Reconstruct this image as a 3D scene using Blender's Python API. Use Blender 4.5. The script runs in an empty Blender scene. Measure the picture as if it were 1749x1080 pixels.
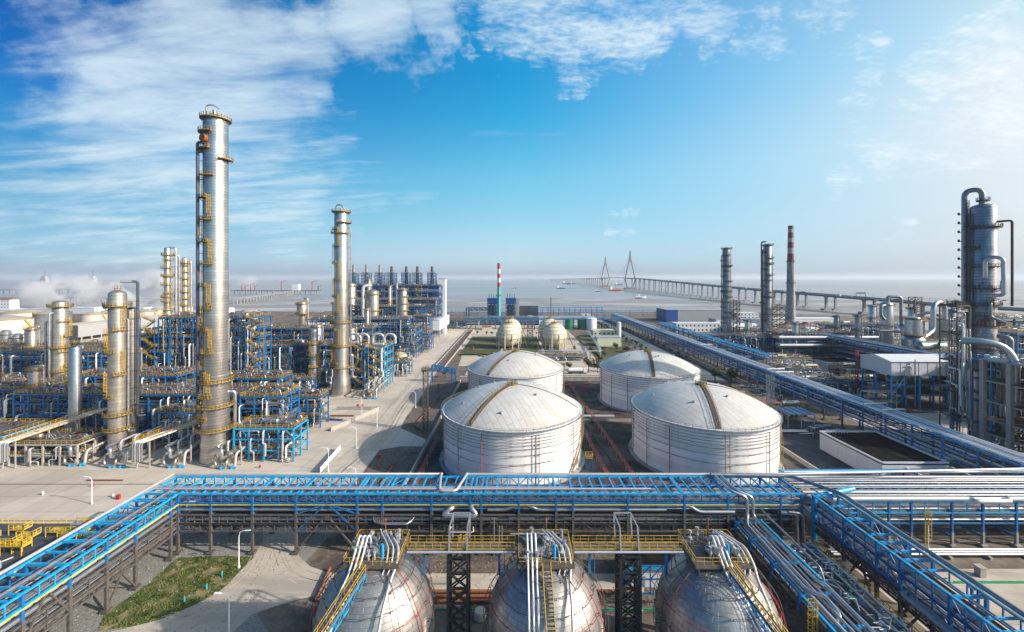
import bpy, math, random
from mathutils import Vector, Matrix
R = random.Random(7)
PI = math.pi
SC = bpy.context.scene
COL = SC.collection
F, CX, HY, HC = 700.0, 880.0, 475.0, 60.0

def gp(px, py, z=0.0):
    """ground-survey helper: the spot at height z seen at a given spot of the survey photo"""
    Y = (HC - z) * F / (py - HY)
    return Vector(((px - CX) / F * Y, Y, z))

def pz(px, py, Y):
    return Vector(((px - CX) / F * Y, Y, HC - (py - HY) * Y / F))

# ---------------------------------------------------------------- mesh builder
class MB:
    def __init__(s):
        s.v = []; s.f = []; s.sm = []; s.uv = None
    def quad_strip(s, rings, closed=True, smooth=True):
        b = len(s.v); n = len(rings[0])
        for r in rings: s.v.extend(r)
        m = n if closed else n - 1
        for i in range(len(rings) - 1):
            for j in range(m):
                k = (j + 1) % n
                s.f.append((b + i*n + j, b + i*n + k, b + (i+1)*n + k, b + (i+1)*n + j)); s.sm.append(smooth)
    def cap(s, ring, flip=False):
        b = len(s.v); s.v.extend(ring)
        idx = list(range(b, b + len(ring)))
        if flip: idx.reverse()
        s.f.append(tuple(idx)); s.sm.append(False)
    def box(s, c, d, rz=0.0):
        cx, cy, cz = c; hx, hy, hz = d[0]/2, d[1]/2, d[2]/2
        co, si = math.cos(rz), math.sin(rz); b = len(s.v)
        for sz in (-1, 1):
            for sx, sy in ((-1,-1),(1,-1),(1,1),(-1,1)):
                x, y = sx*hx, sy*hy
                s.v.append((cx + x*co - y*si, cy + x*si + y*co, cz + sz*hz))
        for q in ((3,2,1,0),(4,5,6,7),(0,1,5,4),(1,2,6,5),(2,3,7,6),(3,0,4,7)):
            s.f.append(tuple(b+i for i in q)); s.sm.append(False)
        return s
    def bb(s, x0, x1, y0, y1, z0, z1):
        return s.box(((x0+x1)/2, (y0+y1)/2, (z0+z1)/2), (x1-x0, y1-y0, z1-z0))
    def bar(s, p, q, w, h=None):
        """square bar from p to q"""
        h = h or w
        p = Vector(p); q = Vector(q); d = q - p
        if d.length < 1e-6: return s
        d.normalize()
        up = Vector((0,0,1)) if abs(d.z) < .95 else Vector((0,1,0))
        a = d.cross(up).normalized(); u = a.cross(d).normalized()
        a = a*(w/2); u = u*(h/2); b = len(s.v)
        for e in (p, q):
            for v in (-a-u, a-u, a+u, -a+u): s.v.append(tuple(e+v))
        for k in ((0,1,2,3),(7,6,5,4),(1,0,4,5),(2,1,5,6),(3,2,6,7),(0,3,7,4)):
            s.f.append(tuple(b+i for i in k)); s.sm.append(False)
        return s
    def tube(s, path, r, n=8, bend=0.0, caps=True, segs=4):
        P = [Vector(p) for p in path]
        if bend > 0 and len(P) > 2:
            Q = [P[0]]
            for i in range(1, len(P)-1):
                a, b_, c = P[i-1], P[i], P[i+1]
                d1 = a-b_; d2 = c-b_; l1 = d1.length; l2 = d2.length
                if l1 < 1e-6 or l2 < 1e-6: continue
                d1 /= l1; d2 /= l2
                bd = min(bend, l1*.49, l2*.49)
                p0 = b_ + d1*bd; p1 = b_ + d2*bd
                for t in range(segs+1):
                    t /= segs
                    Q.append(p0*(1-t)**2 + b_*(2*t*(1-t)) + p1*t*t)
            Q.append(P[-1]); P = Q
        rings = []; prev = None
        for i, p in enumerate(P):
            if i == 0: d = P[1]-P[0]
            elif i == len(P)-1: d = P[-1]-P[-2]
            else: d = (P[i+1]-P[i]).normalized() + (P[i]-P[i-1]).normalized()
            if d.length < 1e-9: d = Vector((0,0,1))
            d.normalize()
            if prev is None:
                up = Vector((0,0,1)) if abs(d.z) < .9 else Vector((1,0,0))
                a = d.cross(up).normalized()
            else:
                a = (prev - d*prev.dot(d))
                a = a.normalized() if a.length > 1e-6 else d.orthogonal().normalized()
            prev = a; u = d.cross(a)
            rr = r[i] if isinstance(r, (list, tuple)) else r
            rings.append([tuple(p + (a*math.cos(2*PI*k/n) + u*math.sin(2*PI*k/n))*rr) for k in range(n)])
        s.quad_strip(rings)
        if caps:
            s.cap(rings[0], True); s.cap(rings[-1])
        return s
    def lathe(s, prof, c=(0,0,0), n=24, a0=0.0, a1=2*PI, sharp=30):
        """prof: list of (r,z) from bottom to top"""
        full = abs(a1-a0-2*PI) < 1e-6
        m = n if full else n+1
        def ring(r, z): return [(c[0]+r*math.cos(a0+(a1-a0)*k/n), c[1]+r*math.sin(a0+(a1-a0)*k/n), c[2]+z) for k in range(m)]
        runs = [[prof[0]]]
        for i in range(1, len(prof)):
            runs[-1].append(prof[i])
            if i < len(prof)-1:
                a = Vector((prof[i][0]-prof[i-1][0], prof[i][1]-prof[i-1][1])); b_ = Vector((prof[i+1][0]-prof[i][0], prof[i+1][1]-prof[i][1]))
                if a.length > 1e-9 and b_.length > 1e-9 and math.degrees(a.angle(b_)) > sharp: runs.append([prof[i]])
        for rn in runs:
            if len(rn) > 1: s.quad_strip([ring(r, z) for r, z in rn], closed=full)
        return s
    def cyl(s, c, r, h, n=16, r2=None):
        r2 = r if r2 is None else r2
        s.lathe([(0.001, 0), (r, 0), (r2, h), (0.001, h)], c, n); return s
    def hdrum(s, c, r, L, axis='x', n=14):
        """horizontal drum with dished ends, centre c"""
        prof = [(0.01,-L/2-r*.45),(r*.55,-L/2-r*.36),(r*.88,-L/2-r*.16),(r,-L/2),(r,L/2),(r*.88,L/2+r*.16),(r*.55,L/2+r*.36),(0.01,L/2+r*.45)]
        t = MB(); t.lathe(prof, (0,0,0), n)
        for v in t.v:
            x, y, z = v
            s.v.append((c[0]+z, c[1]+x, c[2]+y) if axis == 'x' else (c[0]+x, c[1]+z, c[2]+y))
        b = len(s.v)-len(t.v)
        for f, k in zip(t.f, t.sm):
            s.f.append(tuple(b+i for i in (f if axis == 'x' else f[::-1]))); s.sm.append(k)
        return s
    def poly(s, pts, z):
        s.cap([(p[0], p[1], z) for p in pts]); return s
    def build(s, name, mat, parent=None, loc=(0,0,0), mats=None):
        me = bpy.data.meshes.new(name)
        o = parent
        off = Vector(loc)
        if parent is not None:
            off = Vector((0,0,0))
            while o is not None:
                off += o.location; o = o.parent
        me.from_pydata([(a-off.x, b-off.y, c-off.z) for a, b, c in s.v], [], s.f)
        me.polygons.foreach_set('use_smooth', s.sm)
        if s.uv:
            L = me.uv_layers.new(name='UVMap'); flat = []
            for u in s.uv: flat.extend(u)
            L.data.foreach_set('uv', flat)
        me.materials.append(mat)
        me.update()
        ob = bpy.data.objects.new(name, me); COL.objects.link(ob)
        if parent is not None: ob.parent = parent
        else: ob.location = loc
        return ob

def tag(o, label, cat, group=None, kind=None):
    if label: o['label'] = label
    if cat: o['category'] = cat
    if group: o['group'] = group
    if kind: o['kind'] = kind
    return o
def thing(name, label, cat, loc=(0,0,0), group=None):
    o = bpy.data.objects.new(name, None); COL.objects.link(o)
    o.empty_display_size = .5
    o.location = loc
    return tag(o, label, cat, group)
def struct(name, mb, mat, loc=(0,0,0), label=None):
    o = mb.build(name, mat, None, loc); o['kind'] = 'structure'
    if label: o['label'] = label
    return o
def kids(o): return [c for c in bpy.data.objects if c.parent == o]
class Proto:
    """a thing that can be repeated, with its parts and sub-parts"""
    def __init__(s, root):
        s.root = root; s.used = False
        s.tree = [(c, kids(c)) for c in kids(root)]
    def place(s, loc, rz=0.0, label=None, sc=None, group=None):
        if not s.used:
            r = s.root; s.used = True
        else:
            r = s.root.copy(); COL.objects.link(r)
            for c, gs in s.tree:
                d = c.copy(); COL.objects.link(d); d.parent = r
                for g in gs:
                    e = g.copy(); COL.objects.link(e); e.parent = d
        r.location = loc; r.rotation_euler = (0,0,rz)
        if sc: r.scale = sc if isinstance(sc, (tuple, list)) else (sc,sc,sc)
        if label: r['label'] = label
        if group: r['group'] = group
        return r

# ---------------------------------------------------------------- materials
def nd(nt, t, **k):
    n = nt.nodes.new(t)
    for a, b in k.items(): setattr(n, a, b)
    return n
def make_mat(name, col, rough=.5, metal=0.0, var=.15, scale=1.5, bump=0.0, bands=0.0, band_w=.04, streak=0.0, bandcol=.55, dirt=None, dirt_amt=0.0, dirt_scale=.3, spec=.5, coord='Object'):
    m = bpy.data.materials.new(name); m.use_nodes = True; nt = m.node_tree
    b = nt.nodes['Principled BSDF']; L = nt.links.new
    b.inputs['Roughness'].default_value = rough; b.inputs['Metallic'].default_value = metal
    b.inputs['Specular IOR Level'].default_value = spec
    tc = nd(nt, 'ShaderNodeTexCoord')
    ns = nd(nt, 'ShaderNodeTexNoise'); ns.inputs['Scale'].default_value = scale; ns.inputs['Detail'].default_value = 5
    L(tc.outputs[coord], ns.inputs['Vector'])
    mr = nd(nt, 'ShaderNodeMapRange'); mr.inputs[1].default_value = .3; mr.inputs[2].default_value = .7
    mr.inputs[3].default_value = 1-var; mr.inputs[4].default_value = 1+var
    L(ns.outputs['Fac'], mr.inputs[0])
    mx = nd(nt, 'ShaderNodeVectorMath', operation='SCALE'); mx.inputs[0].default_value = col
    L(mr.outputs[0], mx.inputs['Scale']); out = mx.outputs[0]
    if bands > 0:   # cladding seams every `bands` metres of height
        sp = nd(nt, 'ShaderNodeSeparateXYZ'); L(tc.outputs[coord], sp.inputs[0])
        mo = nd(nt, 'ShaderNodeMath', operation='FLOORED_MODULO'); mo.inputs[1].default_value = bands; L(sp.outputs['Z'], mo.inputs[0])
        lt = nd(nt, 'ShaderNodeMath', operation='LESS_THAN'); lt.inputs[1].default_value = band_w; L(mo.outputs[0], lt.inputs[0])
        # each course its own tone
        fl = nd(nt, 'ShaderNodeMath', operation='DIVIDE'); fl.inputs[1].default_value = bands; L(sp.outputs['Z'], fl.inputs[0])
        f2 = nd(nt, 'ShaderNodeMath', operation='FLOOR'); L(fl.outputs[0], f2.inputs[0])
        wn = nd(nt, 'ShaderNodeTexWhiteNoise', noise_dimensions='1D'); L(f2.outputs[0], wn.inputs['W'])
        m2 = nd(nt, 'ShaderNodeMapRange'); m2.inputs[3].default_value = .9; m2.inputs[4].default_value = 1.08; L(wn.outputs['Value'], m2.inputs[0])
        s2 = nd(nt, 'ShaderNodeVectorMath', operation='SCALE'); L(out, s2.inputs[0]); L(m2.outputs[0], s2.inputs['Scale'])
        mm = nd(nt, 'ShaderNodeMix', data_type='RGBA'); L(lt.outputs[0], mm.inputs[0]); L(s2.outputs[0], mm.inputs[6])
        s3 = nd(nt, 'ShaderNodeVectorMath', operation='SCALE'); L(out, s3.inputs[0]); s3.inputs['Scale'].default_value = bandcol; L(s3.outputs[0], mm.inputs[7])
        out = mm.outputs[2]
    if dirt is not None:
        n2 = nd(nt, 'ShaderNodeTexNoise'); n2.inputs['Scale'].default_value = dirt_scale; n2.inputs['Detail'].default_value = 8; n2.inputs['Roughness'].default_value = .7
        if streak:
            mp = nd(nt, 'ShaderNodeMapping'); mp.inputs['Scale'].default_value = (streak, streak, 1); L(tc.outputs[coord], mp.inputs[0]); L(mp.outputs[0], n2.inputs['Vector'])
        else: L(tc.outputs[coord], n2.inputs['Vector'])
        r2 = nd(nt, 'ShaderNodeMapRange'); r2.inputs[1].default_value = .5; r2.inputs[2].default_value = .72; r2.inputs[3].default_value = 0; r2.inputs[4].default_value = dirt_amt
        L(n2.outputs['Fac'], r2.inputs[0])
        mm = nd(nt, 'ShaderNodeMix', data_type='RGBA'); L(r2.outputs[0], mm.inputs[0]); L(out, mm.inputs[6]); mm.inputs[7].default_value = (*dirt, 1)
        out = mm.outputs[2]
    L(out, b.inputs['Base Color'])
    if bump:
        bp = nd(nt, 'ShaderNodeBump'); bp.inputs['Strength'].default_value = bump; bp.inputs['Distance'].default_value = .1
        L(ns.outputs['Fac'], bp.inputs['Height']); L(bp.outputs[0], b.inputs['Normal'])
    return m

RUST = (.16,.06,.025)
M = {}
M['blue'] = make_mat('blue paint', (.008,.13,.36), .42, var=.25, dirt=(.05,.05,.06), dirt_amt=.75, dirt_scale=.9)
M['sky_blue'] = make_mat('light blue paint', (.015,.31,.6), .4, var=.18, dirt=(.03,.14,.3), dirt_amt=.5, dirt_scale=.6)
M['deep_blue'] = make_mat('deep blue paint', (.008,.06,.25), .45, var=.25)
M['steel_dark'] = make_mat('dark fireproofed steel', (.085,.078,.075), .7, var=.3, dirt=RUST, dirt_amt=.5, dirt_scale=.7)
M['black_steel'] = make_mat('near black steel', (.018,.022,.028), .5, var=.3)
M['yellow'] = make_mat('safety yellow paint', (.52,.33,.035), .5, var=.25, dirt=(.2,.11,.03), dirt_amt=.7, dirt_scale=1.2)
M['bright_yellow'] = make_mat('bright yellow paint', (.62,.41,.04), .45, var=.15)
M['red'] = make_mat('red paint', (.38,.025,.02), .45, var=.2)
M['band_red'] = make_mat('dusty red band', (.22,.045,.06), .7, var=.2)
M['band_grey'] = make_mat('dusty grey band', (.36,.37,.39), .7, var=.2)
M['slate_pipe'] = make_mat('slate blue pipe', (.05,.07,.12), .45, metal=.3)
M['pink_red'] = make_mat('faded red paint', (.36,.08,.07), .6, var=.25)
M['rust'] = make_mat('rusty steel', (.22,.08,.035), .8, var=.35, scale=3)
M['white'] = make_mat('white paint', (.74,.75,.77), .4, var=.05, dirt=(.5,.46,.4), dirt_amt=.4, dirt_scale=.3)
M['pipe'] = make_mat('aluminium pipe jacket', (.47,.48,.51), .32, metal=.8, var=.12, scale=.7, dirt=(.35,.33,.3), dirt_amt=.4, dirt_scale=1.0)
M['pipe_white'] = make_mat('pale pipe jacket', (.5,.5,.52), .4, metal=.4, var=.08, scale=.5, dirt=(.45,.42,.38), dirt_amt=.4, dirt_scale=.8)
M['pipe_grey'] = make_mat('grey pipe jacket', (.26,.28,.31), .42, metal=.6, var=.2, scale=.8, dirt=(.15,.12,.1), dirt_amt=.5, dirt_scale=1.0)
M['pipe_dark'] = make_mat('dark pipe', (.06,.065,.08), .5, metal=.4, var=.3)
M['clad'] = make_mat('column cladding', (.5,.475,.445), .3, metal=.85, var=.12, scale=.25, bands=.95, band_w=.09, bandcol=.4, dirt=(.34,.26,.18), dirt_amt=.5, streak=3.0, dirt_scale=.22)
M['clad_warm'] = make_mat('weathered column cladding', (.42,.385,.34), .38, metal=.7, var=.16, scale=.3, bands=1.2, band_w=.1, bandcol=.45, dirt=(.3,.22,.15), dirt_amt=.6, streak=3.0, dirt_scale=.3)
M['clad_dark'] = make_mat('grey column cladding', (.3,.31,.34), .38, metal=.65, var=.18, scale=.3, bands=1.1, band_w=.12, bandcol=.4, dirt=(.14,.12,.12), dirt_amt=.6, streak=3.0, dirt_scale=.25)
M['concrete'] = make_mat('concrete', (.36,.33,.3), .85, var=.15, scale=.5, dirt=(.2,.18,.16), dirt_amt=.5, dirt_scale=.25)
M['concrete_grey'] = make_mat('grey concrete', (.3,.29,.28), .85, var=.2, scale=.4, bands=2.4, band_w=.12, bandcol=.7, dirt=(.12,.11,.1), dirt_amt=.5, dirt_scale=.3)
M['grating'] = make_mat('steel grating', (.1,.085,.07), .7, var=.3, scale=4, dirt=(.2,.12,.05), dirt_amt=.5, dirt_scale=1)
M['grey_metal'] = make_mat('grey metal', (.32,.33,.35), .45, metal=.4, var=.2)
M['wall_white'] = make_mat('white wall sheeting', (.6,.62,.66), .5, var=.06, dirt=(.45,.42,.4), dirt_amt=.4, streak=4, dirt_scale=.2)
M['wall_grey'] = make_mat('grey wall sheeting', (.3,.31,.33), .55, var=.1)
M['wall_cream'] = make_mat('cream wall', (.52,.47,.37), .7, var=.1)
M['wall_green'] = make_mat('pale green wall', (.55,.6,.42), .7, var=.1)
M['roof_dark'] = make_mat('dark bitumen roof', (.012,.0105,.011), .95, spec=.05, var=.5, scale=.5, dirt=(.06,.05,.045), dirt_amt=.6, dirt_scale=.15)
M['roof_brown'] = make_mat('brown red roof', (.2,.09,.07), .7, var=.2)
M['ship_white'] = make_mat('ship grey white paint', (.3,.3,.31), .6, var=.15)
M['glass'] = make_mat('window glass', (.03,.04,.05), .15, var=.2)
M['green_tank'] = make_mat('green paint', (.02,.2,.11), .5, var=.1, bands=2.0, band_w=.12)
M['teal'] = make_mat('teal paint', (.03,.42,.46), .5, var=.1)
M['soot'] = make_mat('dark furnace steel', (.07,.08,.1), .6, metal=.3, var=.3)
M['yellow_pipe'] = make_mat('yellow gas pipe', (.6,.5,.06), .5, var=.1)
M['green_net'] = make_mat('green netting', (.02,.25,.13), .8, var=.3, scale=3)

# ---------------------------------------------------------------- common pieces
def railing(mb, path, h=1.1, gap=2.0, t=.07, toe=True, closed=False):
    P = [Vector(p) for p in path]
    if closed: P.append(P[0])
    for a, b in zip(P, P[1:]):
        L = (b-a).length
        if L < .01: continue
        for k in ((h, t), (h*.52, t*.85)): mb.bar(a+Vector((0,0,k[0])), b+Vector((0,0,k[0])), k[1])
        if toe: mb.bar(a+Vector((0,0,.09)), b+Vector((0,0,.09)), .03, .16)
        n = max(1, int(round(L/gap)))
        for i in range(n+1):
            p = a + (b-a)*(i/n); mb.bar(p, p+Vector((0,0,h)), t)
def ladder(mb, x, y, z0, z1, ang, w=.6, t=.07, cage=True, cd=.75):
    """ang: the way the climber's back faces"""
    o = Vector((math.cos(ang), math.sin(ang), 0)); s = Vector((-o.y, o.x, 0)); p = Vector((x, y, 0))
    for k in (-1, 1): mb.bar(p+s*(k*w/2)+Vector((0,0,z0)), p+s*(k*w/2)+Vector((0,0,z1+1)), t)
    z = z0+.3
    while z < z1+.9:
        mb.bar(p-s*w/2+Vector((0,0,z)), p+s*w/2+Vector((0,0,z)), .05); z += .6
    if cage:
        pts = [(-.5, .05), (-.55, .45), (-.25, cd), (.25, cd), (.55, .45), (.5, .05)]
        pts = [p + s*(a*w/.6*.9) + o*b for a, b in pts]
        z = z0+2.2
        while z < z1+1.05:
            for a, b in zip(pts, pts[1:]): mb.bar(a+Vector((0,0,z)), b+Vector((0,0,z)), .07)
            z += 1.1
        for q in pts[1:5]: mb.bar(q+Vector((0,0,z0+2.2)), q+Vector((0,0,z1+1)), .06)
def stair(mbs, mbr, p, q, w=.9, rail=True, str_h=.28):
    """straight stair flight p (low) to q (high); mbs stringers+treads, mbr handrails"""
    p = Vector(p); q = Vector(q); d = q-p; hd = Vector((d.x, d.y, 0)).normalized(); s = Vector((-hd.y, hd.x, 0))
    for k in (-1, 1): mbs.bar(p+s*k*w/2, q+s*k*w/2, .08, str_h)
    n = max(2, int(abs(d.z)/.3))
    for i in range(1, n): 
        c = p+d*(i/n); mbs.bar(c-s*w/2, c+s*w/2, .24, .05)
    if rail:
        for k in (-1, 1):
            a = p+s*k*w/2; b = q+s*k*w/2
            for h in (1.05, .55): mbr.bar(a+Vector((0,0,h)), b+Vector((0,0,h)), .07)
            m = max(1, int(d.length/1.5))
            for i in range(m+1):
                c = a+(b-a)*(i/m); mbr.bar(c, c+Vector((0,0,1.05)), .07)
def truss(mb, a, b, h, n, w=.14, diag=True, cw=None):
    """flat truss between a and b (bottom chord), height h upward"""
    a = Vector(a); b = Vector(b); up = Vector((0,0,h)); cw = cw or w*1.4
    mb.bar(a, b, cw); mb.bar(a+up, b+up, cw)
    for i in range(n+1):
        p = a+(b-a)*(i/n); mb.bar(p, p+up, w)
        if diag and i < n:
            q = a+(b-a)*((i+1)/n)
            if i % 2: mb.bar(p+up, q, w*.8)
            else: mb.bar(p, q+up, w*.8)
def va(cx, cy, deg): return math.atan2(-cy, -cx) + math.radians(deg)

def platform(parent, cx, cy, z, ri, ro, a0, a1, pm=None, rm=None, gap=1.6, closed_ends=True):
    """a ring-sector platform with its railing round a vertical vessel; angles in radians"""
    n = max(5, int(abs(a1-a0)*ro/1.0))
    full = abs(a1-a0) > 6.2
    if full: a1 = a0+2*PI
    mb = MB(); mb.lathe([(ri+.02, -.12), (ro, -.12), (ro, .08), (ri+.02, .08)], (cx, cy, z), n, a0, a1)
    for i in range(0, n+1, 2):        # brackets
        a = a0+(a1-a0)*i/n
        mb.bar((cx+ri*math.cos(a), cy+ri*math.sin(a), z-1.0), (cx+ro*math.cos(a), cy+ro*math.sin(a), z-.1), .1)
    d = mb.build('platform', pm or M['grating'], parent)
    rl = MB(); pts = [(cx+(ro-.05)*math.cos(a0+(a1-a0)*i/n), cy+(ro-.05)*math.sin(a0+(a1-a0)*i/n), z+.08) for i in range(n+1)]
    if not full: pts = [(cx+(ri+.1)*math.cos(a0), cy+(ri+.1)*math.sin(a0), z+.08)] + pts + [(cx+(ri+.1)*math.cos(a1), cy+(ri+.1)*math.sin(a1), z+.08)]
    railing(rl, pts, gap=gap, t=.085)
    rl.build('railing', rm or M['yellow'], d)
    return d

def column(name, label, x, y, prof, plats=(), ladders=(), risers=(), shell='clad', group=None, rail=None, cat='column', skirt=None, nseg=32, top_pipe=None):
    """prof (r,z) list; plats (z, deg0, deg1, width); ladders (deg, z0, z1); risers (deg, gap, r, z0, z1, mat)"""
    t = thing(name, label, cat, (x, y, 0), group)
    rz = lambda z: max([r for (r, zz) in prof if True and abs(zz-z) == min(abs(q[1]-z) for q in prof)])
    def rad(z):
        for (r0, z0), (r1, z1) in zip(prof, prof[1:]):
            if z0 <= z <= z1 and z1 > z0: return r0+(r1-r0)*(z-z0)/(z1-z0)
        return prof[-2][0]
    mb = MB(); mb.lathe(prof, (x, y, 0), nseg); mb.build('shell', M[shell], t)
    R_ = max(p[0] for p in prof)
    fl = MB()
    for r, z in prof[1:-4]: pass
    fl.lathe([(R_*1.0, 0), (R_*1.12, 0), (R_*1.12, .5), (R_*1.0, .5)], (x, y, 0), nseg); fl.build('base_ring', M['concrete'], t)
    for (z, d0, d1, w) in plats:
        r = rad(z-.5); platform(t, x, y, z, r, r+w, va(x, y, d0), va(x, y, d1), rm=M[rail] if rail else None)
    for (dg, z0, z1) in ladders:
        r = rad((z0+z1)/2)+.25; a = va(x, y, dg); lm = MB()
        ladder(lm, x+r*math.cos(a), y+r*math.sin(a), z0, z1, a, w=.7, t=.09); lm.build('ladder', M[rail] if rail else M['yellow'], t)
    for (dg, g, pr, z0, z1, mt) in risers:
        a = va(x, y, dg); rr = rad(min(z1, prof[-1][1]-.1))
        rb = max(rad(z0+.1), rr)+g
        px_, py_ = x+rb*math.cos(a), y+rb*math.sin(a); pm = MB()
        ri = rr*.8
        pm.tube([(x+ri*math.cos(a), y+ri*math.sin(a), z1), (px_, py_, z1), (px_, py_, z0), (px_+math.cos(a)*2, py_+math.sin(a)*2, z0)], pr, 10, bend=pr*2.2)
        pm.build('riser_pipe', M[mt], t)
        cl = MB(); z = z0+4
        while z < z1-3:
            cl.bar((x+rad(z)*.98*math.cos(a), y+rad(z)*.98*math.sin(a), z), (px_, py_, z), .16)
            cl.lathe([(pr, -.08), (pr+.09, -.08), (pr+.09, .08), (pr, .08)], (px_, py_, z), 10); z += 6
        if cl.v: cl.build('pipe_bracket', M['steel_dark'], t)
    return t
def dome_prof(r0, z0, z1, rt=None, h=None):
    rt = rt or r0; h = h or rt*.5
    return [(r0, z0), (rt, z1)] + [(rt*math.cos(a), z1+h*math.sin(a)) for a in (.3,.6,.9,1.2,1.45)] + [(.01, z1+h)]
# ================================================================ camera, sky, sun
cam = bpy.data.cameras.new('camera'); camo = bpy.data.objects.new('camera', cam); COL.objects.link(camo)
camo.location = (0, 0, HC); camo.rotation_euler = (math.radians(90), 0, 0)
cam.sensor_width = 36; cam.lens = F/1749*36
cam.shift_x = -(CX-874.5)/1749; cam.shift_y = -(540-HY)/1749
cam.clip_start = 1; cam.clip_end = 90000
SC.camera = camo
SUN_EL, SUN_AZ = math.radians(27), math.radians(107)     # azimuth from +Y towards +X
sl = bpy.data.lights.new('sun', 'SUN'); sl.energy = 3.8; sl.angle = math.radians(.6); sl.color = (1, .9, .77)
so = bpy.data.objects.new('sun', sl); COL.objects.link(so)
sd = Vector((math.sin(SUN_AZ)*math.cos(SUN_EL), math.cos(SUN_AZ)*math.cos(SUN_EL), math.sin(SUN_EL)))
so.rotation_euler = (-sd).to_track_quat('-Z', 'Y').to_euler(); so.location = (200, -50, 200)

w = bpy.data.worlds.new('World'); SC.world = w; w.use_nodes = True
nt = w.node_tree; L = nt.links.new; bg = nt.nodes['Background']; bg.inputs['Strength'].default_value = .066
sky = nd(nt, 'ShaderNodeTexSky', sky_type='NISHITA'); sky.sun_disc = False
sky.sun_elevation = SUN_EL; sky.sun_rotation = SUN_AZ; sky.air_density = 1.0; sky.dust_density = 1.6; sky.ozone_density = 2.6; sky.altitude = 50
tc = nd(nt, 'ShaderNodeTexCoord')
nrm = nd(nt, 'ShaderNodeVectorMath', operation='NORMALIZE'); L(tc.outputs['Generated'], nrm.inputs[0])
sep = nd(nt, 'ShaderNodeSeparateXYZ'); L(nrm.outputs[0], sep.inputs[0])
def mth(op, a, b=None, c=None, cl=False):
    n = nd(nt, 'ShaderNodeMath', operation=op); n.use_clamp = cl
    for i, v in enumerate((a, b, c)):
        if v is None: continue
        if isinstance(v, (int, float)): n.inputs[i].default_value = v
        else: L(v, n.inputs[i])
    return n.outputs[0]
def mrange(v, a, b, c=0, d=1, smooth=True):
    n = nd(nt, 'ShaderNodeMapRange'); n.interpolation_type = 'SMOOTHSTEP' if smooth else 'LINEAR'
    L(v, n.inputs[0])
    for i, x in zip((1,2,3,4), (a,b,c,d)): n.inputs[i].default_value = x
    return n.outputs[0]
zz = mth('ADD', mth('MAXIMUM', sep.outputs['Z'], 0.0), .12)
cu = mth('DIVIDE', sep.outputs['X'], zz); cv = mth('DIVIDE', sep.outputs['Y'], zz)
cm = nd(nt, 'ShaderNodeCombineXYZ'); L(cu, cm.inputs[0]); L(cv, cm.inputs[1])
def noise(vec, scale, detail=8, rough=.55, dist=0.0, mp=None):
    if mp:
        m = nd(nt, 'ShaderNodeMapping'); m.inputs['Location'].default_value = mp[0]; m.inputs['Rotation'].default_value = mp[1]; m.inputs['Scale'].default_value = mp[2]
        L(vec, m.inputs[0]); vec = m.outputs[0]
    n = nd(nt, 'ShaderNodeTexNoise'); n.inputs['Scale'].default_value = scale; n.inputs['Detail'].default_value = detail
    n.inputs['Roughness'].default_value = rough; n.inputs['Distortion'].default_value = dist
    L(vec, n.inputs['Vector']); return n.outputs['Fac']
wn_ = nd(nt, 'ShaderNodeTexNoise'); wn_.inputs['Scale'].default_value = 7.5; wn_.inputs['Detail'].default_value = 7; wn_.inputs['Roughness'].default_value = .6; L(nrm.outputs[0], wn_.inputs['Vector'])
wsub = nd(nt, 'ShaderNodeVectorMath', operation='SUBTRACT'); L(wn_.outputs['Color'], wsub.inputs[0]); wsub.inputs[1].default_value = (.5,.5,.5)
wsc = nd(nt, 'ShaderNodeVectorMath', operation='SCALE'); L(wsub.outputs[0], wsc.inputs[0]); wsc.inputs['Scale'].default_value = .26
wad = nd(nt, 'ShaderNodeVectorMath', operation='ADD'); L(nrm.outputs[0], wad.inputs[0]); L(wsc.outputs[0], wad.inputs[1])
warp = nd(nt, 'ShaderNodeVectorMath', operation='NORMALIZE'); L(wad.outputs[0], warp.inputs[0])
def lobe(px, py, rin, rout, amp=1.0):
    d = Vector((px-CX, F, HY-py)).normalized()
    n = nd(nt, 'ShaderNodeVectorMath', operation='DOT_PRODUCT'); L(warp.outputs[0], n.inputs[0]); n.inputs[1].default_value = d
    return mrange(n.outputs['Value'], math.cos(math.radians(rout)), math.cos(math.radians(rin)), 0, amp)
def mix(fac, a, b):
    n = nd(nt, 'ShaderNodeMix', data_type='RGBA')
    if isinstance(fac, (int, float)): n.inputs[0].default_value = fac
    else: L(fac, n.inputs[0])
    for i, x in ((6, a), (7, b)):
        if isinstance(x, tuple): n.inputs[i].default_value = (*x, 1)
        else: L(x, n.inputs[i])
    return n.outputs[2]
def summed(ls):
    s = ls[0]
    for l in ls[1:]: s = mth('MAXIMUM', s, l)
    return s
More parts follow.
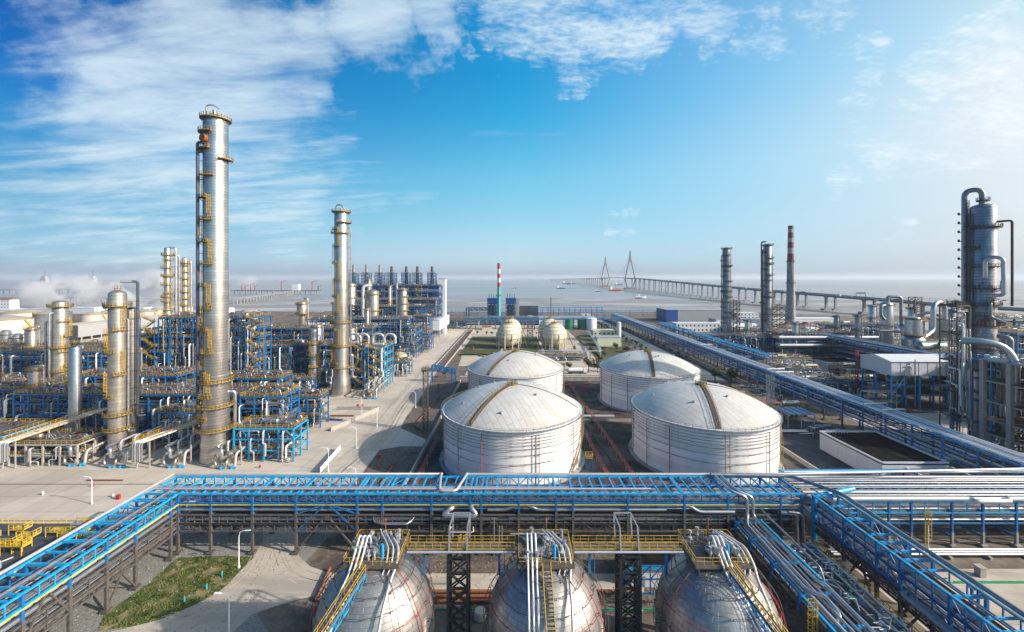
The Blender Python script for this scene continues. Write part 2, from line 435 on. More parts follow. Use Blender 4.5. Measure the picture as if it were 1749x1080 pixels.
# colour of the clear sky: pale towards the sun on the right, deep blue aloft on the left
RAMPS = [[(0.0, (.42, .7, 1.3)), (0.0118, (.82, 1.22, 1.95)), (0.0408, (0.7, 1.036, 1.497)), (0.086, (0.461, 0.817, 1.056)), (0.157, (0.298, 0.742, 0.937)), (0.2423, (0.118, 0.716, 1.023)), (0.3068, (0.017, 0.562, 1.061)), (0.3819, (0.011, 0.465, 1.013))], [(0.0, (.75, 1.08, 1.75)), (0.0186, (1.6, 2.05, 3.0)), (0.0642, (1.503, 1.731, 2.049)), (0.1345, (1.242, 1.78, 1.743)), (0.2425, (0.926, 2.01, 1.892)), (0.3657, (0.247, 1.9, 2.066)), (0.4523, (0.078, 1.779, 2.176)), (0.545, (0.081, 1.926, 2.405))], [(0.0, (.8, 1.02, 1.65)), (0.0121, (1.25, 1.5, 2.25)), (0.0417, (1.28, 1.35, 1.74)), (0.0878, (1.495, 1.349, 1.4)), (0.1602, (2.021, 1.638, 1.387)), (0.2472, (2.71, 2.064, 1.538)), (0.3128, (2.868, 2.285, 1.644)), (0.3888, (2.603, 2.427, 1.806))]]
def ramp(st):
    n = nd(nt, 'ShaderNodeValToRGB'); cr = n.color_ramp
    while len(cr.elements) < len(st): cr.elements.new(.5)
    for e, (p, c) in zip(cr.elements, st): e.position = p; 
    for e, (p, c) in zip(cr.elements, st): e.color = (*c, 1)
    L(sep.outputs['Z'], n.inputs[0]); return n.outputs[0]
hl = mth('SQRT', mth('ADD', mth('MULTIPLY', sep.outputs['X'], sep.outputs['X']), mth('MULTIPLY', sep.outputs['Y'], sep.outputs['Y'])))
tx = mth('DIVIDE', sep.outputs['X'], mth('MAXIMUM', hl, .001))
fr = mth('POWER', mrange(tx, 0, .76, 0, 1, False), 1.25); fl_ = mrange(tx, 0, -.77, 0, 1, False)
rl, rc, rr_c = [ramp(r) for r in RAMPS]
tb = nd(nt, 'ShaderNodeVectorMath', operation='MULTIPLY'); L(mix(fl_, mix(fr, rc, rr_c), rl), tb.inputs[0]); L(mix(mth('MULTIPLY', mth('MULTIPLY', fr, mth('SUBTRACT', 1.0, fr)), 4.0), (1,1,1), (.94,1.08,1.14)), tb.inputs[1]); tint = tb.outputs[0]
tmul = nd(nt, 'ShaderNodeVectorMath', operation='MULTIPLY'); L(sky.outputs[0], tmul.inputs[0]); L(tint, tmul.inputs[1])
# clouds
soft = noise(cm.outputs[0], .9, 7, .5, .3, ((2.3,1.1,0),(0,0,.6),(1,1.3,1)))
streak = noise(cm.outputs[0], 2.8, 9, .62, .5, ((0,4,0),(0,0,.95),(.45,1.9,1)))
fine = noise(cm.outputs[0], 9, 7, .65, .3, ((0,2,0),(0,0,.7),(.6,1.5,1)))
m1 = summed([lobe(360,90,2,13,1.0), lobe(260,190,3,15,1.0), lobe(420,190,1,15,.95), lobe(500,130,1,8,.95), lobe(140,260,2,10,.8), lobe(430,300,1,16,.85), lobe(520,250,1,12,.75), lobe(600,330,.5,9,.6), lobe(240,330,2,15,.85), lobe(100,400,2,11,.7), lobe(640,40,2,9,1.0), lobe(540,80,1,8,.95), lobe(750,12,2,7,.95), lobe(250,260,2,12,.95), lobe(20,170,1,6,.6)])
v1 = mth('ADD', mth('ADD', mth('ADD', mth('MULTIPLY', soft, .55), mth('MULTIPLY', streak, .62)), mth('MULTIPLY', fine, .16)), mth('MULTIPLY', m1, .55))
c1 = mrange(v1, .95, 1.36)
wisp = noise(cm.outputs[0], 1.6, 9, .6, .8, ((5,2,0),(0,0,.1),(.3,1.9,1)))
m2 = summed([lobe(600,330,.5,7,.6), lobe(700,334,.3,5,.6), lobe(860,235,1,8,.35), lobe(940,255,.5,5,.35), lobe(1080,395,.3,2.2,.8), lobe(700,240,.5,5,.3), lobe(1520,402,.2,2.5,.8)])
c2 = mrange(mth('ADD', wisp, mth('MULTIPLY', m2, .4)), .72, 1.08)
mack = noise(cm.outputs[0], 14, 8, .62, .15, ((1,7,0),(0,0,-.7),(.7,1.7,1)))
big = noise(cm.outputs[0], 2.2, 5, .6, .3, ((3,3.3,0),(0,0,-.4),(.7,1.6,1)))
m3 = summed([lobe(900,10,3,9,1.0), lobe(1010,30,3,9,1.0), lobe(1120,20,2,8,.95), lobe(960,90,1,6,1.0), lobe(985,140,.5,3.4,1.0), lobe(1200,20,1,7,.85), lobe(1060,100,.5,3.5,.85), lobe(890,110,.5,5,.85), lobe(800,92,.3,2,.85), lobe(1310,50,.5,4,.85), lobe(1420,10,1,4,.7),
  lobe(1465,131,.5,3.3,.85), lobe(1600,118,.5,3.5,.8), lobe(1690,105,1,6,.95), lobe(1740,80,1,5,.9), lobe(1560,235,.5,5,.85), lobe(1650,240,.5,5,.85), lobe(1480,212,.3,3,.75), lobe(1730,262,.5,3,.8), lobe(1450,301,.3,3,.8), lobe(1540,298,.5,4,.85), lobe(1620,300,.5,3,.85)])
v3 = mth('ADD', mth('ADD', mth('MULTIPLY', mack, .55), mth('MULTIPLY', big, .75)), mth('MULTIPLY', m3, .5))
c3 = mrange(mth('ADD', v3, mth('MULTIPLY', noise(cm.outputs[0], 34, 5, .6, 0, ((0,0,0),(0,0,-.5),(1,1.4,1))), .34)), 1.08, 1.6)
cf = mth('MAXIMUM', mth('MAXIMUM', mth('MULTIPLY', c1, .84), mth('MULTIPLY', c2, .6)), mth('MULTIPLY', c3, .92), cl=True)
clouded = mix(cf, tmul.outputs[0], mix(fr, (6.6,7.9,8.6), (8.8,9.3,9.6)))
L(clouded, bg.inputs['Color'])
SC.view_settings.view_transform = 'Standard'; SC.view_settings.look = 'None'; SC.view_settings.exposure = 0.78; SC.view_settings.gamma = 1

# ================================================================ ground
def gmat(name, c1, c2, scale, rough=.9, c3=None, s3=.05, joints=None, jc=(.18,.16,.14), bump=.3, wave=None):
    m = bpy.data.materials.new(name); m.use_nodes = True; nt = m.node_tree; L = nt.links.new; b = nt.nodes['Principled BSDF']
    b.inputs['Roughness'].default_value = rough
    tc = nd(nt, 'ShaderNodeTexCoord')
    n = nd(nt, 'ShaderNodeTexNoise'); n.inputs['Scale'].default_value = scale; n.inputs['Detail'].default_value = 10; n.inputs['Roughness'].default_value = .65; L(tc.outputs['Object'], n.inputs['Vector'])
    r = nd(nt, 'ShaderNodeMapRange'); r.inputs[1].default_value = .35; r.inputs[2].default_value = .65; L(n.outputs['Fac'], r.inputs[0])
    mx = nd(nt, 'ShaderNodeMix', data_type='RGBA'); L(r.outputs[0], mx.inputs[0]); mx.inputs[6].default_value = (*c1,1); mx.inputs[7].default_value = (*c2,1); out = mx.outputs[2]
    if c3:
        n3 = nd(nt, 'ShaderNodeTexNoise'); n3.inputs['Scale'].default_value = s3; n3.inputs['Detail'].default_value = 9; n3.inputs['Roughness'].default_value = .6; n3.inputs['Distortion'].default_value = .5
        if wave:
            mp = nd(nt, 'ShaderNodeMapping'); mp.inputs['Scale'].default_value = wave; L(tc.outputs['Object'], mp.inputs[0]); L(mp.outputs[0], n3.inputs['Vector'])
        else: L(tc.outputs['Object'], n3.inputs['Vector'])
        r3 = nd(nt, 'ShaderNodeMapRange'); r3.inputs[1].default_value = .5; r3.inputs[2].default_value = .62; L(n3.outputs['Fac'], r3.inputs[0])
        mx = nd(nt, 'ShaderNodeMix', data_type='RGBA'); L(r3.outputs[0], mx.inputs[0]); L(out, mx.inputs[6]); mx.inputs[7].default_value = (*c3,1); out = mx.outputs[2]
    if joints:
        bt = nd(nt, 'ShaderNodeTexBrick'); bt.offset = 0; bt.inputs['Scale'].default_value = 1; bt.inputs['Brick Width'].default_value = joints[0]; bt.inputs['Row Height'].default_value = joints[1]
        bt.inputs['Mortar Size'].default_value = joints[2]; bt.inputs['Color1'].default_value = (.93,.93,.93,1); bt.inputs['Color2'].default_value = (1.06,1.06,1.06,1); bt.inputs['Mortar'].default_value = (.5,.5,.5,1)
        L(tc.outputs['Object'], bt.inputs['Vector'])
        mm = nd(nt, 'ShaderNodeMix', data_type='RGBA', blend_type='MULTIPLY'); mm.inputs[0].default_value = 1; L(out, mm.inputs[6]); L(bt.outputs[0], mm.inputs[7]); out = mm.outputs[2]
    L(out, b.inputs['Base Color'])
    if bump:
        bp = nd(nt, 'ShaderNodeBump'); bp.inputs['Strength'].default_value = bump; bp.inputs['Distance'].default_value = .12; L(n.outputs['Fac'], bp.inputs['Height']); L(bp.outputs[0], b.inputs['Normal'])
    return m
G = {}
G['soil'] = gmat('bare soil', (.1,.078,.062), (.2,.16,.125), .35, c3=(.055,.045,.04), s3=.05)
G['concrete'] = gmat('yard concrete', (.45,.39,.33), (.53,.465,.4), .1, c3=(.39,.34,.29), s3=.03, joints=(7.5,7.5,.06), bump=.05)
G['road'] = gmat('road concrete', (.41,.36,.3), (.49,.43,.365), .25, c3=(.34,.3,.255), s3=.12, bump=.05, wave=(.25,1.4,1))
G['gravel'] = gmat('grey gravel', (.12,.12,.115), (.28,.275,.26), 2.2, c3=(.24,.235,.22), s3=.1, bump=.8)
G['dark_gravel'] = gmat('dark gravel and rubble', (.055,.043,.037), (.2,.16,.13), 1.2, c3=(.07,.055,.05), s3=.15, bump=.8)
G['bund'] = gmat('dark stained bund floor', (.03,.023,.02), (.1,.075,.062), .25, c3=(.15,.12,.1), s3=.09, bump=.3)
G['asphalt'] = gmat('asphalt', (.035,.035,.04), (.07,.07,.078), .4, c3=(.11,.105,.105), s3=.08, bump=.2)
G['grass'] = gmat('patchy grass', (.03,.055,.01), (.1,.11,.025), .9, c3=(.26,.2,.1), s3=.28, bump=.8)
G['lawn'] = gmat('lawn', (.03,.045,.012), (.075,.075,.025), .25, c3=(.13,.095,.05), s3=.05, bump=.3)
G['mud'] = gmat('tidal mud', (.2,.165,.14), (.3,.26,.235), .01, rough=.45, c3=(.42,.41,.41), s3=.012, bump=.2, wave=(.25,1,1))
G['shore'] = gmat('shore scrub', (.15,.12,.09), (.26,.23,.17), .06, c3=(.12,.12,.06), s3=.02, bump=.2)
# sea
ms = bpy.data.materials.new('silty sea water'); ms.use_nodes = True; nt = ms.node_tree; L = nt.links.new; b = nt.nodes['Principled BSDF']
b.inputs['Base Color'].default_value = (.27,.225,.2,1); b.inputs['Roughness'].default_value = .32
tcs = nd(nt, 'ShaderNodeTexCoord'); mp = nd(nt, 'ShaderNodeMapping'); mp.inputs['Scale'].default_value = (.3,1,1); L(tcs.outputs['Object'], mp.inputs[0])
n1 = nd(nt, 'ShaderNodeTexNoise'); n1.inputs['Scale'].default_value = .02; n1.inputs['Detail'].default_value = 9; L(mp.outputs[0], n1.inputs['Vector'])
bp = nd(nt, 'ShaderNodeBump'); bp.inputs['Strength'].default_value = .35; bp.inputs['Distance'].default_value = 3; L(n1.outputs['Fac'], bp.inputs['Height']); L(bp.outputs[0], b.inputs['Normal'])
n2 = nd(nt, 'ShaderNodeTexNoise'); n2.inputs['Scale'].default_value = .0022; n2.inputs['Detail'].default_value = 7; L(mp.outputs[0], n2.inputs['Vector'])
cr = nd(nt, 'ShaderNodeValToRGB'); cr.color_ramp.elements[0].position = .38; cr.color_ramp.elements[0].color = (.23,.21,.205,1); cr.color_ramp.elements[1].position = .62; cr.color_ramp.elements[1].color = (.33,.3,.29,1)
L(n2.outputs['Fac'], cr.inputs[0]); L(cr.outputs[0], b.inputs['Base Color'])
sea = MB(); sea.bb(-40000, 40000, -3000, 45000, -2.6, -2.4); struct('sea_water', sea, ms)
land_edge = [(-3000,640),(-900,700),(-500,740),(-330,720),(-120,705),(140,705),(420,700),(540,640),(690,585),(900,520),(3000,430)]
mb = MB(); top = [(x,y,0) for x,y in land_edge] + [(3000,-2500,0),(-3000,-2500,0)]; top = top[::-1]
mb.cap(top); low = [(x,y+(4 if 0<=i-2 else 0),-3) for i,(x,y,z) in enumerate(top)]
mb.quad_strip([[(x,y,-3) for x,y,z in top],[(x,y,0) for x,y,z in top]], smooth=False); struct('ground', mb, G['soil'])
mb = MB(); 
edge = [(x+R.uniform(-15,15), 1230+70*math.sin(x*.011)+60*math.sin(x*.037)+R.uniform(-30,30)) for x in range(-1500,1500,40)]
mb.cap([(1500,560,-2.1),*[(x,y,-2.1) for x,y in edge[::-1]],(-1500,640,-2.1)]); 
struct('mudflat', mb, G['mud'])
def sheet(name, pts, z, mat, thick=0.0):
    m = MB(); a = sum(p[0]*q[1]-q[0]*p[1] for p, q in zip(pts, pts[1:]+pts[:1]))
    if a < 0: pts = pts[::-1]
    m.cap([(p[0],p[1],z) for p in pts])
    if thick: m.quad_strip([[(p[0],p[1],z-thick) for p in pts],[(p[0],p[1],z) for p in pts]], smooth=False)
    return struct(name, m, G[mat] if isinstance(mat, str) else mat)
def PP(l): return [tuple(gp(x,y)[:2]) for x, y in l]
sheet('concrete_yard', [(-620,60),(-81.5,60),(-81.5,98),(-47,98),(-47,125),(-47.3,143),(-41,146),(-33,146),(-33,152),(-46,164),(-47,176),(-48,216),(-52,300),(-56,420),(-56,520),(-620,520)], .02, 'concrete')
sheet('road', PP([(449,900),(449,925),(430,955),(395,990),(330,1035),(270,1060),(170,1085),(60,1110),(60,1180),(380,1180),(392,1085),(430,1050),(470,1036),(515,1023),(560,1014),(640,1012),(1100,1012),(1100,980),(600,980),(560,978),(530,968),(512,952),(506,940),(506,900)]), .03, 'road')
sheet('gravel_ground', [(-81.4,40),(-60,40),(-30,52),(0,52),(60,52),(60,64.8),(-24,64.8),(-40,68),(-46,73),(-43,97),(-42,100),(-81.4,97.5)], .01, 'gravel')
sheet('grass_patch', PP([(305,953),(380,950),(434,952),(420,966),(407,979),(392,996),(376,1010),(345,1028),(311,1044),(270,1060),(228,1070),(166,1078),(181,1049),(205,1030),(233,1013),(255,996),(272,981),(290,964)]), .035, 'grass')
sheet('rubble_strip', [(-46.6,99),(-32.5,99),(-32.5,140),(-41,143.5),(-46.8,141)], .012, 'dark_gravel')
sheet('rubble_verge', [(-45.5,166),(-32.5,153),(-32.5,236),(-36,236),(-40,300),(-44,345),(-51,345),(-47.5,216)], .013, 'dark_gravel')
sheet('bund_floor', [(-31,99),(92,99),(92,238),(-31,238)], .011, 'bund')
sheet('yard_road', [(-34,240),(124,240),(124,251),(-34,251)], .021, 'road')
sheet('service_road', [(-31,253),(104,253),(104,278),(-31,278)], .022, 'concrete')
sheet('far_yard', [(-54,279),(60,279),(60,520),(-54,520)], .012, 'road')
sheet('avenue', [(109,252),(124,252),(124,690),(109,690)], .024, 'road')
sheet('asphalt_lot', PP([(1240,652),(1330,655),(1345,672),(1330,690),(1290,690),(1262,676)]), .023, 'asphalt')
sheet('rubble_ground', [(-41,73.2),(63,73.2),(63,99),(-41,99)], .0125, 'dark_gravel')
sheet('pad', [(70,60),(140,60),(140,84.5),(70,84.5)], .018, 'road')
sheet('dark_lot', [(93,100),(127,100),(127,190),(93,190)], .0121, 'asphalt')
sheet('unit_floor', [(141,100),(520,100),(520,560),(141,560)], .0122, 'soil')
sheet('unit_paving', [(142,135),(215,135),(215,182),(142,182)], .026, 'road')
sheet('unit_yard', [(142,205),(190,205),(190,250),(142,250)], .025, 'road')
for k, q in enumerate(([(-44,318),(-12,318),(-12,420),(-44,420)], [(-10,330),(22,330),(22,420),(-10,420)], [(24,330),(38,330),(38,420),(24,420)])):
    sheet('lawn', q, .034, 'lawn')
    mb = MB()
    cx0, cx1, cy0, cy1 = q[0][0], q[1][0], q[0][1], q[2][1]
sheet('lawn', [(66,300),(98,300),(98,420),(66,420)], .034, 'lawn')
sheet('shore_strip', [(150,590),(1500,500),(1500,420),(700,480),(520,560),(150,575)], .02, 'shore')
# thin painted / seam details on the yard
mb = MB()
for y in (101, 119): mb.bb(-300,-84,y,y+.35,.024,.03)
mb.bb(-84,-60,119,119.3,.024,.03)
struct('drain_channel', mb, M['pipe_dark'])

tyre = MB()
def tyre_mark(pts, w_=.2, gap=1.7):
    P = [Vector((*p, .0)) for p in pts]; Q = []
    for i in range(len(P)-2):
        for t in range(8): f = t/8; Q.append(P[i].lerp(P[i+1], .5).lerp(P[i+1], f).lerp(P[i+1].lerp(P[i+1].lerp(P[i+2], .5), f), f))
    for a_, b_ in zip(Q, Q[1:]):
        d = b_-a_
        if d.length < .05: continue
        n_ = Vector((d.y, -d.x, 0)).normalized()
        for o_ in (0, gap):
            q = [a_+n_*o_, a_+n_*(o_+w_), b_+n_*(o_+w_), b_+n_*o_]
            tyre.v.extend([(v.x, v.y, .0365) for v in q]); k_ = len(tyre.v)-4; tyre.f.append((k_, k_+1, k_+2, k_+3)); tyre.sm.append(False)
for j in range(3):
    o = R.uniform(-2.5, 2.5); tyre_mark([tuple((gp(x_, y_)+Vector((o, 0, 0)))[:2]) for x_, y_ in ((470, 925), (465, 950), (445, 985), (395, 1025), (330, 1058), (230, 1085))])
for j in range(2):
    o = R.uniform(-2, 2); tyre_mark([tuple((gp(x_, y_)+Vector((0, o, 0)))[:2]) for x_, y_ in ((480, 915), (485, 950), (505, 985), (570, 998), (700, 998), (900, 998))])
for j in range(10):
    o = R.uniform(-6, 2); tyre_mark([(-56+o, 100), (-56+o, 130), (-52+o+R.uniform(-2,2), 150), (-55+o, 190), (-56+o, 250), (-58+o, 330)])
for j in range(4):
    o = R.uniform(-3, 3); tyre_mark([(-52, 150+o), (-62, 160+o), (-80, 162+o), (-98, 150+o)])
tm = make_mat('tyre marks', (.37,.325,.28), .9, var=.3, scale=.4)
struct('tyre_marks', tyre, tm)
# grass tufts on the patch: a mass nobody could count
gm = make_mat('grass blades', (.06,.095,.015), .8, var=.6, scale=.6, dirt=(.3,.24,.1), dirt_amt=1.0, dirt_scale=.5)
poly = PP([(305,953),(380,950),(434,952),(407,979),(376,1010),(311,1044),(228,1070),(166,1078),(181,1049),(233,1013),(272,981)])
def inside(x, y, P):
    c = False
    for (x1,y1),(x2,y2) in zip(P, P[1:]+P[:1]):
        if (y1>y) != (y2>y) and x < (x2-x1)*(y-y1)/(y2-y1)+x1: c = not c
    return c
mb = MB(); xs = [p[0] for p in poly]; ys = [p[1] for p in poly]; k = 0
while k < 9000:
    x, y = R.uniform(min(xs),max(xs)), R.uniform(min(ys),max(ys))
    if not inside(x, y, poly): continue
    if math.sin(x*.9+1.3*math.sin(y*.7))*math.sin(y*1.1+math.sin(x*.5)) + R.uniform(-.6,.6) < .12: k += .35; continue
    k += 1; a = R.uniform(0, PI); h = R.uniform(.08,.3); s = R.uniform(.05,.16); b0 = len(mb.v)
    dx, dy = math.cos(a)*s, math.sin(a)*s; lx, ly = R.uniform(-.1,.1), R.uniform(-.1,.1)
    mb.v += [(x-dx,y-dy,.035),(x+dx,y+dy,.035),(x+lx+dx*.3,y+ly+dy*.3,.035+h),(x+lx-dx*.5,y+ly-dy*.5,.03+h*.8)]
    mb.f.append((b0,b0+1,b0+2,b0+3)); mb.sm.append(False)
o = mb.build('grass_tufts', gm); tag(o, 'patchy green grass growing on the strip beside the curved road', 'grass', kind='stuff')

# ================================================================ storage tanks
def tank_shell_mat():
    m = make_mat('white tank shell', (.8,.805,.82), .42, var=.03, scale=.2, bands=2.35, band_w=.05, bandcol=.86, dirt=(.42,.33,.27), dirt_amt=.3, streak=2.5, dirt_scale=.12)
    return m
M['tank'] = tank_shell_mat()
def dome_mat():
    m = bpy.data.materials.new('white dome plates'); m.use_nodes = True; nt = m.node_tree; L = nt.links.new; b = nt.nodes['Principled BSDF']
    b.inputs['Roughness'].default_value = .38
    tc = nd(nt, 'ShaderNodeTexCoord'); mp = nd(nt, 'ShaderNodeMapping'); mp.inputs['Rotation'].default_value = (0,0,1.12); L(tc.outputs['Object'], mp.inputs[0])
    bt = nd(nt, 'ShaderNodeTexBrick'); bt.inputs['Scale'].default_value = 1; bt.inputs['Brick Width'].default_value = 7.5; bt.inputs['Row Height'].default_value = 1.75; bt.inputs['Mortar Size'].default_value = .07; bt.inputs['Mortar Smooth'].default_value = .3
    bt.inputs['Color1'].default_value = (.56,.55,.535,1); bt.inputs['Color2'].default_value = (.49,.48,.46,1); bt.inputs['Mortar'].default_value = (.3,.27,.24,1); bt.inputs['Bias'].default_value = -.3
    L(mp.outputs[0], bt.inputs['Vector'])
    n = nd(nt, 'ShaderNodeTexNoise'); n.inputs['Scale'].default_value = .22; n.inputs['Detail'].default_value = 9; n.inputs['Roughness'].default_value = .7; L(tc.outputs['Object'], n.inputs['Vector'])
    r = nd(nt, 'ShaderNodeMapRange'); r.inputs[1].default_value = .42; r.inputs[2].default_value = .7; r.inputs[4].default_value = .7; L(n.outputs['Fac'], r.inputs[0])
    mx = nd(nt, 'ShaderNodeMix', data_type='RGBA'); L(r.outputs[0], mx.inputs[0]); L(bt.outputs[0], mx.inputs[6]); mx.inputs[7].default_value = (.42,.375,.32,1); L(mx.outputs[2], b.inputs['Base Color'])
    bp = nd(nt, 'ShaderNodeBump'); bp.inputs['Strength'].default_value = .4; bp.inputs['Distance'].default_value = .08; L(bt.outputs['Fac'], bp.inputs['Height']); bp.invert = True; L(bp.outputs[0], b.inputs['Normal'])
    return m
M['dome'] = dome_mat()
M['spray'] = make_mat('weathered spray pipe', (.2,.13,.1), .7, var=.4, scale=.4, dirt=(.45,.4,.36), dirt_amt=.8, dirt_scale=.3)
M['rail_tan'] = make_mat('faded yellow railing', (.32,.23,.1), .6, var=.3, scale=.3)
def storage_tank(x, y, label, stair_a, r=23.1):
    H, D = 16.25, 7.4
    t = thing('storage_tank', label, 'storage tank', (x, y, 0), 'white domed storage tanks')
    mb = MB(); mb.lathe([(r,0),(r,H),(r+.35,H),(r+.35,H+.25),(r-.2,H+.25)], (x,y,0), 96); mb.build('shell', M['tank'], t)
    Rs = (r*r+D*D)/(2*D); prof = []
    for i in range(15):
        rr = (r-.2)*(1-i/14.0); prof.append((max(rr,.01), H+.2+math.sqrt(Rs*Rs-rr*rr)-(Rs-D)))
    mb = MB(); mb.lathe(prof, (x,y,0), 96); mb.build('domed_roof', M['dome'], t)
    zr = lambda rr: H+.2+math.sqrt(Rs*Rs-rr*rr)-(Rs-D)
    mb = MB(); mb.lathe([(r+.02,-.12),(r+.9,-.12),(r+.9,.05),(r+.02,.05)], (x,y,H-.1), 96); rg = mb.build('rim_walkway', M['pipe_grey'], t)
    mb = MB(); railing(mb, [(x+(r+.75)*math.cos(a*PI/36), y+(r+.75)*math.sin(a*PI/36), H) for a in range(72)], gap=2.0, t=.06, closed=True, toe=False); mb.build('railing', M['rail_tan'], rg)
    for z in (15.0, 14.1, 13.2, 12.3, 11.2, 9.4, 6.9):      # cooling spray rings
        mb = MB(); off = .38
        ring = [(x+(r+off)*math.cos(k*PI/36), y+(r+off)*math.sin(k*PI/36), z+ (.12 if (k//6)%2 else 0)) for k in range(73)]
        mb.tube(ring, .075, 5, caps=False)
        for k in range(0, 72, 2):
            a = k*PI/36; mb.bar((x+r*math.cos(a), y+r*math.sin(a), z-.12), (x+(r+off+.1)*math.cos(a), y+(r+off+.1)*math.sin(a), z-.08), .1)
        mb.build('spray_ring', M['spray'], t)
    for k, (d, mt) in enumerate(((-43,'spray'),(-22,'pink_red'),(-66,'spray'),(16,'pipe_grey'),(19,'spray'),(52,'spray'),(100,'spray'))):
        a = va(x, y, d); mb = MB(); mb.tube([(x+(r+.55)*math.cos(a), y+(r+.55)*math.sin(a), z) for z in (.2, H-1)], .11, 6)
        for z in (3,6,9,12,15): mb.bar((x+r*math.cos(a), y+r*math.sin(a), z), (x+(r+.6)*math.cos(a), y+(r+.6)*math.sin(a), z), .12)
        mb.build('down_pipe', M[mt], t)
    # radial walkway up the dome
    a = math.radians(-90-stair_a); n = 14; pts = [(x+rr*math.cos(a), y+rr*math.sin(a), zr(rr)+.12) for rr in [r-.3-(r-1.8)*i/n for i in range(n+1)]]
    s = Vector((-math.sin(a), math.cos(a), 0)); mb = MB(); ml = MB()
    for p, q in zip(pts, pts[1:]): mb.bar(p, q, 1.3, .1)
    for i in range(n*3):
        p = Vector(pts[i//3]).lerp(Vector(pts[i//3+1]), (i%3)/3); mb.bar(p-s*.7+Vector((0,0,.08)), p+s*.7+Vector((0,0,.08)), .1, .06)
    wk = mb.build('roof_stair', M['grating'], t)
    for k in (-.7,.7): railing(ml, [tuple(Vector(p)+s*k) for p in pts], gap=1.6, t=.075, toe=False)
    ml.build('railing', M['rail_tan'], wk)
    mb = MB(); ae = math.radians(-12); mb.tube([(x+rr*math.cos(ae), y+rr*math.sin(ae), zr(rr)+.16) for rr in [r-1-(r-3)*i/10 for i in range(11)]], .12, 5); mb.build('roof_pipe', M['spray'], t)
    # crown platform with hatches
    mb = MB(); mb.cyl((x,y,H+D+.1), 1.9, .25, 20); cp = mb.build('crown_platform', M['grating'], t)
    mb = MB(); railing(mb, [(x+1.8*math.cos(k*PI/8), y+1.8*math.sin(k*PI/8), H+D+.35) for k in range(16)], gap=1.2, t=.08, closed=True); mb.build('railing', M['yellow'], cp)
    mb = MB(); mb.cyl((x,y,H+D+.35), .45, .8, 14); mb.cyl((x,y,H+D+1.15), .7, .15, 14); mb.cyl((x+1,y+.5,H+D+.35), .2, .9, 10); mb.cyl((x-.9,y-.3,H+D+.35), .22, .7, 10); mb.build('vent', M['pipe_grey'], t)
    for k in range(5):
        a = R.uniform(0, 2*PI); rr = R.uniform(6, 19); mb = MB(); mb.cyl((x+rr*math.cos(a), y+rr*math.sin(a), zr(rr)-.1), .35, .55, 12); mb.cyl((x+rr*math.cos(a), y+rr*math.sin(a), zr(rr)+.45), .45, .1, 12); mb.build('roof_nozzle', M['grey_metal'], t)
    mb = MB(); mb.lathe([(r+.02,0),(r+1.3,0),(r+1.3,.35),(r+.02,.5)], (x,y,.0), 72); mb.build('ring_footing', M['concrete_grey'], t)
    return t
def helix_stair(t, x, y, r, d0, d1, z0, z1):
    mb = MB(); ml = MB(); n = 40; a0, a1 = va(x,y,d0), va(x,y,d1); pi, po = [], []
    for i in range(n+1):
        a = a0+(a1-a0)*i/n; z = z0+(z1-z0)*i/n
        pi.append((x+(r+.15)*math.cos(a), y+(r+.15)*math.sin(a), z)); po.append((x+(r+1.0)*math.cos(a), y+(r+1.0)*math.sin(a), z))
        mb.bar(pi[-1], po[-1], .3, .06)
    for p, q in zip(po, po[1:]): mb.bar(p, q, .08, .28)
    for p, q in zip(pi, pi[1:]): mb.bar(p, q, .08, .28)
    s = mb.build('spiral_stair', M['rail_tan'], t); railing(ml, po, gap=1.2, t=.085, toe=False); ml.build('railing', M['rail_tan'], s)
T = [storage_tank(-1, 139.4, 'white domed storage tank on the left just behind the long blue rack', 33),
     storage_tank(63.2, 139.4, 'white domed storage tank on the right just behind the long blue rack', 12, 22.5),
     storage_tank(.2, 201.6, 'white domed storage tank partly hidden behind the front left tank', 33),
     storage_tank(65.4, 201.6, 'white domed storage tank partly hidden behind the front right tank', 12)]
helix_stair(T[0], -1, 139.4, 23.1, 48, 86, 1, 16.2)
helix_stair(T[1], 63.2, 139.4, 22.5, 70, 106, 1, 16.2)
helix_stair(T[2], .2, 201.6, 23.1, 60, 96, 1, 16.2)
helix_stair(T[3], 65.4, 201.6, 23.1, 70, 106, 1, 16.2)
for t, x, y in ((T[3], 65.4, 201.6),(T[0],-1,139.4)):      # valve access tower at the foot
    pass
def foot_tower(x, y, label):
    t = thing('valve_access_stand', label, 'access stand', (x,y,0))
    mb = MB()
    for a in (-.9,.9):
        for b in (-.9,.9): mb.bar((x+a,y+b,0),(x+a,y+b,4.2),.18)
    mb.bar((x-.9,y-.9,0),(x+.9,y-.9,4.2),.12); mb.bar((x+.9,y+.9,0),(x+.9,y-.9,4.2),.12); mb.build('frame', M['blue'], t)
    mb = MB(); mb.box((x,y,4.25),(2.3,2.3,.12)); d = mb.build('deck', M['grating'], t)
    mb = MB(); railing(mb, [(x-1.1,y-1.1,4.3),(x+1.1,y-1.1,4.3),(x+1.1,y+1.1,4.3),(x-1.1,y+1.1,4.3)], gap=1.1, closed=True, t=.09); mb.build('railing', M['yellow'], d)
foot_tower(53.2, 178.6, 'small blue access stand with yellow rail at the foot of the rear right tank')
foot_tower(23.0, 127.5, 'small blue access stand at the lower right foot of the front left tank')
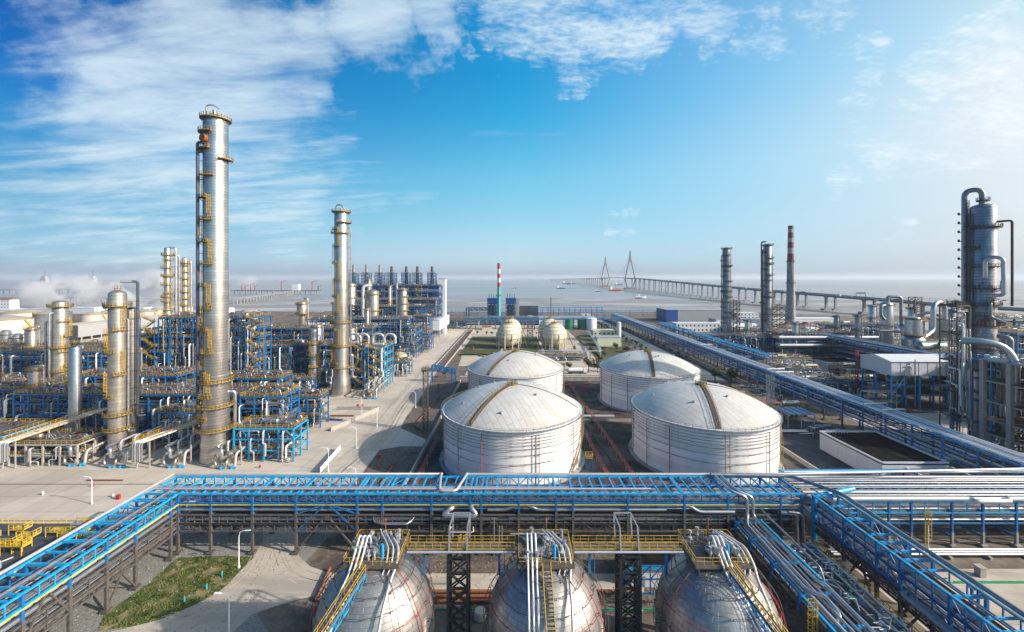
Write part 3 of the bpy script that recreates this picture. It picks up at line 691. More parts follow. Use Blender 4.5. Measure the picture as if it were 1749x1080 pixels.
# bund walls
def wallobj(name, label, x0,x1,y0,y1,h,mat='concrete',cat='wall',cap_=True):
    mb = MB(); mb.bb(x0,x1,y0,y1,0,h)
    if cap_: mb.bb(x0-.06,x1+.06,y0-.06,y1+.06,h,h+.12)
    o = mb.build(name, M[mat], None, ((x0+x1)/2,(y0+y1)/2,0)); return tag(o, label, cat)
wallobj('bund_wall','low concrete bund wall left of the two left tanks',-31.8,-31.4,99,237,1.3)
wallobj('bund_wall','low concrete bund wall right of the front right tank',92.6,93.1,99,200,1.3)
wallobj('boundary_wall','brown boundary wall crossing behind the four white tanks',-34,92,238.3,238.7,2.4,'concrete_grey')
wallobj('bund_wall','low concrete divider between front and rear tank pairs',-31.2,92.4,171.2,171.6,.9)
wallobj('boundary_wall','long dark boundary wall beside the avenue and the right pipe rack',127.2,127.6,215,600,2.6,'concrete_grey')
# pipe tracks in the bund
def pipe(name, path, r, mat, label, n=8, bend=None, group=None, cat='pipe', clips=None):
    mb = MB(); mb.tube(path, r, n, bend=r*2.5 if bend is None else bend); o = mb.build(name, M[mat] if isinstance(mat,str) else mat, None, path[0])
    return tag(o, label, cat, group)
def pipe_track(x, pts_x, y0, y1, label, z=1.7, mat='pink_red'):
    t = thing('pipe_sleeper_rack', label, 'pipe track', (pts_x[0], y0, 0))
    mb = MB(); y = y0
    n = max(1,int(abs(y1-y0)/5)); 
    for i in range(n+1):
        f = i/n; xx = pts_x[0]+(pts_x[1]-pts_x[0])*f; yy = y0+(y1-y0)*f
        mb.bb(xx-.8,xx+.8,yy-.1,yy+.1,z-.25,z-.1); mb.bb(xx-.7,xx-.5,yy-.1,yy+.1,0,z-.25); mb.bb(xx+.5,xx+.7,yy-.1,yy+.1,0,z-.25)
    mb.build('support', M['concrete_grey'], t)
    for k in range(3):
        mb = MB(); mb.tube([(pts_x[0]-.5+k*.5,y0,z),(pts_x[1]-.5+k*.5,y1,z)], .14, 6); mb.build('pipe', M[mat], t)
pipe_track(0,(29.5,33),234,172,'faded red pipe track running between the two rear tanks')
pipe_track(0,(33,36),172,102,'faded red pipe track running between the two front tanks')
pipe_track(0,(-28.5,-28.5),150,100,'faded red pipe track left of the front left tank')
pipe_track(0,(26,28),170,102,'faded red pipe track close to the right side of the front left tank')
for k,(yy,zz_,xa,xb) in enumerate(((173,1.6,24,42),(229,1.8,24,41),(223,1.8,24,41))):
    for j in range(3): pipe('crossing_pipe', [(xa,yy+j*.7,zz_),(xb,yy+j*.7,zz_)], .2, 'pink_red' if k else 'pipe_white', ['pale pipe crossing between the two pairs of tanks','faded red pipe crossing behind the rear tanks','faded red pipe crossing between the rear tanks'][k], group=['pale pipes between tank pairs','red pipes behind the rear tanks','red pipes between the rear tanks'][k])
mb = MB(); mb.tube([(30.5,234,.25),(31,200,.25),(32,170,.25)],.3,6); mb.tube([(29,168,.25),(33,110,.25)],.3,6)
tag(mb.build('drain_hose', M['black_steel'], None, (30,200,0)), 'black drain line lying on the dark floor between the tanks', 'drain line')
# ================================================================ pipe racks
def rack(name, label, ax, a0, a1, b0, b1, posts, ztop, zs, zcol=9.0, truss_sets=(), beam_step=2.4, wp=.5, group=None, top_mat='sky_blue', mid_beams=True, base_mat='steel_dark', cat='pipe rack', xbrace=()):
    """ax 'x' or 'y': the way it runs. a = along, b = across; posts = positions along; zs = lower tier heights.
    truss_sets: (side b, z, h, n per span, mat, diag)"""
    P = (lambda a, b, z: (a, b, z)) if ax == 'x' else (lambda a, b, z: (b, a, z))
    t = thing(name, label, cat, P((a0+a1)/2, (b0+b1)/2, 0), group)
    for a in posts:
        for b in (b0, b1):
            mb = MB(); mb.bar(P(a,b,zcol), P(a,b,ztop), wp*.8); o = mb.build('post', M['blue'], t)
            if zcol > 0.5:
                mb = MB(); mb.bar(P(a,b,0), P(a,b,zcol), wp); mb.box(P(a,b,.25), (1.3,1.3,.5)); mb.build('fireproofed_base', M[base_mat], o)
        mb = MB()
        mb.bar(P(a,b0,ztop-.2),P(a,b1,ztop-.2),.35,.45); mb.build('portal_beam', M[top_mat], t)
        if mid_beams:
            mb = MB()
            for z in zs: mb.bar(P(a,b0,z),P(a,b1,z),.3,.4)
            if zs: mb.build('tier_beam', M['blue'] if zs[0] > zcol else M['steel_dark'], t)
    # longitudinal chords + panel trusses
    for (b, z, h, step, mt, dg) in truss_sets:
        for p, q in zip(posts, posts[1:]):
            mb = MB(); n = max(2, int(round(abs(q-p)/step)))
            d_ = dg if dg in (True, False) else (R.random() < dg)
            truss(mb, P(p,b,z), P(q,b,z), h, n, w=.16, diag=d_, cw=.32); mb.build('side_truss', M[mt], t)
    for b in (b0, b1):
        for z in zs:
            mb = MB(); mb.bar(P(a0,b,z),P(a1,b,z),.22,.3); mb.build('tier_chord', M['blue'] if z > zcol else M['steel_dark'], t)
        mb = MB(); mb.bar(P(a0,b,ztop),P(a1,b,ztop),.36,.34); mb.build('top_chord', M[top_mat], t)
    if beam_step:
        n = int(abs(a1-a0)/beam_step)
        for i in range(n+1):
            a = a0+(a1-a0)*i/n
            if min(abs(a-p) for p in posts) < .5: continue
            mb = MB(); mb.bar(P(a,b0,ztop+.02),P(a,b1,ztop+.02),.26,.3); mb.build('cross_beam', M[top_mat], t)
        for i in range(0, n, 3):   # light diagonals in the roof
            a = a0+(a1-a0)*i/n; c = a0+(a1-a0)*(i+2)/n
            if R.random() < .25: mb = MB(); mb.bar(P(a,b0,ztop-.12),P(c,b1,ztop-.12),.12); mb.bar(P(a,b1,ztop-.14),P(c,b0,ztop-.14),.12); mb.build('roof_brace', M[top_mat], t)
        mb = MB(); bm = (b0+b1)/2; mb.bar(P(a0,bm,ztop-.3),P(a1,bm,ztop-.3),.2,.3); mb.build('ridge_beam', M['blue'], t)
    for (i, b, z0, z1, mt) in xbrace:
        p, q = posts[i], posts[i+1]; mb = MB(); mb.bar(P(p,b,z0),P((p+q)/2,b,z1),.28); mb.bar(P(q,b,z0),P((p+q)/2,b,z1),.28); mb.build('brace', M[mt], t)
    return t
def runs(ax, a0, a1, items, names, group, label, loop_p=0.0):
    """filler pipes on a tier: (b, z, r, mat)"""
    P = (lambda a, b, z: (a, b, z)) if ax == 'x' else (lambda a, b, z: (b, a, z))
    for (b, z, r, mt) in items:
        path = [P(a0,b,z),P(a1,b,z)]
        pipe(names, path, r, mt, label, n=8 if r > .14 else 6, group=group)
def xf(px): return (px-CX)/F*89.2
posts = [-80.5]+[xf(p) for p in (307,360,432,506,610,653,737,822,886,950,1023,1100,1169,1243,1334,1370)]
posts = [-80.2, -73.4, -66.3, -57.2, -47.7, -34.4, -28.9, -18.2, -9.9, -7.4+.0, .8, 8.9, 12.6, 24.5, 36.8, 46.3, 57.8, 62.4]
Y0, Y1 = 89.2, 96.8
cross = rack('pipe_rack','long blue pipe rack with light blue roof beams crossing in front of the white tanks','x',-80.2,62.4,Y0,Y1,posts,13.0,[11.0,8.4,6.6,4.9],zcol=9.0,
   truss_sets=((Y0,11.0,2.0,2.1,'blue',.55),(Y1,11.0,2.0,2.1,'blue',.7),(Y0+.0,6.6,1.8,2.0,'steel_dark',False),(Y0,4.9,1.6,2.4,'steel_dark',.6),(Y1,4.9,1.7,2.4,'steel_dark',False)),
   beam_step=2.35, xbrace=((4,Y0,0.5,8.4,'steel_dark'),(4,Y0,8.6,10.9,'blue'),(4,Y0,4.9,11,'blue')))
RM = ['pipe','pipe_grey','pipe_dark','pipe','pipe_grey','pipe_white']
def tier(n, b0, b1, z, rmin, rmax, seed, mats=RM):
    r = random.Random(seed); out = []; b = b0+.35
    while b < b1-.3:
        rr = r.uniform(rmin, rmax); out.append((b+rr, z+rr, rr, r.choice(mats))); b += 2*rr+r.uniform(.08,.45)
    return out
runs('x',-80,62.6,tier(0,Y0+.2,Y1,11.2,.08,.17,3),'thin_pipe','thin pipes on the upper tier of the long cross rack','thin pipe on the upper tier of the long blue cross rack, under its roof beams')
runs('x',-72,62.6,tier(0,Y0+1.2,Y1,8.6,.16,.38,4),'service_pipe','pipes on the second tier of the long cross rack','insulated pipe on the second tier of the long blue cross rack')
runs('x',-72,62.6,[(Y0+.5+.55*i,z_,.13+.05*(i%3),['pipe_dark','pipe_grey','pipe_dark'][i%3]) for z_ in (5.9,7.7) for i in range(9)],'dark_filler_pipe','dark filler pipes between the lower tiers of the long cross rack','dark filler pipe for shade hung between the lower tiers of the long cross rack')  # dark filler pipes added to deepen the shade inside the rack
runs('x',-72,62.6,tier(0,Y0+.2,Y1,6.8,.1,.26,5),'service_pipe','pipes on the third tier of the long cross rack','grey pipe on the third tier down of the long cross rack')
runs('x',-72,62.6,tier(0,Y0+.4,Y1,5.1,.14,.36,6,['pipe_dark','pipe_grey','pipe_dark','pipe_grey']),'service_pipe','pipes on the lowest tier of the long cross rack','dark pipe on the lowest tier of the long cross rack')
# the individual big ones
xa, xb = -80.6, 150
yb = 97.2
lx0, lx1 = (757-CX)/F*93, (792-CX)/F*93
pipe('header_pipe',[(xa,yb,13.45),(lx0-1.0,yb,13.45),(lx0-1.2,yb,13.6),(lx0-.2,Y0+.1,13.65),(lx1-1.2,Y0+.1,13.65),(lx1+.3,yb,13.6),(lx1+.6,yb,13.45),(62,yb,13.45),(140,101,13.3)],.3,'pipe_white','long pale pipe along the far top edge of the cross rack, dipping forward once',n=10,bend=.9)
pipe('header_pipe',[(-79.5,Y0+1.3,13.45),(30,Y0+1.3,13.45)],.22,'pipe_white','pale pipe lying along the near roof edge of the long cross rack',n=8)
pipe('header_pipe',[(-79.5,Y0+2.1,13.4),(12,Y0+2.1,13.4)],.14,'pipe_white','thinner pale pipe second from the near roof edge of the long cross rack',n=8)
pipe('gas_pipe',[(-80,Y0-.05,10.65),(62.6,Y0-.05,10.65)],.13,'yellow_pipe','thin yellow pipe running along the front of the long cross rack')
pipe('header_pipe',[(-74,Y0+.55,9.35),(-14.6,Y0+.55,9.35),(-13.9,Y0+.5,9.35)],.34,'pipe','big silver pipe along the front of the cross rack, left of the tray loop',n=12)
pipe('header_pipe',[(-13.6,Y0-.0,10.0),(-14.2,Y0-.5,10.0),(-15.8,Y0-1.0,8.9),(-8.2,Y0-1.0,8.9),(-9.4,Y0-.5,10.0),(-9.8,Y0+.2,10.4)],.52,'pipe','fat silver expansion loop hanging on the front of the cross rack near its middle',n=12,bend=1.4)
pipe('header_pipe',[(-6,Y0+.5,9.3),(-1.9,Y0+.5,9.3),(-.4,Y0+.4,10.3),(3.2,Y0+.4,10.3),(4.8,Y0+.5,9.3),(33,Y0+.5,9.3)],.34,'pipe','big silver pipe with a raised step along the front of the cross rack',n=12,bend=.9)
pipe('header_pipe',[(35,Y0+.4,10.3),(38,Y0+.4,10.3),(39.8,Y0-.2,9.2),(47.6,Y0-.2,9.2)],.38,'pipe','silver pipe at the front of the cross rack dropping toward the small side rack',n=12,bend=.9)
for k in range(5):
    d = k*.42
    pipe('loop_pipe',[(-31+d,Y0+.1-.0,7.9-.1*k),(-31+d+.7,Y0-.75-.16*k,7.2-.0*k),(-22.6-d*.4,Y0-.75-.16*k,7.2),(-22-d*.4,Y0+.1,7.9-.1*k)],.11,'pipe','slim silver pipe loop hanging in a bunch on the front of the cross rack',group='bunch of slim pipe loops on the cross rack',bend=.4)
pipe('loop_pipe',[(-14,Y0+.1,5.8),(-14.4,Y0-.7,5.1),(-9,Y0-.7,5.1),(-9.2,Y0+.1,5.8)],.15,'pipe_white','slim pale pipe loop low on the front of the cross rack, below the fat loop',bend=.4)
for x in (-4.6,-3.5,-2.9): pipe('drop_pipe',[(x,Y0-.6,8.2 if x<-4 else 6.4),(x,Y0-.7,.2)],.17,'pipe_grey','vertical grey pipe dropping from the front of the cross rack near its middle',group='drop pipes at the middle of the cross rack')
pipe('hanger_pipe',[(-1,Y0-.8,4.8),(7,Y0-.8,4.8)],.12,'pipe_white','short pale pipe hanging low in front of the cross rack above the middle sphere')

# left rack, running toward the viewer
XL0, XL1 = -80.6, -73.4
lp = [42,50.5,61,67.5,73.6,79.2,87.3]
left = rack('pipe_rack','light blue pipe rack running down to the lower left corner past the grass','y',38,89.0,XL0,XL1,lp,13.0,[11.0,8.4,6.6,4.9],zcol=9.0,
   truss_sets=((XL1,11.0,2.0,2.1,'sky_blue',.45),(XL0,11.0,2.0,2.3,'blue',.5),(XL1,6.6,1.8,2.6,'steel_dark',False),(XL1,4.9,1.2,2.6,'steel_dark',.5)),beam_step=2.6,xbrace=((4,XL1,.4,5,'steel_dark'),(2,XL1,5,11,'steel_dark')))
runs('y',36,96,tier(0,XL0+.2,XL1,11.2,.08,.17,13),'thin_pipe','thin pipes on the upper tier of the lower left rack','thin pipe on the upper tier of the light blue lower left rack')
runs('y',36,96,tier(0,XL0+.2,XL1-.9,8.6,.14,.34,14),'service_pipe','pipes on the second tier of the lower left rack','insulated pipe on the second tier of the lower left rack')
runs('y',36,96,tier(0,XL0+.2,XL1,6.8,.1,.22,15),'service_pipe','pipes on the third tier of the lower left rack','grey pipe on the third tier of the lower left rack')
runs('y',36,96,tier(0,XL0+.2,XL1,5.1,.14,.3,16,['pipe_dark','pipe_grey','pipe']),'service_pipe','pipes on the lowest tier of the lower left rack','pipe on the lowest tier of the lower left rack')
pipe('header_pipe',[(-81.0,36,13.5),(-81.0,97.3,13.5)],.3,'pipe_white','long pale pipe along the far edge on top of the lower left rack',n=10)
pipe('header_pipe',[(-75.4,36,13.45),(-75.4,92,13.45)],.3,'pipe_grey','grey pipe along the roof of the lower left rack near its right edge',n=10)
pipe('gas_pipe',[(-73.15,36,10.75),(-73.15,89,10.75)],.12,'yellow_pipe','thin yellow pipe along the near side of the lower left rack')
pipe('header_pipe',[(-73.9,36,9.2),(-73.9,90,9.2)],.42,'pipe','fat silver pipe along the near side of the lower left rack',n=12)
pipe('header_pipe',[(-73.9,36,5.6),(-73.9,95,5.6)],.34,'pipe','silver pipe low on the near side of the lower left rack',n=10)

# right diagonal rack R2
XR0, XR1 = 64.4, 69.8
rp = [42,48,54.5,60.7,68.5,73,80.3,88.5]
r2 = rack('pipe_rack','blue truss pipe rack running down to the lower right corner','y',38,89,XR0,XR1,rp,13.0,[10.6,8.2],zcol=7.6,
   truss_sets=((XR0,10.6,2.4,2.4,'blue',.5),(XR0,8.2,2.2,2.4,'blue',True),(XR1,10.6,2.4,2.4,'blue',.5),(XR0,5.6,1.8,2.4,'steel_dark',True)),beam_step=4.6,xbrace=((3,XR0,.4,7.5,'steel_dark'),(5,XR0,.4,7.5,'steel_dark')),base_mat='steel_dark')
runs('y',36,92,tier(0,XR0+.3,XR1-1.2,10.8,.14,.36,23,['pipe','pipe','pipe_grey','pipe_white','pipe']),'service_pipe','pipes on the upper tier of the lower right rack','silver pipe on the upper tier of the lower right truss rack')
runs('y',36,92,tier(0,XR0+.1,XR1,8.4,.08,.2,24,['pipe_grey','pipe_dark','pipe']),'thin_pipe','thin pipes on the lower tier of the lower right rack','thin pipe on the lower tier of the lower right truss rack')
runs('y',36,89,tier(0,XR0-.3,XR1,5.8,.1,.3,25,['pipe_dark','pipe_grey']),'service_pipe','dark pipes under the lower right rack','dark pipe slung under the lower right truss rack')
pipe('header_pipe',[(46,Y1-.3,13.75),(64.2,Y1-1,13.75),(69.9,88,13.75),(69.9,36,13.75)],.38,'pipe_grey','fat bluish grey pipe along the top right edge of the lower right rack',n=12,bend=1.5)
pipe('header_pipe',[(68.8,90,13.55),(68.8,36,13.55)],.2,'pipe_grey','slimmer bluish grey pipe beside the fat one on top of the lower right rack')
pipe('header_pipe',[(65.6,90,13.5),(65.6,36,13.5)],.16,'pipe_grey','thin grey pipe along the top left edge of the lower right rack')
pipe('rusty_pipe',[(67.2,90,11.7),(67.2,36,11.7)],.2,'rust','rusty brown pipe amid the silver ones on the lower right rack')
for k in range(2):
    pipe('loop_pipe',[(64.2,66.5-k*.8,9.0),(62.6-.0*k+k*.8,66.5-k*.8,8.8),(62.6+k*.8,56.5+k*.8,8.8),(64.2,56.5+k*.8,9.0)],.4,'pipe_grey','grey pipe loop bulging left of the lower right rack, %s of the two' % ('outer','inner')[k],n=12,bend=1.6)
# stub post tops along its right side
for y in (75,64,54):
    t = thing('pipe_support','blue stub support post standing just right of the lower right rack','pipe support',(71.6,y,0),'stub posts beside the lower right rack')
    mb = MB(); mb.bar((71.3,y,0),(71.3,y,11.5),.28); mb.bar((72.3,y,0),(72.3,y,11.5),.28); mb.box((71.8,y,11.6),(1.7,.9,.18)); mb.build('post', M['blue'], t)
    mb = MB(); mb.bar((71.2,y,9.4),(70,y,9.4),.2); mb.build('arm', M['blue'], t)

# small side rack R1, lower
XS0, XS1 = 47.5, 53.3
sp = [44,50,56,62,68.5,76,83,88.6]
r1 = rack('pipe_rack','low narrow pipe rack running toward the viewer right of the third sphere','y',44,89,XS0,XS1,sp,7.4,[5.4],zcol=4.2,
   truss_sets=((XS0,5.4,2.0,2.6,'steel_dark',.5),(XS1,5.4,2.0,2.6,'steel_dark',.5)),beam_step=0,base_mat='steel_dark')
runs('y',58,90,[(48.6,7.75,.26,'pipe_white'),(50.0,7.75,.14,'pipe_white'),(50.9,7.75,.2,'pipe'),(52.1,7.7,.13,'pipe')],'service_pipe','silver pipes on top of the low narrow rack','silver pipe lying on top of the low narrow rack right of the third sphere')
runs('y',44,90,tier(0,XS0+.2,XS1,5.6,.1,.24,33),'service_pipe','pipes inside the low narrow rack','pipe inside the low narrow rack right of the third sphere')
pipe('riser_pipe',[(46.8,96.5,13.6),(47.0,89.6,13.5),(50.1,88.7,12.6),(50.1,88.4,8.6),(48.6,86,8.2),(48.4,68,8.2),(50.4,66.6,8.2),(50.5,63.5,7.6),(49,62.6,7.2),(49,58,7.2)],.32,'pipe','curved silver pipe dropping from the cross rack roof onto the narrow rack, left of two',n=12,bend=.9)
pipe('riser_pipe',[(48.2,96.5,13.6),(48.4,89.6,13.5),(51.4,88.7,12.6),(51.4,88.4,8.6),(51.6,86,8.2),(51.6,70,8.2),(52.4,69,8.2),(52.4,60,8.2)],.28,'pipe','curved silver pipe dropping from the cross rack roof onto the narrow rack, right of two',n=12,bend=.9)
pipe('frame_pipe',[(XS1+.2,89,9.6),(XS1+.2,72,9.2),(XS1+.2,71,7.6)],.2,'pipe_grey','grey pipe sloping along the right side of the low narrow rack')
pipe('riser_pipe',[(57.5,Y0-.4,9.2),(60,Y0-.8,9.2),(60.6,Y0-.9,9),(60.6,Y0-.9,2.6),(60.6,Y0-1.2,2.2)],.42,'pipe','thick vertical silver pipe in front of the cross rack right of the low narrow rack',n=12,bend=1.1)
pipe('riser_pipe',[(58.8,Y0-.9,9.6),(61.6,Y0-1.3,9.4),(61.9,Y0-1.4,2.6)],.28,'pipe_grey','slimmer grey vertical pipe next to the thick one in front of the cross rack',n=10,bend=1.0)
pipe('riser_pipe',[(76,Y0+3,12.6),(65.5,Y0-.2,12.6),(64.6,Y0-.6,12.2),(64.6,Y0-.6,3.4)],.55,'sky_blue','fat light blue pipe bending down at the junction of the racks',n=14,bend=1.7)
for k in range(2):
    pipe('low_loop_pipe',[(59+k*.8,80.5,2.2),(59.2+k*.8,80.3,4.6-.5*k),(68.2-k*.8,79.8,4.6-.5*k),(68.4-k*.8,79.6,2.6),(76,80,2.4)],.3,'pipe','low silver pipe arch under the lower right rack, %s of the two' % ('taller','shorter')[k],n=10,bend=.9)

# wide right-hand cross rack
RX0, RX1, RY0, RY1 = 70.2, 150, 91.6, 103
pr = [70.6,76.5,83.5,88.5,97.6,104.5,112,120,128,136,144,150]
wr = rack('pipe_rack','wide blue pipe rack loaded with pale pipes at the right edge','x',RX0,RX1,RY0,RY1,pr,10.2,[7.6,5.2,2.2],zcol=3.2,
   truss_sets=((RY0,7.6,2.4,3.4,'sky_blue',False),(RY1,10.2,1.6,3.6,'blue',.2)),beam_step=2.8,base_mat='concrete_grey')
runs('x',66,152,[(RY0+.4+i*1.1,10.5+R.uniform(-.1,.3),R.choice([.2,.3,.34,.14]),R.choice(['pipe_white','pipe','pipe_grey','pipe_white'])) for i in range(10)],'service_pipe','pale pipes on top of the wide right rack','pale pipe lying on the top tier of the wide right rack')
runs('x',70,152,tier(0,RY0+.1,RY1,7.8,.2,.42,41,['pipe','pipe_white','pipe_grey']),'service_pipe','pipes on the middle tier of the wide right rack','silver pipe on the middle tier of the wide right rack')
runs('x',70,152,tier(0,RY0+.1,RY1,5.4,.12,.3,42),'service_pipe','pipes on the lower tier of the wide right rack','pipe on the lower tier of the wide right rack')
pipe('header_pipe',[(70.5,RY0-.4,10.9),(101,RY0-.4,10.9),(101.6,RY0-1.4,10.9),(109,RY0-1.4,10.9),(109.6,RY0-.4,10.9),(152,RY0-.4,10.9)],.48,'pipe_white','fattest pale pipe along the near top edge of the wide right rack',n=12,bend=.9)
for k in range(3): pipe('header_pipe',[(66,RY1-.5-k*1.6,11.8+.45*(k%2)),(152,RY1-.5-k*1.6,11.8+.45*(k%2))],.26,['sky_blue','pipe_white','pipe_white'][k],'pipe carried high along the far side of the wide right rack',group='high pipes at the far side of the wide right rack')
for k in range(3):
    y = RY0-2.4-k*.75
    pipe('ground_pipe',[(68,y,.9),(80.6-k,y,.9),(81.6-k,y-.9,1.3),(84.6-k,y-.9,1.3),(85.5-k,y,.9),(150,y,.9)],.3,'pipe','silver pipe near the ground in front of the wide right rack',group='low silver pipes in front of the wide right rack',n=10,bend=.7)
for k in range(9):
    x = 76+k*8.4; mb = MB(); mb.bb(x-.3,x+.3,RY0-4.6,RY0-2,0,.58); tag(mb.build('sleeper', M['concrete'],None,(x,RY0-3,0)),'concrete sleeper under the low pipes in front of the wide right rack','sleeper','sleepers under the low silver pipes')
for x in (93.6,109.5): 
    mb = MB(); mb.box((x,82.5,.9),(1.2,1.2,1.8)); mb.box((x,82.5,1.9),(1.5,1.5,.2)); tag(mb.build('concrete_plinth', M['concrete'],None,(x,82.5,0)),'squat concrete plinth on the pad before the wide right rack','plinth','plinths on the right pad')
mb = MB(); mb.bb(86,160,80.4,80.5,.02,.5); mb.bb(72,86,81.5,81.6,.02,.35); tag(mb.build('green_netting', M['green_net'],None,(110,80.4,0)),'strip of green netting laid along the ground before the wide right rack','netting')
t = thing('caged_ladder','orange caged ladder up the front of the wide right rack','ladder',(91.5,RY0-.9,0)); mb = MB(); ladder(mb,91.5,RY0-.5,0,7.6,-PI/2,w=.8,t=.1); mb.build('cage', M['yellow'],t)
pipe('tall_white_pole',[(89.3,88.6,0),(89.3,88.6,6.4)],.08,'white','slim white pole by the orange ladder at the wide right rack',cat='pole')

# big right rack R3 running away along the avenue
XB0, XB1 = 130.5, 137.5
bp_ = [106+9.6*i for i in range(62)]
bp_ = bp_[:48]
r3 = rack('pipe_rack','very long blue pipe rack running away beside the avenue toward the sea','y',106,106+9.6*47,XB0,XB1,bp_,11.6,[8.8,6.2],zcol=4.6,truss_sets=(),beam_step=4.9,base_mat='steel_dark')
mb = MB()
for y0,y1 in zip(bp_,bp_[1:]): truss(mb,(XB0,y0,8.8),(XB0,y1,8.8),2.6,3,w=.16,diag=False,cw=.3)
mb.build('side_truss', M['blue'], r3)
mb = MB()
for y0,y1 in zip(bp_,bp_[1:]): truss(mb,(XB0,y0,5.2),(XB0,y1,5.2),1.2,4,w=.14,diag=False,cw=.24)
mb.build('lower_truss', M['blue'], r3)
ti = []; b = XB0+.3
rr_ = random.Random(77)
while b < XB1-.2: r = rr_.uniform(.2,.36); ti.append((b+r,11.85+r,r,'white' if rr_.random() < .75 else 'pipe_white')); b += 2*r+rr_.uniform(.6,1.0)
ti = [(XB0+.6,12.2,.36,'white'),(XB0+2.3,12.15,.26,'white'),(XB0+3.9,12.25,.4,'pipe_white'),(XB0+5.4,12.1,.2,'white'),(XB0+6.6,12.2,.34,'white')]
runs('y',100,560,ti,'service_pipe','pale pipes on top of the long avenue rack','pale pipe lying on top of the very long avenue rack')
runs('y',100,560,[(XB0+.5,9.3,.3,'pipe'),(XB0+2.2,9.2,.2,'pipe_dark'),(XB0+4,9.2,.25,'pipe_dark')],'service_pipe','pipes on the middle tier of the avenue rack','pipe on the middle tier of the very long avenue rack')
runs('y',100,560,[(XB0+.5,6.7,.25,'pipe'),(XB0+2.4,6.7,.3,'pipe_dark')],'service_pipe','pipes on the lower tier of the avenue rack','pipe on the lower tier of the very long avenue rack')
for i, y in enumerate((128,141.5,198,262,322)):
    mb = MB()
    for k in range(2): mb.tube([(XB0-.1,y+k,9.2),(XB0-1.6+k*.6,y+k,9.2),(XB0-1.6+k*.6,y+8-k,9.2),(XB0-.1,y+8-k,9.2)],.28,8,bend=.8)
    tag(mb.build('expansion_loop', M['pipe_grey'],None,(XB0,y,9)),'grey pipe loop bulging from the near side of the avenue rack','pipe loop','side loops on the avenue rack')
for i, y in enumerate((146,153,205,212,290)):
    mb = MB(); mb.tube([(XB0-.5,y,12.4),(XB0-.4,y,12.9),(XB1+2.2,y+1,12.9),(XB1+2.2,y+1,12.0)],.3,8,bend=.5)
    tag(mb.build('crossover_pipe', M['pipe_white'],None,(XB0,y,12)),'pale pipe crossing over the top of the avenue rack','pipe','crossovers on top of the avenue rack')
# second companion rack, further right
cr_p = [250+11*i for i in range(18)]
rack('pipe_rack','shorter blue rack with a ribbed blue edge running parallel right of the avenue rack','y',250,250+11*17,152,157,cr_p,13.2,[10,7.2],zcol=3,truss_sets=((152,10,3.0,3,'blue',False),),beam_step=3.6)
runs('y',250,437,tier(0,152,157,10.2,.2,.4,61),'service_pipe','pipes on the companion rack','pipe on the shorter blue rack right of the avenue rack')
# rear cross rack at the far end of the site, and one halfway
rack('pipe_rack','distant blue pipe rack crossing behind the rear spheres','x',-58,126,478,486,[-58+11.5*i for i in range(17)],14,[11,8],zcol=4,truss_sets=((478,11,3.0,4,'blue',.5),),beam_step=6)
runs('x',-58,126,tier(0,478,486,11.2,.25,.5,71),'service_pipe','pipes on the distant cross rack','pipe on the distant rack behind the rear spheres')
rack('pipe_rack','far blue covered conveyor like rack at the shore end','x',24,128,600,606,[24+8*i for i in range(14)],17,[13],zcol=4,truss_sets=((600,13,4,4,'blue',True),),beam_step=8)
rack('pipe_rack','long low blue rack along the shore behind everything','x',-120,240,640,646,[-120+20*i for i in range(19)],9,[6],zcol=2,truss_sets=((640,6,3,6,'blue',False),),beam_step=0)
# ================================================================ foreground gas spheres
def sphere_mat():
    m = bpy.data.materials.new('sphere cladding'); m.use_nodes = True; nt = m.node_tree; L = nt.links.new; b = nt.nodes['Principled BSDF']
    b.inputs['Metallic'].default_value = .8; b.inputs['Roughness'].default_value = .25
    uv = nd(nt, 'ShaderNodeUVMap'); uv.uv_map = 'UVMap'
    bt = nd(nt, 'ShaderNodeTexBrick'); bt.inputs['Scale'].default_value = 1; bt.inputs['Brick Width'].default_value = 1.3; bt.inputs['Row Height'].default_value = .72; bt.inputs['Mortar Size'].default_value = .022
    bt.inputs['Color1'].default_value = (.42,.405,.395,1); bt.inputs['Color2'].default_value = (.33,.315,.31,1); bt.inputs['Mortar'].default_value = (.2,.17,.15,1); bt.inputs['Bias'].default_value = -.2
    L(uv.outputs[0], bt.inputs['Vector'])
    tc = nd(nt, 'ShaderNodeTexCoord'); n = nd(nt, 'ShaderNodeTexNoise'); n.inputs['Scale'].default_value = .45; n.inputs['Detail'].default_value = 9; n.inputs['Roughness'].default_value = .7
    mp = nd(nt, 'ShaderNodeMapping'); mp.inputs['Scale'].default_value = (1.5,1.5,.5); L(tc.outputs['Object'], mp.inputs[0]); L(mp.outputs[0], n.inputs['Vector'])
    r = nd(nt, 'ShaderNodeMapRange'); r.inputs[1].default_value = .48; r.inputs[2].default_value = .7; r.inputs[4].default_value = .5; L(n.outputs['Fac'], r.inputs[0])
    mx = nd(nt, 'ShaderNodeMix', data_type='RGBA'); L(r.outputs[0], mx.inputs[0]); L(bt.outputs[0], mx.inputs[6]); mx.inputs[7].default_value = (.2,.16,.135,1); L(mx.outputs[2], b.inputs['Base Color'])
    rr = nd(nt, 'ShaderNodeMapRange'); rr.inputs[3].default_value = .34; rr.inputs[4].default_value = .62; L(n.outputs['Fac'], rr.inputs[0]); L(rr.outputs[0], b.inputs['Roughness'])
    bp = nd(nt, 'ShaderNodeBump'); bp.invert = True; bp.inputs['Strength'].default_value = .5; bp.inputs['Distance'].default_value = .06; L(bt.outputs['Fac'], bp.inputs['Height']); L(bp.outputs[0], b.inputs['Normal'])
    return m
M['sphere'] = sphere_mat()
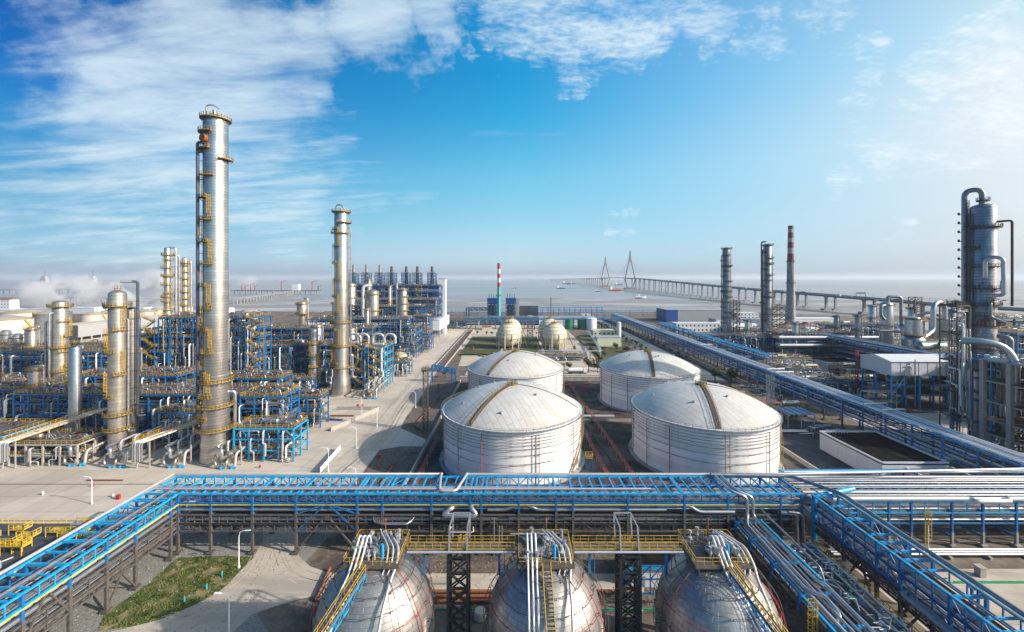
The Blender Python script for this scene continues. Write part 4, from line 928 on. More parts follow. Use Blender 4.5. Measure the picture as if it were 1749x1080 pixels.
def uvsphere(r, c, nu=64, nv=32):
    m = MB(); rings = []
    for j in range(nv+1):
        p = -PI/2+PI*j/nv; rings.append([(c[0]+r*math.cos(p)*math.cos(2*PI*i/nu), c[1]+r*math.cos(p)*math.sin(2*PI*i/nu), c[2]+r*math.sin(p)) for i in range(nu)])
    m.quad_strip(rings); m.uv = []
    for j in range(nv):
        for i in range(nu):
            for (a, b) in ((i,j),(i+1,j),(i+1,j+1),(i,j+1)): m.uv.append((a/nu*2*PI*r*.8, b/nv*PI*r))
    return m
def sph_pt(c, r, lat, lon): return (c[0]+r*math.cos(lat)*math.cos(lon), c[1]+r*math.cos(lat)*math.sin(lon), c[2]+r*math.sin(lat))
SR, SZ, SY = 8.3, 10.3, 60.5
def gas_sphere(x, label, side):
    """side: -1 stair leaves to the left, 0 straight, 1 right"""
    c = (x, SY, SZ); t = thing('gas_sphere', label, 'gas sphere', (x, SY, 0), 'silver gas spheres in the foreground')
    uvsphere(SR, c).build('shell', M['sphere'], t)
    for k in range(10):
        a = 2*PI*k/10+.3; px_, py_ = x+SR*.97*math.cos(a), SY+SR*.97*math.sin(a); mb = MB(); mb.tube([(px_,py_,0),(px_,py_,SZ+1.5)],.42,12); mb.box((px_,py_,.3),(1.6,1.6,.6)); mb.build('leg', M['concrete'], t)
    # spray rings with stand-offs
    for k, (lat, mt) in enumerate(((62,'steel_dark'),(50,'steel_dark'),(36,'steel_dark'),(22,'red'),(6,'steel_dark'),(-10,'steel_dark'))):
        la = math.radians(lat); mb = MB(); rr = SR+.5
        # broken into arcs like the real drenching pipework
        a = R.uniform(0,1)
        while a < 2*PI+.2:
            b = a+R.uniform(.5,1.1); n = max(3,int((b-a)/.09)); mb.tube([sph_pt(c, rr, la+.012*((i%3)-1)*.5, a+(b-a)*i/n) for i in range(n+1)], .045, 5)
            for i in range(0, n+1, 3): 
                q = a+(b-a)*i/n; mb.bar(sph_pt(c, SR, la-.02, q), sph_pt(c, rr, la, q), .07)
            a = b+.06
        mb.build('spray_ring', M[mt], t)
    for k, (lon, mt) in enumerate(((-28,'red'),(-12,'steel_dark'),(5,'steel_dark'),(-168,'steel_dark'),(178,'steel_dark'),(200,'pink_red'),(70,'steel_dark'),(-50,'steel_dark'))):
        lo = math.radians(lon); mb = MB(); rr = SR+(.62 if mt != 'steel_dark' else .85)
        mb.tube([sph_pt(c, rr, math.radians(66-i*7.5), lo+.02*math.sin(i)) for i in range(14)], .06 if mt == 'red' else .05, 5)
        for i in range(0,13,2): mb.bar(sph_pt(c, SR, math.radians(64-i*7.5), lo), sph_pt(c, rr, math.radians(66-i*7.5), lo), .06); 
        mb.build('drench_pipe', M[mt], t)
    # top platform
    x0, x1, y0, y1, z = x-4.0, x+4.0, 58.2, 64.9, 19.1
    mb = MB(); mb.bb(x0,x1,y0,y1,z-.1,z)
    for xx in (x0,x,x1): mb.bar((xx,y0,z-.25),(xx,y1,z-.25),.2,.3)
    for yy in (y0,y1): mb.bar((x0,yy,z-.25),(x1,yy,z-.25),.2,.3)
    pf = mb.build('top_platform', M['grating'], t)
    mb = MB(); railing(mb, [(x0+.1,y0+.1,z),(x0+.1,y1-.1,z),(x1-.1,y1-.1,z),(x1-.1,y0+.1,z)], gap=1.1, t=.055, toe=False)
    sx = x+side*.4
    railing(mb, [(x0+.1,y0+.1,z),(sx-.7,y0+.1,z)], gap=1.1, t=.055, toe=False); railing(mb, [(sx+.7,y0+.1,z),(x1-.1,y0+.1,z)], gap=1.1, t=.055, toe=False); mb.build('railing', M['bright_yellow'] if 0 else M['yellow'], pf)
    for k in (-3.6, 3.6):
        for yy in (58.4, 64.2):
            mb = MB(); mb.bar((x+k,yy,z-.2),(x+k*.9,SY+(yy-SY)*.95,SZ+math.sqrt(max(SR*SR-(k*.9)**2-((yy-SY)*.95)**2,0))-.1),.24); mb.build('bracket', M['blue'], t)
    # stair over the flank
    top = Vector((sx+side*.3, y0, z)); d = Vector((side*.62, -1, -.82)) if side else Vector((.03, -1, -.85))
    p1 = top+Vector((side*.0,-.9,0)); low = p1+d*(12.0)
    ms_ = MB(); mr = MB(); stair(ms_, mr, low, p1, w=1.15); ms_.bar(p1, top, 1.1, .08)
    hd = Vector((d.x, d.y, 0)).normalized(); s = Vector((-hd.y, hd.x, 0))
    if side:
        mt_ = MB(); e = s*(.62 if side < 0 else -.62)*(-1 if side<0 else -1)
        for off in (s*.66, s*-.66):
            a_, b_ = low+off-Vector((0,0,.2)), p1+off-Vector((0,0,.2)); n = 12
            mt_.bar(a_, b_, .1, .14); mt_.bar(a_-Vector((0,0,1.1)), b_-Vector((0,0,1.1)), .1, .14)
            for i in range(n+1):
                q = a_.lerp(b_, i/n); mt_.bar(q, q-Vector((0,0,1.1)), .09)
                if i < n: mt_.bar(q-Vector((0,0,1.1)), a_.lerp(b_, (i+1)/n), .08)
        mt_.build('stair_truss', M['sky_blue'], t)
    st = ms_.build('stair', M['grating'], t); mr.build('handrail', M['yellow'], st)
    # bundle of three pale risers
    for k in range(3):
        o = -2.6+k*.62 if side <= 0 else -.2+k*.62
        bx = x+o; sl_ = side*.62
        zt = 20.6
        path = [(bx, 62.3, z-.4), (bx, 62.3, zt+.0), (bx, 61.2, zt+1.0), (bx, 58.9, zt-.7), (bx+sl_*.4, 57.2, z-.9), (bx+sl_*6.2, 47.6, z-9.2), (bx+sl_*6.2, 47.0, .4)]
        if side == 0: path = [(bx, 63.2, z-.2), (bx, 63.0, zt+.3), (bx, 61.7, zt+.5), (bx, 58.0, z+.5), (bx, 57.0, z-.8), (bx, 54.1, 16.2), (bx, 51.2, 12.4), (bx, 50.4, .4)]
        mb = MB(); mb.tube(path, .135, 8, bend=.6); mb.build('riser_pipe', M['white'], t)
    # curving relief lines on the right side
    for k in range(3):
        bx = x+1.1+k*.75 if side <= 0 else x+2.2+k*.7; r_ = (.12,.15,.2)[k]
        path = [(bx-1.4, 63.6, z+1.9-k*.2), (bx-.9, 62.6, z+1.9-k*.2), (bx+.8, 60.6, z+1.1), (bx+1.0, 58.6, z-.3)]
        if k == 2: path += [(bx+.6, 57.2, z-1.2), (bx+.5, 54.0, 16.2), (bx+.3, 51.0, 12.2), (bx+.3, 50.4, .5)]
        else: path += [(bx+.6, 57.9, z-1.2)]
        mb = MB(); mb.tube(path, r_, 8, bend=.8); mb.build('relief_pipe', M['pipe_white'], t)
    # valve cluster on the crown
    mb = MB(); mb.cyl((x,61,SZ+SR-.2),1.0,1.0,20); mb.cyl((x,61,SZ+SR+.8),1.25,.18,20); mb.build('manway', M['grey_metal'], t)
    for k in range(26):
        a, b = x+R.uniform(-3.2,3.2), R.uniform(58.8,64.2); h = R.uniform(.5,1.9); mb = MB()
        mb.cyl((a,b,z),R.uniform(.09,.2),h,8); mb.cyl((a,b,z+h*.5),R.uniform(.22,.4),.12,10); mb.cyl((a,b,z+h),R.uniform(.15,.34),R.uniform(.1,.4),10); mb.bar((a,b,z+h*.35),(a+R.uniform(-1,1),b,z+h*.35),.12)
        mb.build('valve', M[R.choice(['pipe','grey_metal','pipe_white','grey_metal'])], t)
    mb = MB(); mb.cyl((x+1.3,59.6,z),.22,2.2,12); mb.build('level_gauge', M['sky_blue'], t)
    mb = MB(); mb.tube([(x+.4,63.8,z),(x+.4,63.8,z+3.2)],.09,6); mb.cyl((x+.4,63.8,z+3.2),.16,.3,8); mb.build('vent_mast', M['rust'], t)
    return t
gas_sphere(-20.6, 'silver gas sphere with its yellow railed stair leaving to the left, leftmost foreground', -1)
gas_sphere(4.4, 'silver gas sphere with its stair running straight down, middle of the foreground', 0)
gas_sphere(29.6, 'silver gas sphere with its stair leaving to the right beside the narrow rack', 1)
# gangways between the tops
for k, (xa, xb, lab) in enumerate(((-16.2,0,'left'),(8.8,25.2,'right'))):
    y0, y1, z = 61.7, 63.3, 19.1
    t = thing('gangway','blue gangway with yellow rails between the middle sphere and the %s sphere' % lab,'gangway',((xa+xb)/2,62.5,z-.3))
    mb = MB(); mb.bb(xa+.05,xb-.05,y0,y1,z-.12,z-.01); mb.build('walkway_deck', M['grating'], t)
    for yy in (y0,y1):
        mb = MB(); mb.bar((xa,yy,z-.3),(xb,yy,z-.3),.16,.34); mb.build('girder', M['blue'], t)
        mb = MB(); railing(mb,[(xa,yy,z),(xb,yy,z)],gap=1.25,t=.06); mb.build('railing', M['yellow'], t)
    mb = MB(); mb.tube([(xa,y0-.35,z-.15),(xb,y0-.35,z-.15)],.17,8); mb.build('pipe', M['pipe_white'], t)
    for xx in (xa+2.4, xb-2.4):
        mb = MB(); mb.bar((xx,y0+.2,z-.4),(xx,y0+.2,15.2),.35,.35); mb.bar((xx+.8,y0+.2,z-.4),(xx+.8,y0+.2,15.2),.12); mb.build('hanger_post', M['blue'], t)
def lattice(name, label, x, y, w, z0, z1, mat, step=3.0, t_=.22, taper=1.0, cat='lattice tower', t2=None, loc=None):
    t = thing(name, label, cat, (x,y,0)); w1 = w*taper; mb = None
    cs = lambda f: [(x+sx*(w+(w1-w)*f)/2, y+sy*(w+(w1-w)*f)/2, z0+(z1-z0)*f) for sx, sy in ((-1,-1),(1,-1),(1,1),(-1,1))]
    n = max(2,int((z1-z0)/step))
    for k in range(4): mb = MB(); mb.bar(cs(0)[k], cs(1)[k], t_); mb.build('leg', M[mat], t)
    for k in range(4):
        mb = MB()
        for i in range(n):
            a, b = cs(i/n), cs((i+1)/n); j = (k+1)%4
            mb.bar(a[k], b[j], t_*.6); mb.bar(a[j], b[k], t_*.6); mb.bar(b[k], b[j], t_*.7)
        mb.build('lattice_face', M[mat], t)
    return t
for x, lab in ((-8.6,'left'),(17.2,'right')):
    t = lattice('lattice_tower','near black braced tower carrying the %s gangway between foreground spheres' % lab, x, 62.5, 2.9, 0, 18.4, 'black_steel', step=2.3, t_=.34)
    mb = MB()
    for yy in (61.4,65.2):
        for xx in (x-1.35,x+1.35): mb.bar((xx,yy,18.7),(xx+(.0),yy+.7,22.2),.22)
    for xx in (x-1.35,x+1.35): mb.bar((xx,62.1,22.2),(xx,65.9,22.2),.18)
    mb.bar((x-1.35,65.9,22.2),(x+1.35,65.9,22.2),.2); mb.build('portal_frame', M['grey_metal'], t)
    ms_ = MB(); mr = MB(); stair(ms_,mr,(x+.2,66.8,17.2),(x+.2,63.4,19.0),w=.8); s_ = ms_.build('stair', M['grating'], t); mr.build('handrail', M['yellow'], s_)
# blue braced frame and ladder rods behind right tower
t = thing('braced_frame','blue braced low frame behind the right dark tower','steel frame',(26,74,0)); mb = MB()
for z in (3.0,5.6,8): mb.bar((20,74,z),(31,74,z),.2)
for i in range(6): mb.bar((20+2.2*i,74,0 if i%5==0 else 3),(20+2.2*i,74,8),.2)
for i in range(5): mb.bar((20+2.2*i,74,5.6),(22.2+2.2*i,74,8),.14); mb.bar((22.2+2.2*i,74,3),(20+2.2*i,74,5.6),.14)
mb.build('frame', M['blue'], t)
# small shed
t = thing('small_shed','small white flat roofed shed with pale blue trim in front of the cross rack','shed',(25.5,82,0))
mb = MB(); mb.bb(22.6,31.2,79.5,84.5,0,4.0); mb.build('wall', M['wall_white'], t); mb = MB(); mb.bb(22.2,31.6,79.1,84.9,4.0,4.25); mb.build('roof', M['roof_dark'], t)
mb = MB(); mb.bb(22.0,31.8,78.95,79.1,3.75,4.3); mb.build('fascia', M['sky_blue'], t); mb = MB(); mb.bb(24,25.2,79.42,79.5,0,2.2); mb.build('door', M['grey_metal'], t)
# rusty pipes on the ground
for i,(a,b) in enumerate((((-38,84),(-37,76)),((-37,76),(-28,75.2)))): pipe('ground_pipe',[(a[0],a[1],.5),(b[0],b[1],.5)],.32,'rust','rusty orange pipe lying on the rubble left of the first sphere',group='rusty ground pipes by the first sphere')
for i in range(3): pipe('ground_pipe',[(-16,75.5+i*1.0,.55+.1*i),(9 if i<2 else 22,75.5+i*1.0,.55+.1*i)],.3,'rust','rusty brown pipe on the ground behind the foreground spheres',group='rusty ground pipes behind the spheres')
mb = MB(); mb.bb(-16,46,73.9,74.1,0,.35); tag(mb.build('green_netting', M['green_net'],None,(10,74,0)),'low strip of green netting behind the foreground spheres','netting')
def crate(x,y,s,label):
    mb = MB(); mb.lathe([(s*.1,0),(s*.8,.05),(s*.85,s*.5),(s*.7,s*1.0),(.1,s*1.1)],(x,y,0),7); tag(mb.build('covered_bundle', M['wall_cream'],None,(x,y,0)),label,'bundle')
crate(-6.2,72.3,1.4,'cream tarpaulin bundle on the road beside the left dark tower')
# manifold deck at the lower end of the narrow rack
t = thing('manifold_deck','crowded pipe manifold deck with yellow rails at the near end of the narrow rack','manifold',(57,70,0))
x0,x1,y0,y1,z = 53.6,60.4,60,83,6.0
for xx in (x0+.3,x1-.3,(x0+x1)/2):
    for yy in (y0+.5,71,y1-.4): mb = MB(); mb.bar((xx,yy,0),(xx,yy,z),.35); mb.build('post', M['steel_dark'], t)
mb = MB(); mb.bb(x0,x1,y0,y1,z-.15,z); d = mb.build('deck', M['grating'], t); mb = MB()
railing(mb,[(x0,y0,z),(x0,y1,z)],gap=1.2,t=.08); railing(mb,[(x1,y0,z),(x1,y1,z)],gap=1.2,t=.08); mb.build('railing', M['yellow'], d)
for k in range(40):
    a, b = R.uniform(x0+.6,x1-.6), R.uniform(y0,y1-1); h = R.uniform(.5,1.3); r_ = R.uniform(.06,.15); mb = MB()
    mb.tube([(a,b,z+.0),(a,b,z+h),(a+R.choice([-1,1])*R.uniform(.8,2),b,z+h),(a+R.choice([-1,1])*.3,b-R.uniform(1,3),z+h)],r_,8,bend=r_*2)
    mb.cyl((a,b,z+h*.4),r_*2,.16,10); mb.cyl((a,b,z+h+.4),r_*1.6,.1,10); mb.tube([(a,b,z+h),(a,b,z+h+.5)],.06,5); mb.build('valve_pipe', M[R.choice(['pipe','pipe_grey','pipe_white','pipe'])], t)
for k in range(4): mb = MB(); mb.tube([(54+k*1.6,y0-2,z+.6+.2*k),(54.3+k*1.6,70+k,z+.6+.2*k),(54.3+k*1.6,y1-1,z+.8)],.13+.03*k,10,bend=.8); mb.build('header', M['pipe' if k%2 else 'pipe_white'], t)
for (a,b,c_) in ((56,68,'green_tank'),(58,73,'green_tank')): mb = MB(); mb.cyl((a,b,z),.3,.9,10); mb.cyl((a,b,z+.9),.5,.15,10); mb.build('actuator', M[c_], t)
t = thing('caged_ladder','orange caged ladder beside the narrow rack near the third sphere','ladder',(46.2,64,0)); mb = MB(); ladder(mb,46.2,64,0,9,-PI/2,w=.9,t=.1); mb.build('cage', M['yellow'],t)
t = thing('black_bin','black tilted steel skip on the ground under the lower right rack','skip',(61.5,72,0)); mb = MB(); mb.box((61.5,71.5,1.1),(3.4,2,1.9),.5); mb.box((61.5,71.5,2.1),(3.7,2.3,.15),.5); mb.build('body', M['black_steel'], t)
for k in range(2): 
    x_, y_ = 54+k*4, 68+k*5
    pipe('slim_pole',[(x_,y_,0),(x_,y_,8.2)],.1,'grey_metal','slim grey pole standing right of the narrow rack',group='slim poles right of the narrow rack',cat='pole')
# lamps
def lamp(x, y, h, ang, label, arm=1.6, group=None):
    t = thing('street_lamp', label, 'street lamp', (x,y,0), group or 'white curved street lamps'); mb = MB(); c, s = math.cos(ang), math.sin(ang)
    mb.tube([(x,y,0),(x,y,h-1.2),(x+c*.25,y+s*.25,h-.3),(x+c*arm*.6,y+s*arm*.6,h),(x+c*arm,y+s*arm,h+.05)],[.13,.09,.08,.07,.06],8); mb.cyl((x,y,0),.24,.5,10); mb.build('post', M['white'], t)
    mb = MB(); mb.bar((x+c*arm*.8,y+s*arm*.8,h+.02),(x+c*(arm+.8),y+s*(arm+.8),h+.08),.28,.14); mb.build('lamp_head', M['white'], t)
g = gp(408,971); lamp(g.x,g.y,7.8,0,'white curved street lamp at the right tip of the grass strip')
g = gp(391,1092); lamp(g.x,g.y,7.6,PI,'white curved street lamp at the bottom edge beside the road bend')
g = gp(157,861); lamp(g.x,g.y,7.2,PI,'white street lamp on the bare yard left of the cross rack')
g = gp(608,832); lamp(g.x,g.y,5.6,PI,'white street lamp rising just behind the cross rack by the rubble strip')
for i,(a,b) in enumerate(((609,766),(644,729),(618,708),(561,806),(710,697),(510,700),(660,650),(700,620),(735,590),(760,575))):
    g = gp(a,b); lamp(g.x,g.y,7.5,PI,'slim white street lamp along the yard road behind the cross rack',group='slim lamps along the yard road')
# hydrants and posts on the yard
def hydrant(px,py,label):
    g = gp(px,py); mb = MB(); mb.box((g.x,g.y,.55),(.9,.6,1.1)); mb.box((g.x,g.y,1.15),(1.0,.7,.1)); tag(mb.build('hydrant_box', M['red'],None,(g.x,g.y,0)),label,'hydrant box')
hydrant(202,853,'red hydrant box alone on the yard beyond the lower left rack')
hydrant(619,695,'larger red hydrant box at the middle of the yard'); hydrant(611,695.5,'smaller red hydrant box at the middle of the yard, left of the larger')
hydrant(697,618,'red hydrant box on the yard beside the lattice mast'); hydrant(648,783,'red box on the rubble strip behind the cross rack')
for (a,b,l) in ((193,850,'small white hydrant stub left of the red box on the yard'),(73,846,'small white and red hydrant stub on the bare yard at far left'),(158,832,'small red stub near the top of the yard lamp'),(444,800,'tiny red stub standing in for a person on the yard near the barrier')):  # the last stub stands in for a small red figure
    g = gp(a,b); mb = MB(); mb.cyl((g.x,g.y,0),.16,.7,8); mb.cyl((g.x,g.y,.7),.26,.3,8); mb.tube([(g.x-.5,g.y,.5),(g.x+.5,g.y,.5)],.1,6); tag(mb.build('hydrant', M['white' if 'white' in l else 'red'],None,(g.x,g.y,0)),l,'hydrant')
# white barrier panels
a, b = gp(547,810), gp(582,769)
t = thing('barrier','row of white barrier panels standing on the yard','barrier',tuple((a+b)/2)); n = 9
for i in range(n):
    p = a.lerp(b,i/n); q = a.lerp(b,(i+.9)/n); mb = MB(); mb.bar(p+Vector((0,0,1.2)),q+Vector((0,0,1.2)),.08,1.7); mb.bar(p,p+Vector((0,0,2)),.1); mb.build('panel', M['white'], t)
for (px0,px1,py,mt,l) in ((563,604,712,'rust','stack of rusty beams on the yard'),(558,584,719,'deep_blue','bundle of blue beams on the yard in front of the rusty stack'),(148,210,822,'rust','long rusty beam lying alone on the yard')):
    a, b = gp(px0,py), gp(px1,py); mb = MB()
    for i in range(3 if 'long' not in l else 1): mb.bar(a+Vector((0,i*.5,.3)),b+Vector((0,i*.5,.3)),.3)
    tag(mb.build('steel_beams', M[mt],None,tuple((a+b)/2)),l,'beams')
t = thing('kerb_wall','low white containment wall on the yard behind the cross rack','wall',(-62,165,0)); mb = MB(); a,b,c_ = gp(512,703),gp(556,703),gp(522,730); a=Vector((-88,185,0))
mb.bar((-81,186,.8),(-62,186,.8),.25,1.6); mb.bar((-62,186,.8),(-81+.0,165-.0,.8) if 0 else (-72,160,.8),.25,1.6); mb.build('wall', M['concrete'], t)
# young staked trees
for (a_,b_,l) in ((379,985,'upper'),(353,1007,'middle'),(315,1029,'lower')):
    g = gp(a_,b_); t = thing('staked_sapling','bare young sapling with wrapped trunk on the grass strip, %s of three' % l,'sapling',tuple(g)); mb = MB(); mb.tube([g,g+Vector((0,0,1.1))],.14,8); mb.build('wrap', M['teal'], t)
    mb = MB(); mb.tube([g,g+Vector((.05,0,2.4))],[.07,.03],6); 
    for k in range(5): mb.tube([g+Vector((0,0,1.6+k*.15)),g+Vector((R.uniform(-.5,.5),R.uniform(-.5,.5),2.2+k*.2))],[.03,.01],4)
    mb.build('trunk', M['rust'], t)
# pump station with bright yellow rails, far lower left
t = thing('pump_platform','dark roofed pump platform with bright yellow rails left of the lower left rack','platform',(-108,76,0))
px0,px1,py0,py1,z = -128,-85.5,66,91,5.4
mb = MB(); mb.bb(px0,px1,py0,py1,z-.5,z); mb.build('roof_deck', M['soot'], t)
mb = MB(); mb.bb(px0+.5,px1-.5,py0+.5,py1-.5,.0,z-.52); mb.build('wall', M['deep_blue'], t)
for (a,b) in (((px0,py0),(px1,py0)),((px1,py0),(px1,py1)),((px0,py1),(px1,py1))): mb = MB(); railing(mb,[(a[0],a[1],z),(b[0],b[1],z)],gap=1.3,t=.07); mb.build('railing', M['bright_yellow'], t)
for k in range(13):
    a, b = R.uniform(px0+14,px1-6), R.uniform(80,88.5); w_ = R.uniform(2,5); mb = MB(); h = R.uniform(.8,2.0)
    mb.bb(a,a+w_,b,b+1.6,z+h-.1,z+h); railing(mb,[(a,b,z+h),(a+w_,b,z+h),(a+w_,b+1.6,z+h)],gap=1.0,t=.1); 
    for q in ((a,b),(a+w_,b)): mb.bar((q[0],q[1],z),(q[0],q[1],z+h),.12)
    mb.build('step_platform', M['bright_yellow'], t)
for k in range(6): a = R.uniform(px0+3,px1-2); mb = MB(); mb.tube([(a,74,z),(a,74,z+1.6),(a,77,z+1.6),(a,77,z)],.3,8,bend=.6); mb.build('pipe', M['pipe_white'], t)
for k in range(3): mb = MB(); mb.tube([(px0+6+k*9,67,z+.12),(px0+12+k*9,80,z+.12)],.12,6); mb.build('pipe', M['pipe_white'], t)
mb = MB(); mb.box((-93,87,z+2.2),(1.8,1.2,.9)); mb.bar((-93,87,z),(-93,87,z+4),.12); mb.build('control_box', M['grey_metal'], t)
# ================================================================ process structures
def pipe_path(r, x0,x1,y0,y1,z0,z1, turns=3):
    p = [r.uniform(x0,x1), r.uniform(y0,y1), r.uniform(z0,z1)]; out = [tuple(p)]; last = None
    for i in range(turns):
        ax = r.choice([k for k in (0,0,1,2,2) if k != last]); last = ax
        lo, hi = ((x0,x1),(y0,y1),(z0,z1))[ax]; L_ = r.uniform(.2,.7)*(hi-lo)*(1 if ax else .5); d = r.choice([-1,1])
        n = p[ax]+d*L_
        if n < lo or n > hi: n = p[ax]-d*L_
        p[ax] = min(max(n, lo), hi); out.append(tuple(p))
    return out
def valve_mass(mb_a, r, x0,x1,y0,y1,z, n, hmax=1.9, big=.2):
    for i in range(n):
        a, b = r.uniform(x0,x1), r.uniform(y0,y1); h = r.uniform(.6,hmax); q = r.uniform(.09,big); k = r.random()
        if k < .35: mb_a[r.randrange(len(mb_a))].tube([(a,b,z),(a,b,z+h),(min(a+r.uniform(1,3),x1),b,z+h),(min(a+r.uniform(1,3),x1),b,z)],q,6,bend=q*2,caps=False,segs=3)
        elif k < .55: m = mb_a[r.randrange(len(mb_a))]; m.tube([(a,b,z),(a,b,z+h)],q,6); m.cyl((a,b,z+h*.7),q*2.2,.14,8)
        elif k < .8: mb_a[r.randrange(len(mb_a))].tube([(a,b,z+q+h*.4),(min(a+r.uniform(2,7),x1),b,z+q+h*.4)],q,6)
        else: mb_a[r.randrange(len(mb_a))].tube([(a,b,z+q+h*.4),(a,min(b+r.uniform(1,5),y1),z+q+h*.4)],q,6)
def structure(label, x0,x1,y0,y1, levels, bay=6, seed=1, npipe=40, small=200, deck_frac=1.0, top_rail='yellow', stairs=None, mat='blue', posts_w=.45, coolers=0, drums=2, valves=60, name='process_structure', openings=True, vert=14, brace=.3, rails_mid=True, cat='process structure', dark=False):
    r = random.Random(seed); t = thing(name, label, cat, ((x0+x1)/2,(y0+y1)/2,0))
    nx = max(1, round((x1-x0)/bay)); ny = max(1, round((y1-y0)/bay)); zt = levels[-1]
    xs = [x0+(x1-x0)*i/nx for i in range(nx+1)]; ys = [y0+(y1-y0)*j/ny for j in range(ny+1)]
    cnt = 0
    for j, y in enumerate(ys):
        for x in xs:
            if cnt >= 96: break
            mb = MB(); mb.bar((x,y,0),(x,y,zt),posts_w); mb.build('post', M[mat], t); cnt += 1
    for li, z in enumerate(levels):
        mb = MB()
        for y in ys: mb.bar((x0,y,z),(x1,y,z),.28,.5)
        for x in xs: mb.bar((x,y0,z-.02),(x,y1,z-.02),.26,.46)
        fl = mb.build('floor_beams', M[mat], t)
        mb = MB(); top = li == len(levels)-1
        for i in range(nx):
            for j in range(ny):
                if top or r.random() < deck_frac*.6: mb.bb(xs[i]+.15,xs[i+1]-.15,ys[j]+.15,ys[j+1]-.15,z+.26,z+.32)
        if mb.v: mb.build('deck', M['grating'], fl)
        if top or rails_mid and r.random() < .75:
            mb = MB(); railing(mb,[(x0,y0,z+.3),(x1,y0,z+.3)],gap=1.7,t=.075,toe=False)
            railing(mb,[(x1,y0,z+.3),(x1,y1,z+.3)],gap=1.7,t=.075,toe=False)
            if top: railing(mb,[(x0,y0,z+.3),(x0,y1,z+.3)],gap=1.7,t=.1); railing(mb,[(x0,y1,z+.3),(x1,y1,z+.3)],gap=1.7,t=.1)
            mb.build('railing', M[top_rail], fl)
    zs = [0]+list(levels)
    for i in range(nx):
        for k in range(len(levels)):
            if r.random() < brace:
                a, b = (xs[i], xs[i+1]); mb = MB(); zm = zs[k+1]-.2
                if r.random() < .5: mb.bar((a,y0,zs[k]+.2),((a+b)/2,y0,zm),.2); mb.bar((b,y0,zs[k]+.2),((a+b)/2,y0,zm),.2)
                else: mb.bar((a,y0,zs[k]+.2),(b,y0,zm),.2)
                mb.build('brace', M[mat], t)
    mats = ['pipe','pipe','pipe_white','pipe_grey','pipe_grey','pipe_dark'] if not dark else ['pipe','pipe_grey','pipe_dark','pipe_grey']
    for k in range(npipe):
        q = r.choice([.12,.16,.22,.3,.38]); mb = MB()
        if k < vert:   # risers on the front face
            x = r.uniform(x0,x1); a = r.uniform(1,zt*.6); b = min(zt-.5,a+r.uniform(4,zt*.6)); yy = y0-.5-q; dx = r.uniform(-2.5,2.5)
            mb.tube([(x,y0+3,b),(x,yy,b),(x,yy,a),(min(max(x+dx,x0),x1),yy,a),(min(max(x+dx,x0),x1),yy,max(.3,a-4))],q,8,bend=q*2.4)
        elif k < vert+npipe*.25:
            z = r.choice(levels)+r.uniform(.5,2.2); z = min(z, zt-.6); a = r.uniform(x0,x1-5); b = min(x1,a+r.uniform(8,(x1-x0)*.9)); y = y0+r.uniform(-.2,3)
            mb.tube([(a,y+2,z+1),(a,y,z+1),(a,y,z),(b,y,z),(b,y,z-2)],q,8,bend=q*2.4)
        else: mb.tube(pipe_path(r,x0+.5,x1-.5,y0,y0+(y1-y0)*.6,1,zt-.8,4),q,8,bend=q*2.4)
        mb.build('pipe', M[r.choice(mats if k >= vert else ['pipe_white','pipe','white','pipe_grey'])], t)
    if small:
        ms_ = {k: MB() for k in ('pipe','pipe_grey','pipe_dark','pipe_white')}
        for k in range(small):
            m = ms_[r.choice(list(ms_))]; q = r.choice([.08,.1,.14,.2,.28])
            if r.random() < .5:
                z = r.choice(levels)-r.uniform(.6,3); a = r.uniform(x0,x1-3); b = min(x1,a+r.uniform(4,(x1-x0)*.6)); y = r.uniform(y0,y0+(y1-y0)*.8); m.tube([(a,y,max(z,.5)),(b,y,max(z,.5))],q,5,caps=False)
            else: m.tube(pipe_path(r,x0+.3,x1-.3,y0,y0+(y1-y0)*.7,.5,zt-.6,3),q,5,bend=q*2,caps=False,segs=2)
        for k, m in ms_.items():
            if m.v: m.build('small_pipework', M[k], t)['kind'] = 'stuff'
    # drums and exchangers on the floors
    for k in range(drums):
        z = r.choice(levels); rr = r.uniform(.7,1.2); L_ = r.uniform(4,6.5); x = r.uniform(x0+4,x1-4); y = y0+r.uniform(1.6,4)
        mb = MB(); mb.hdrum((x,y,z+rr+.7),rr,L_,'x'); o = mb.build('drum', M[r.choice(['pipe','clad_warm','pipe_white'])], t)
        mb = MB()
        for s in (-.3,.3): mb.bb(x+s*L_-.15,x+s*L_+.15,y-rr*.7,y+rr*.7,z+.3,z+.8)
        mb.tube([(x,y,z+rr*2+.6),(x,y,z+rr*2+1.5),(x+1.5,y,z+rr*2+1.5)],.14,6,bend=.3); mb.build('saddle', M['steel_dark'], o)
    va_, vb = MB(), MB(); vc = MB(); vr = MB()
    valve_mass([va_,vb,vc],r,x0+.5,x1-1,y0+.5,y1-.8,zt+.32,valves)
    for i in range(valves//16): a,b = r.uniform(x0+.5,x1-1),r.uniform(y0+.5,y1-.8); vr.cyl((a,b,zt+r.uniform(.8,1.8)),.28,.35,8)
    for z in levels[:-1]: valve_mass([va_,vb,vc],r,x0+.5,x1-1,y0+.3,y0+4,z+.32,valves//3,1.6)
    for m, k in ((va_,'pipe'),(vb,'pipe_grey'),(vc,'steel_dark')):
        if m.v: m.build('valve_pipework', M[k], t)['kind'] = 'stuff'
    if vr.v: vr.build('valve_handwheels', M['red'], t)['kind'] = 'stuff'
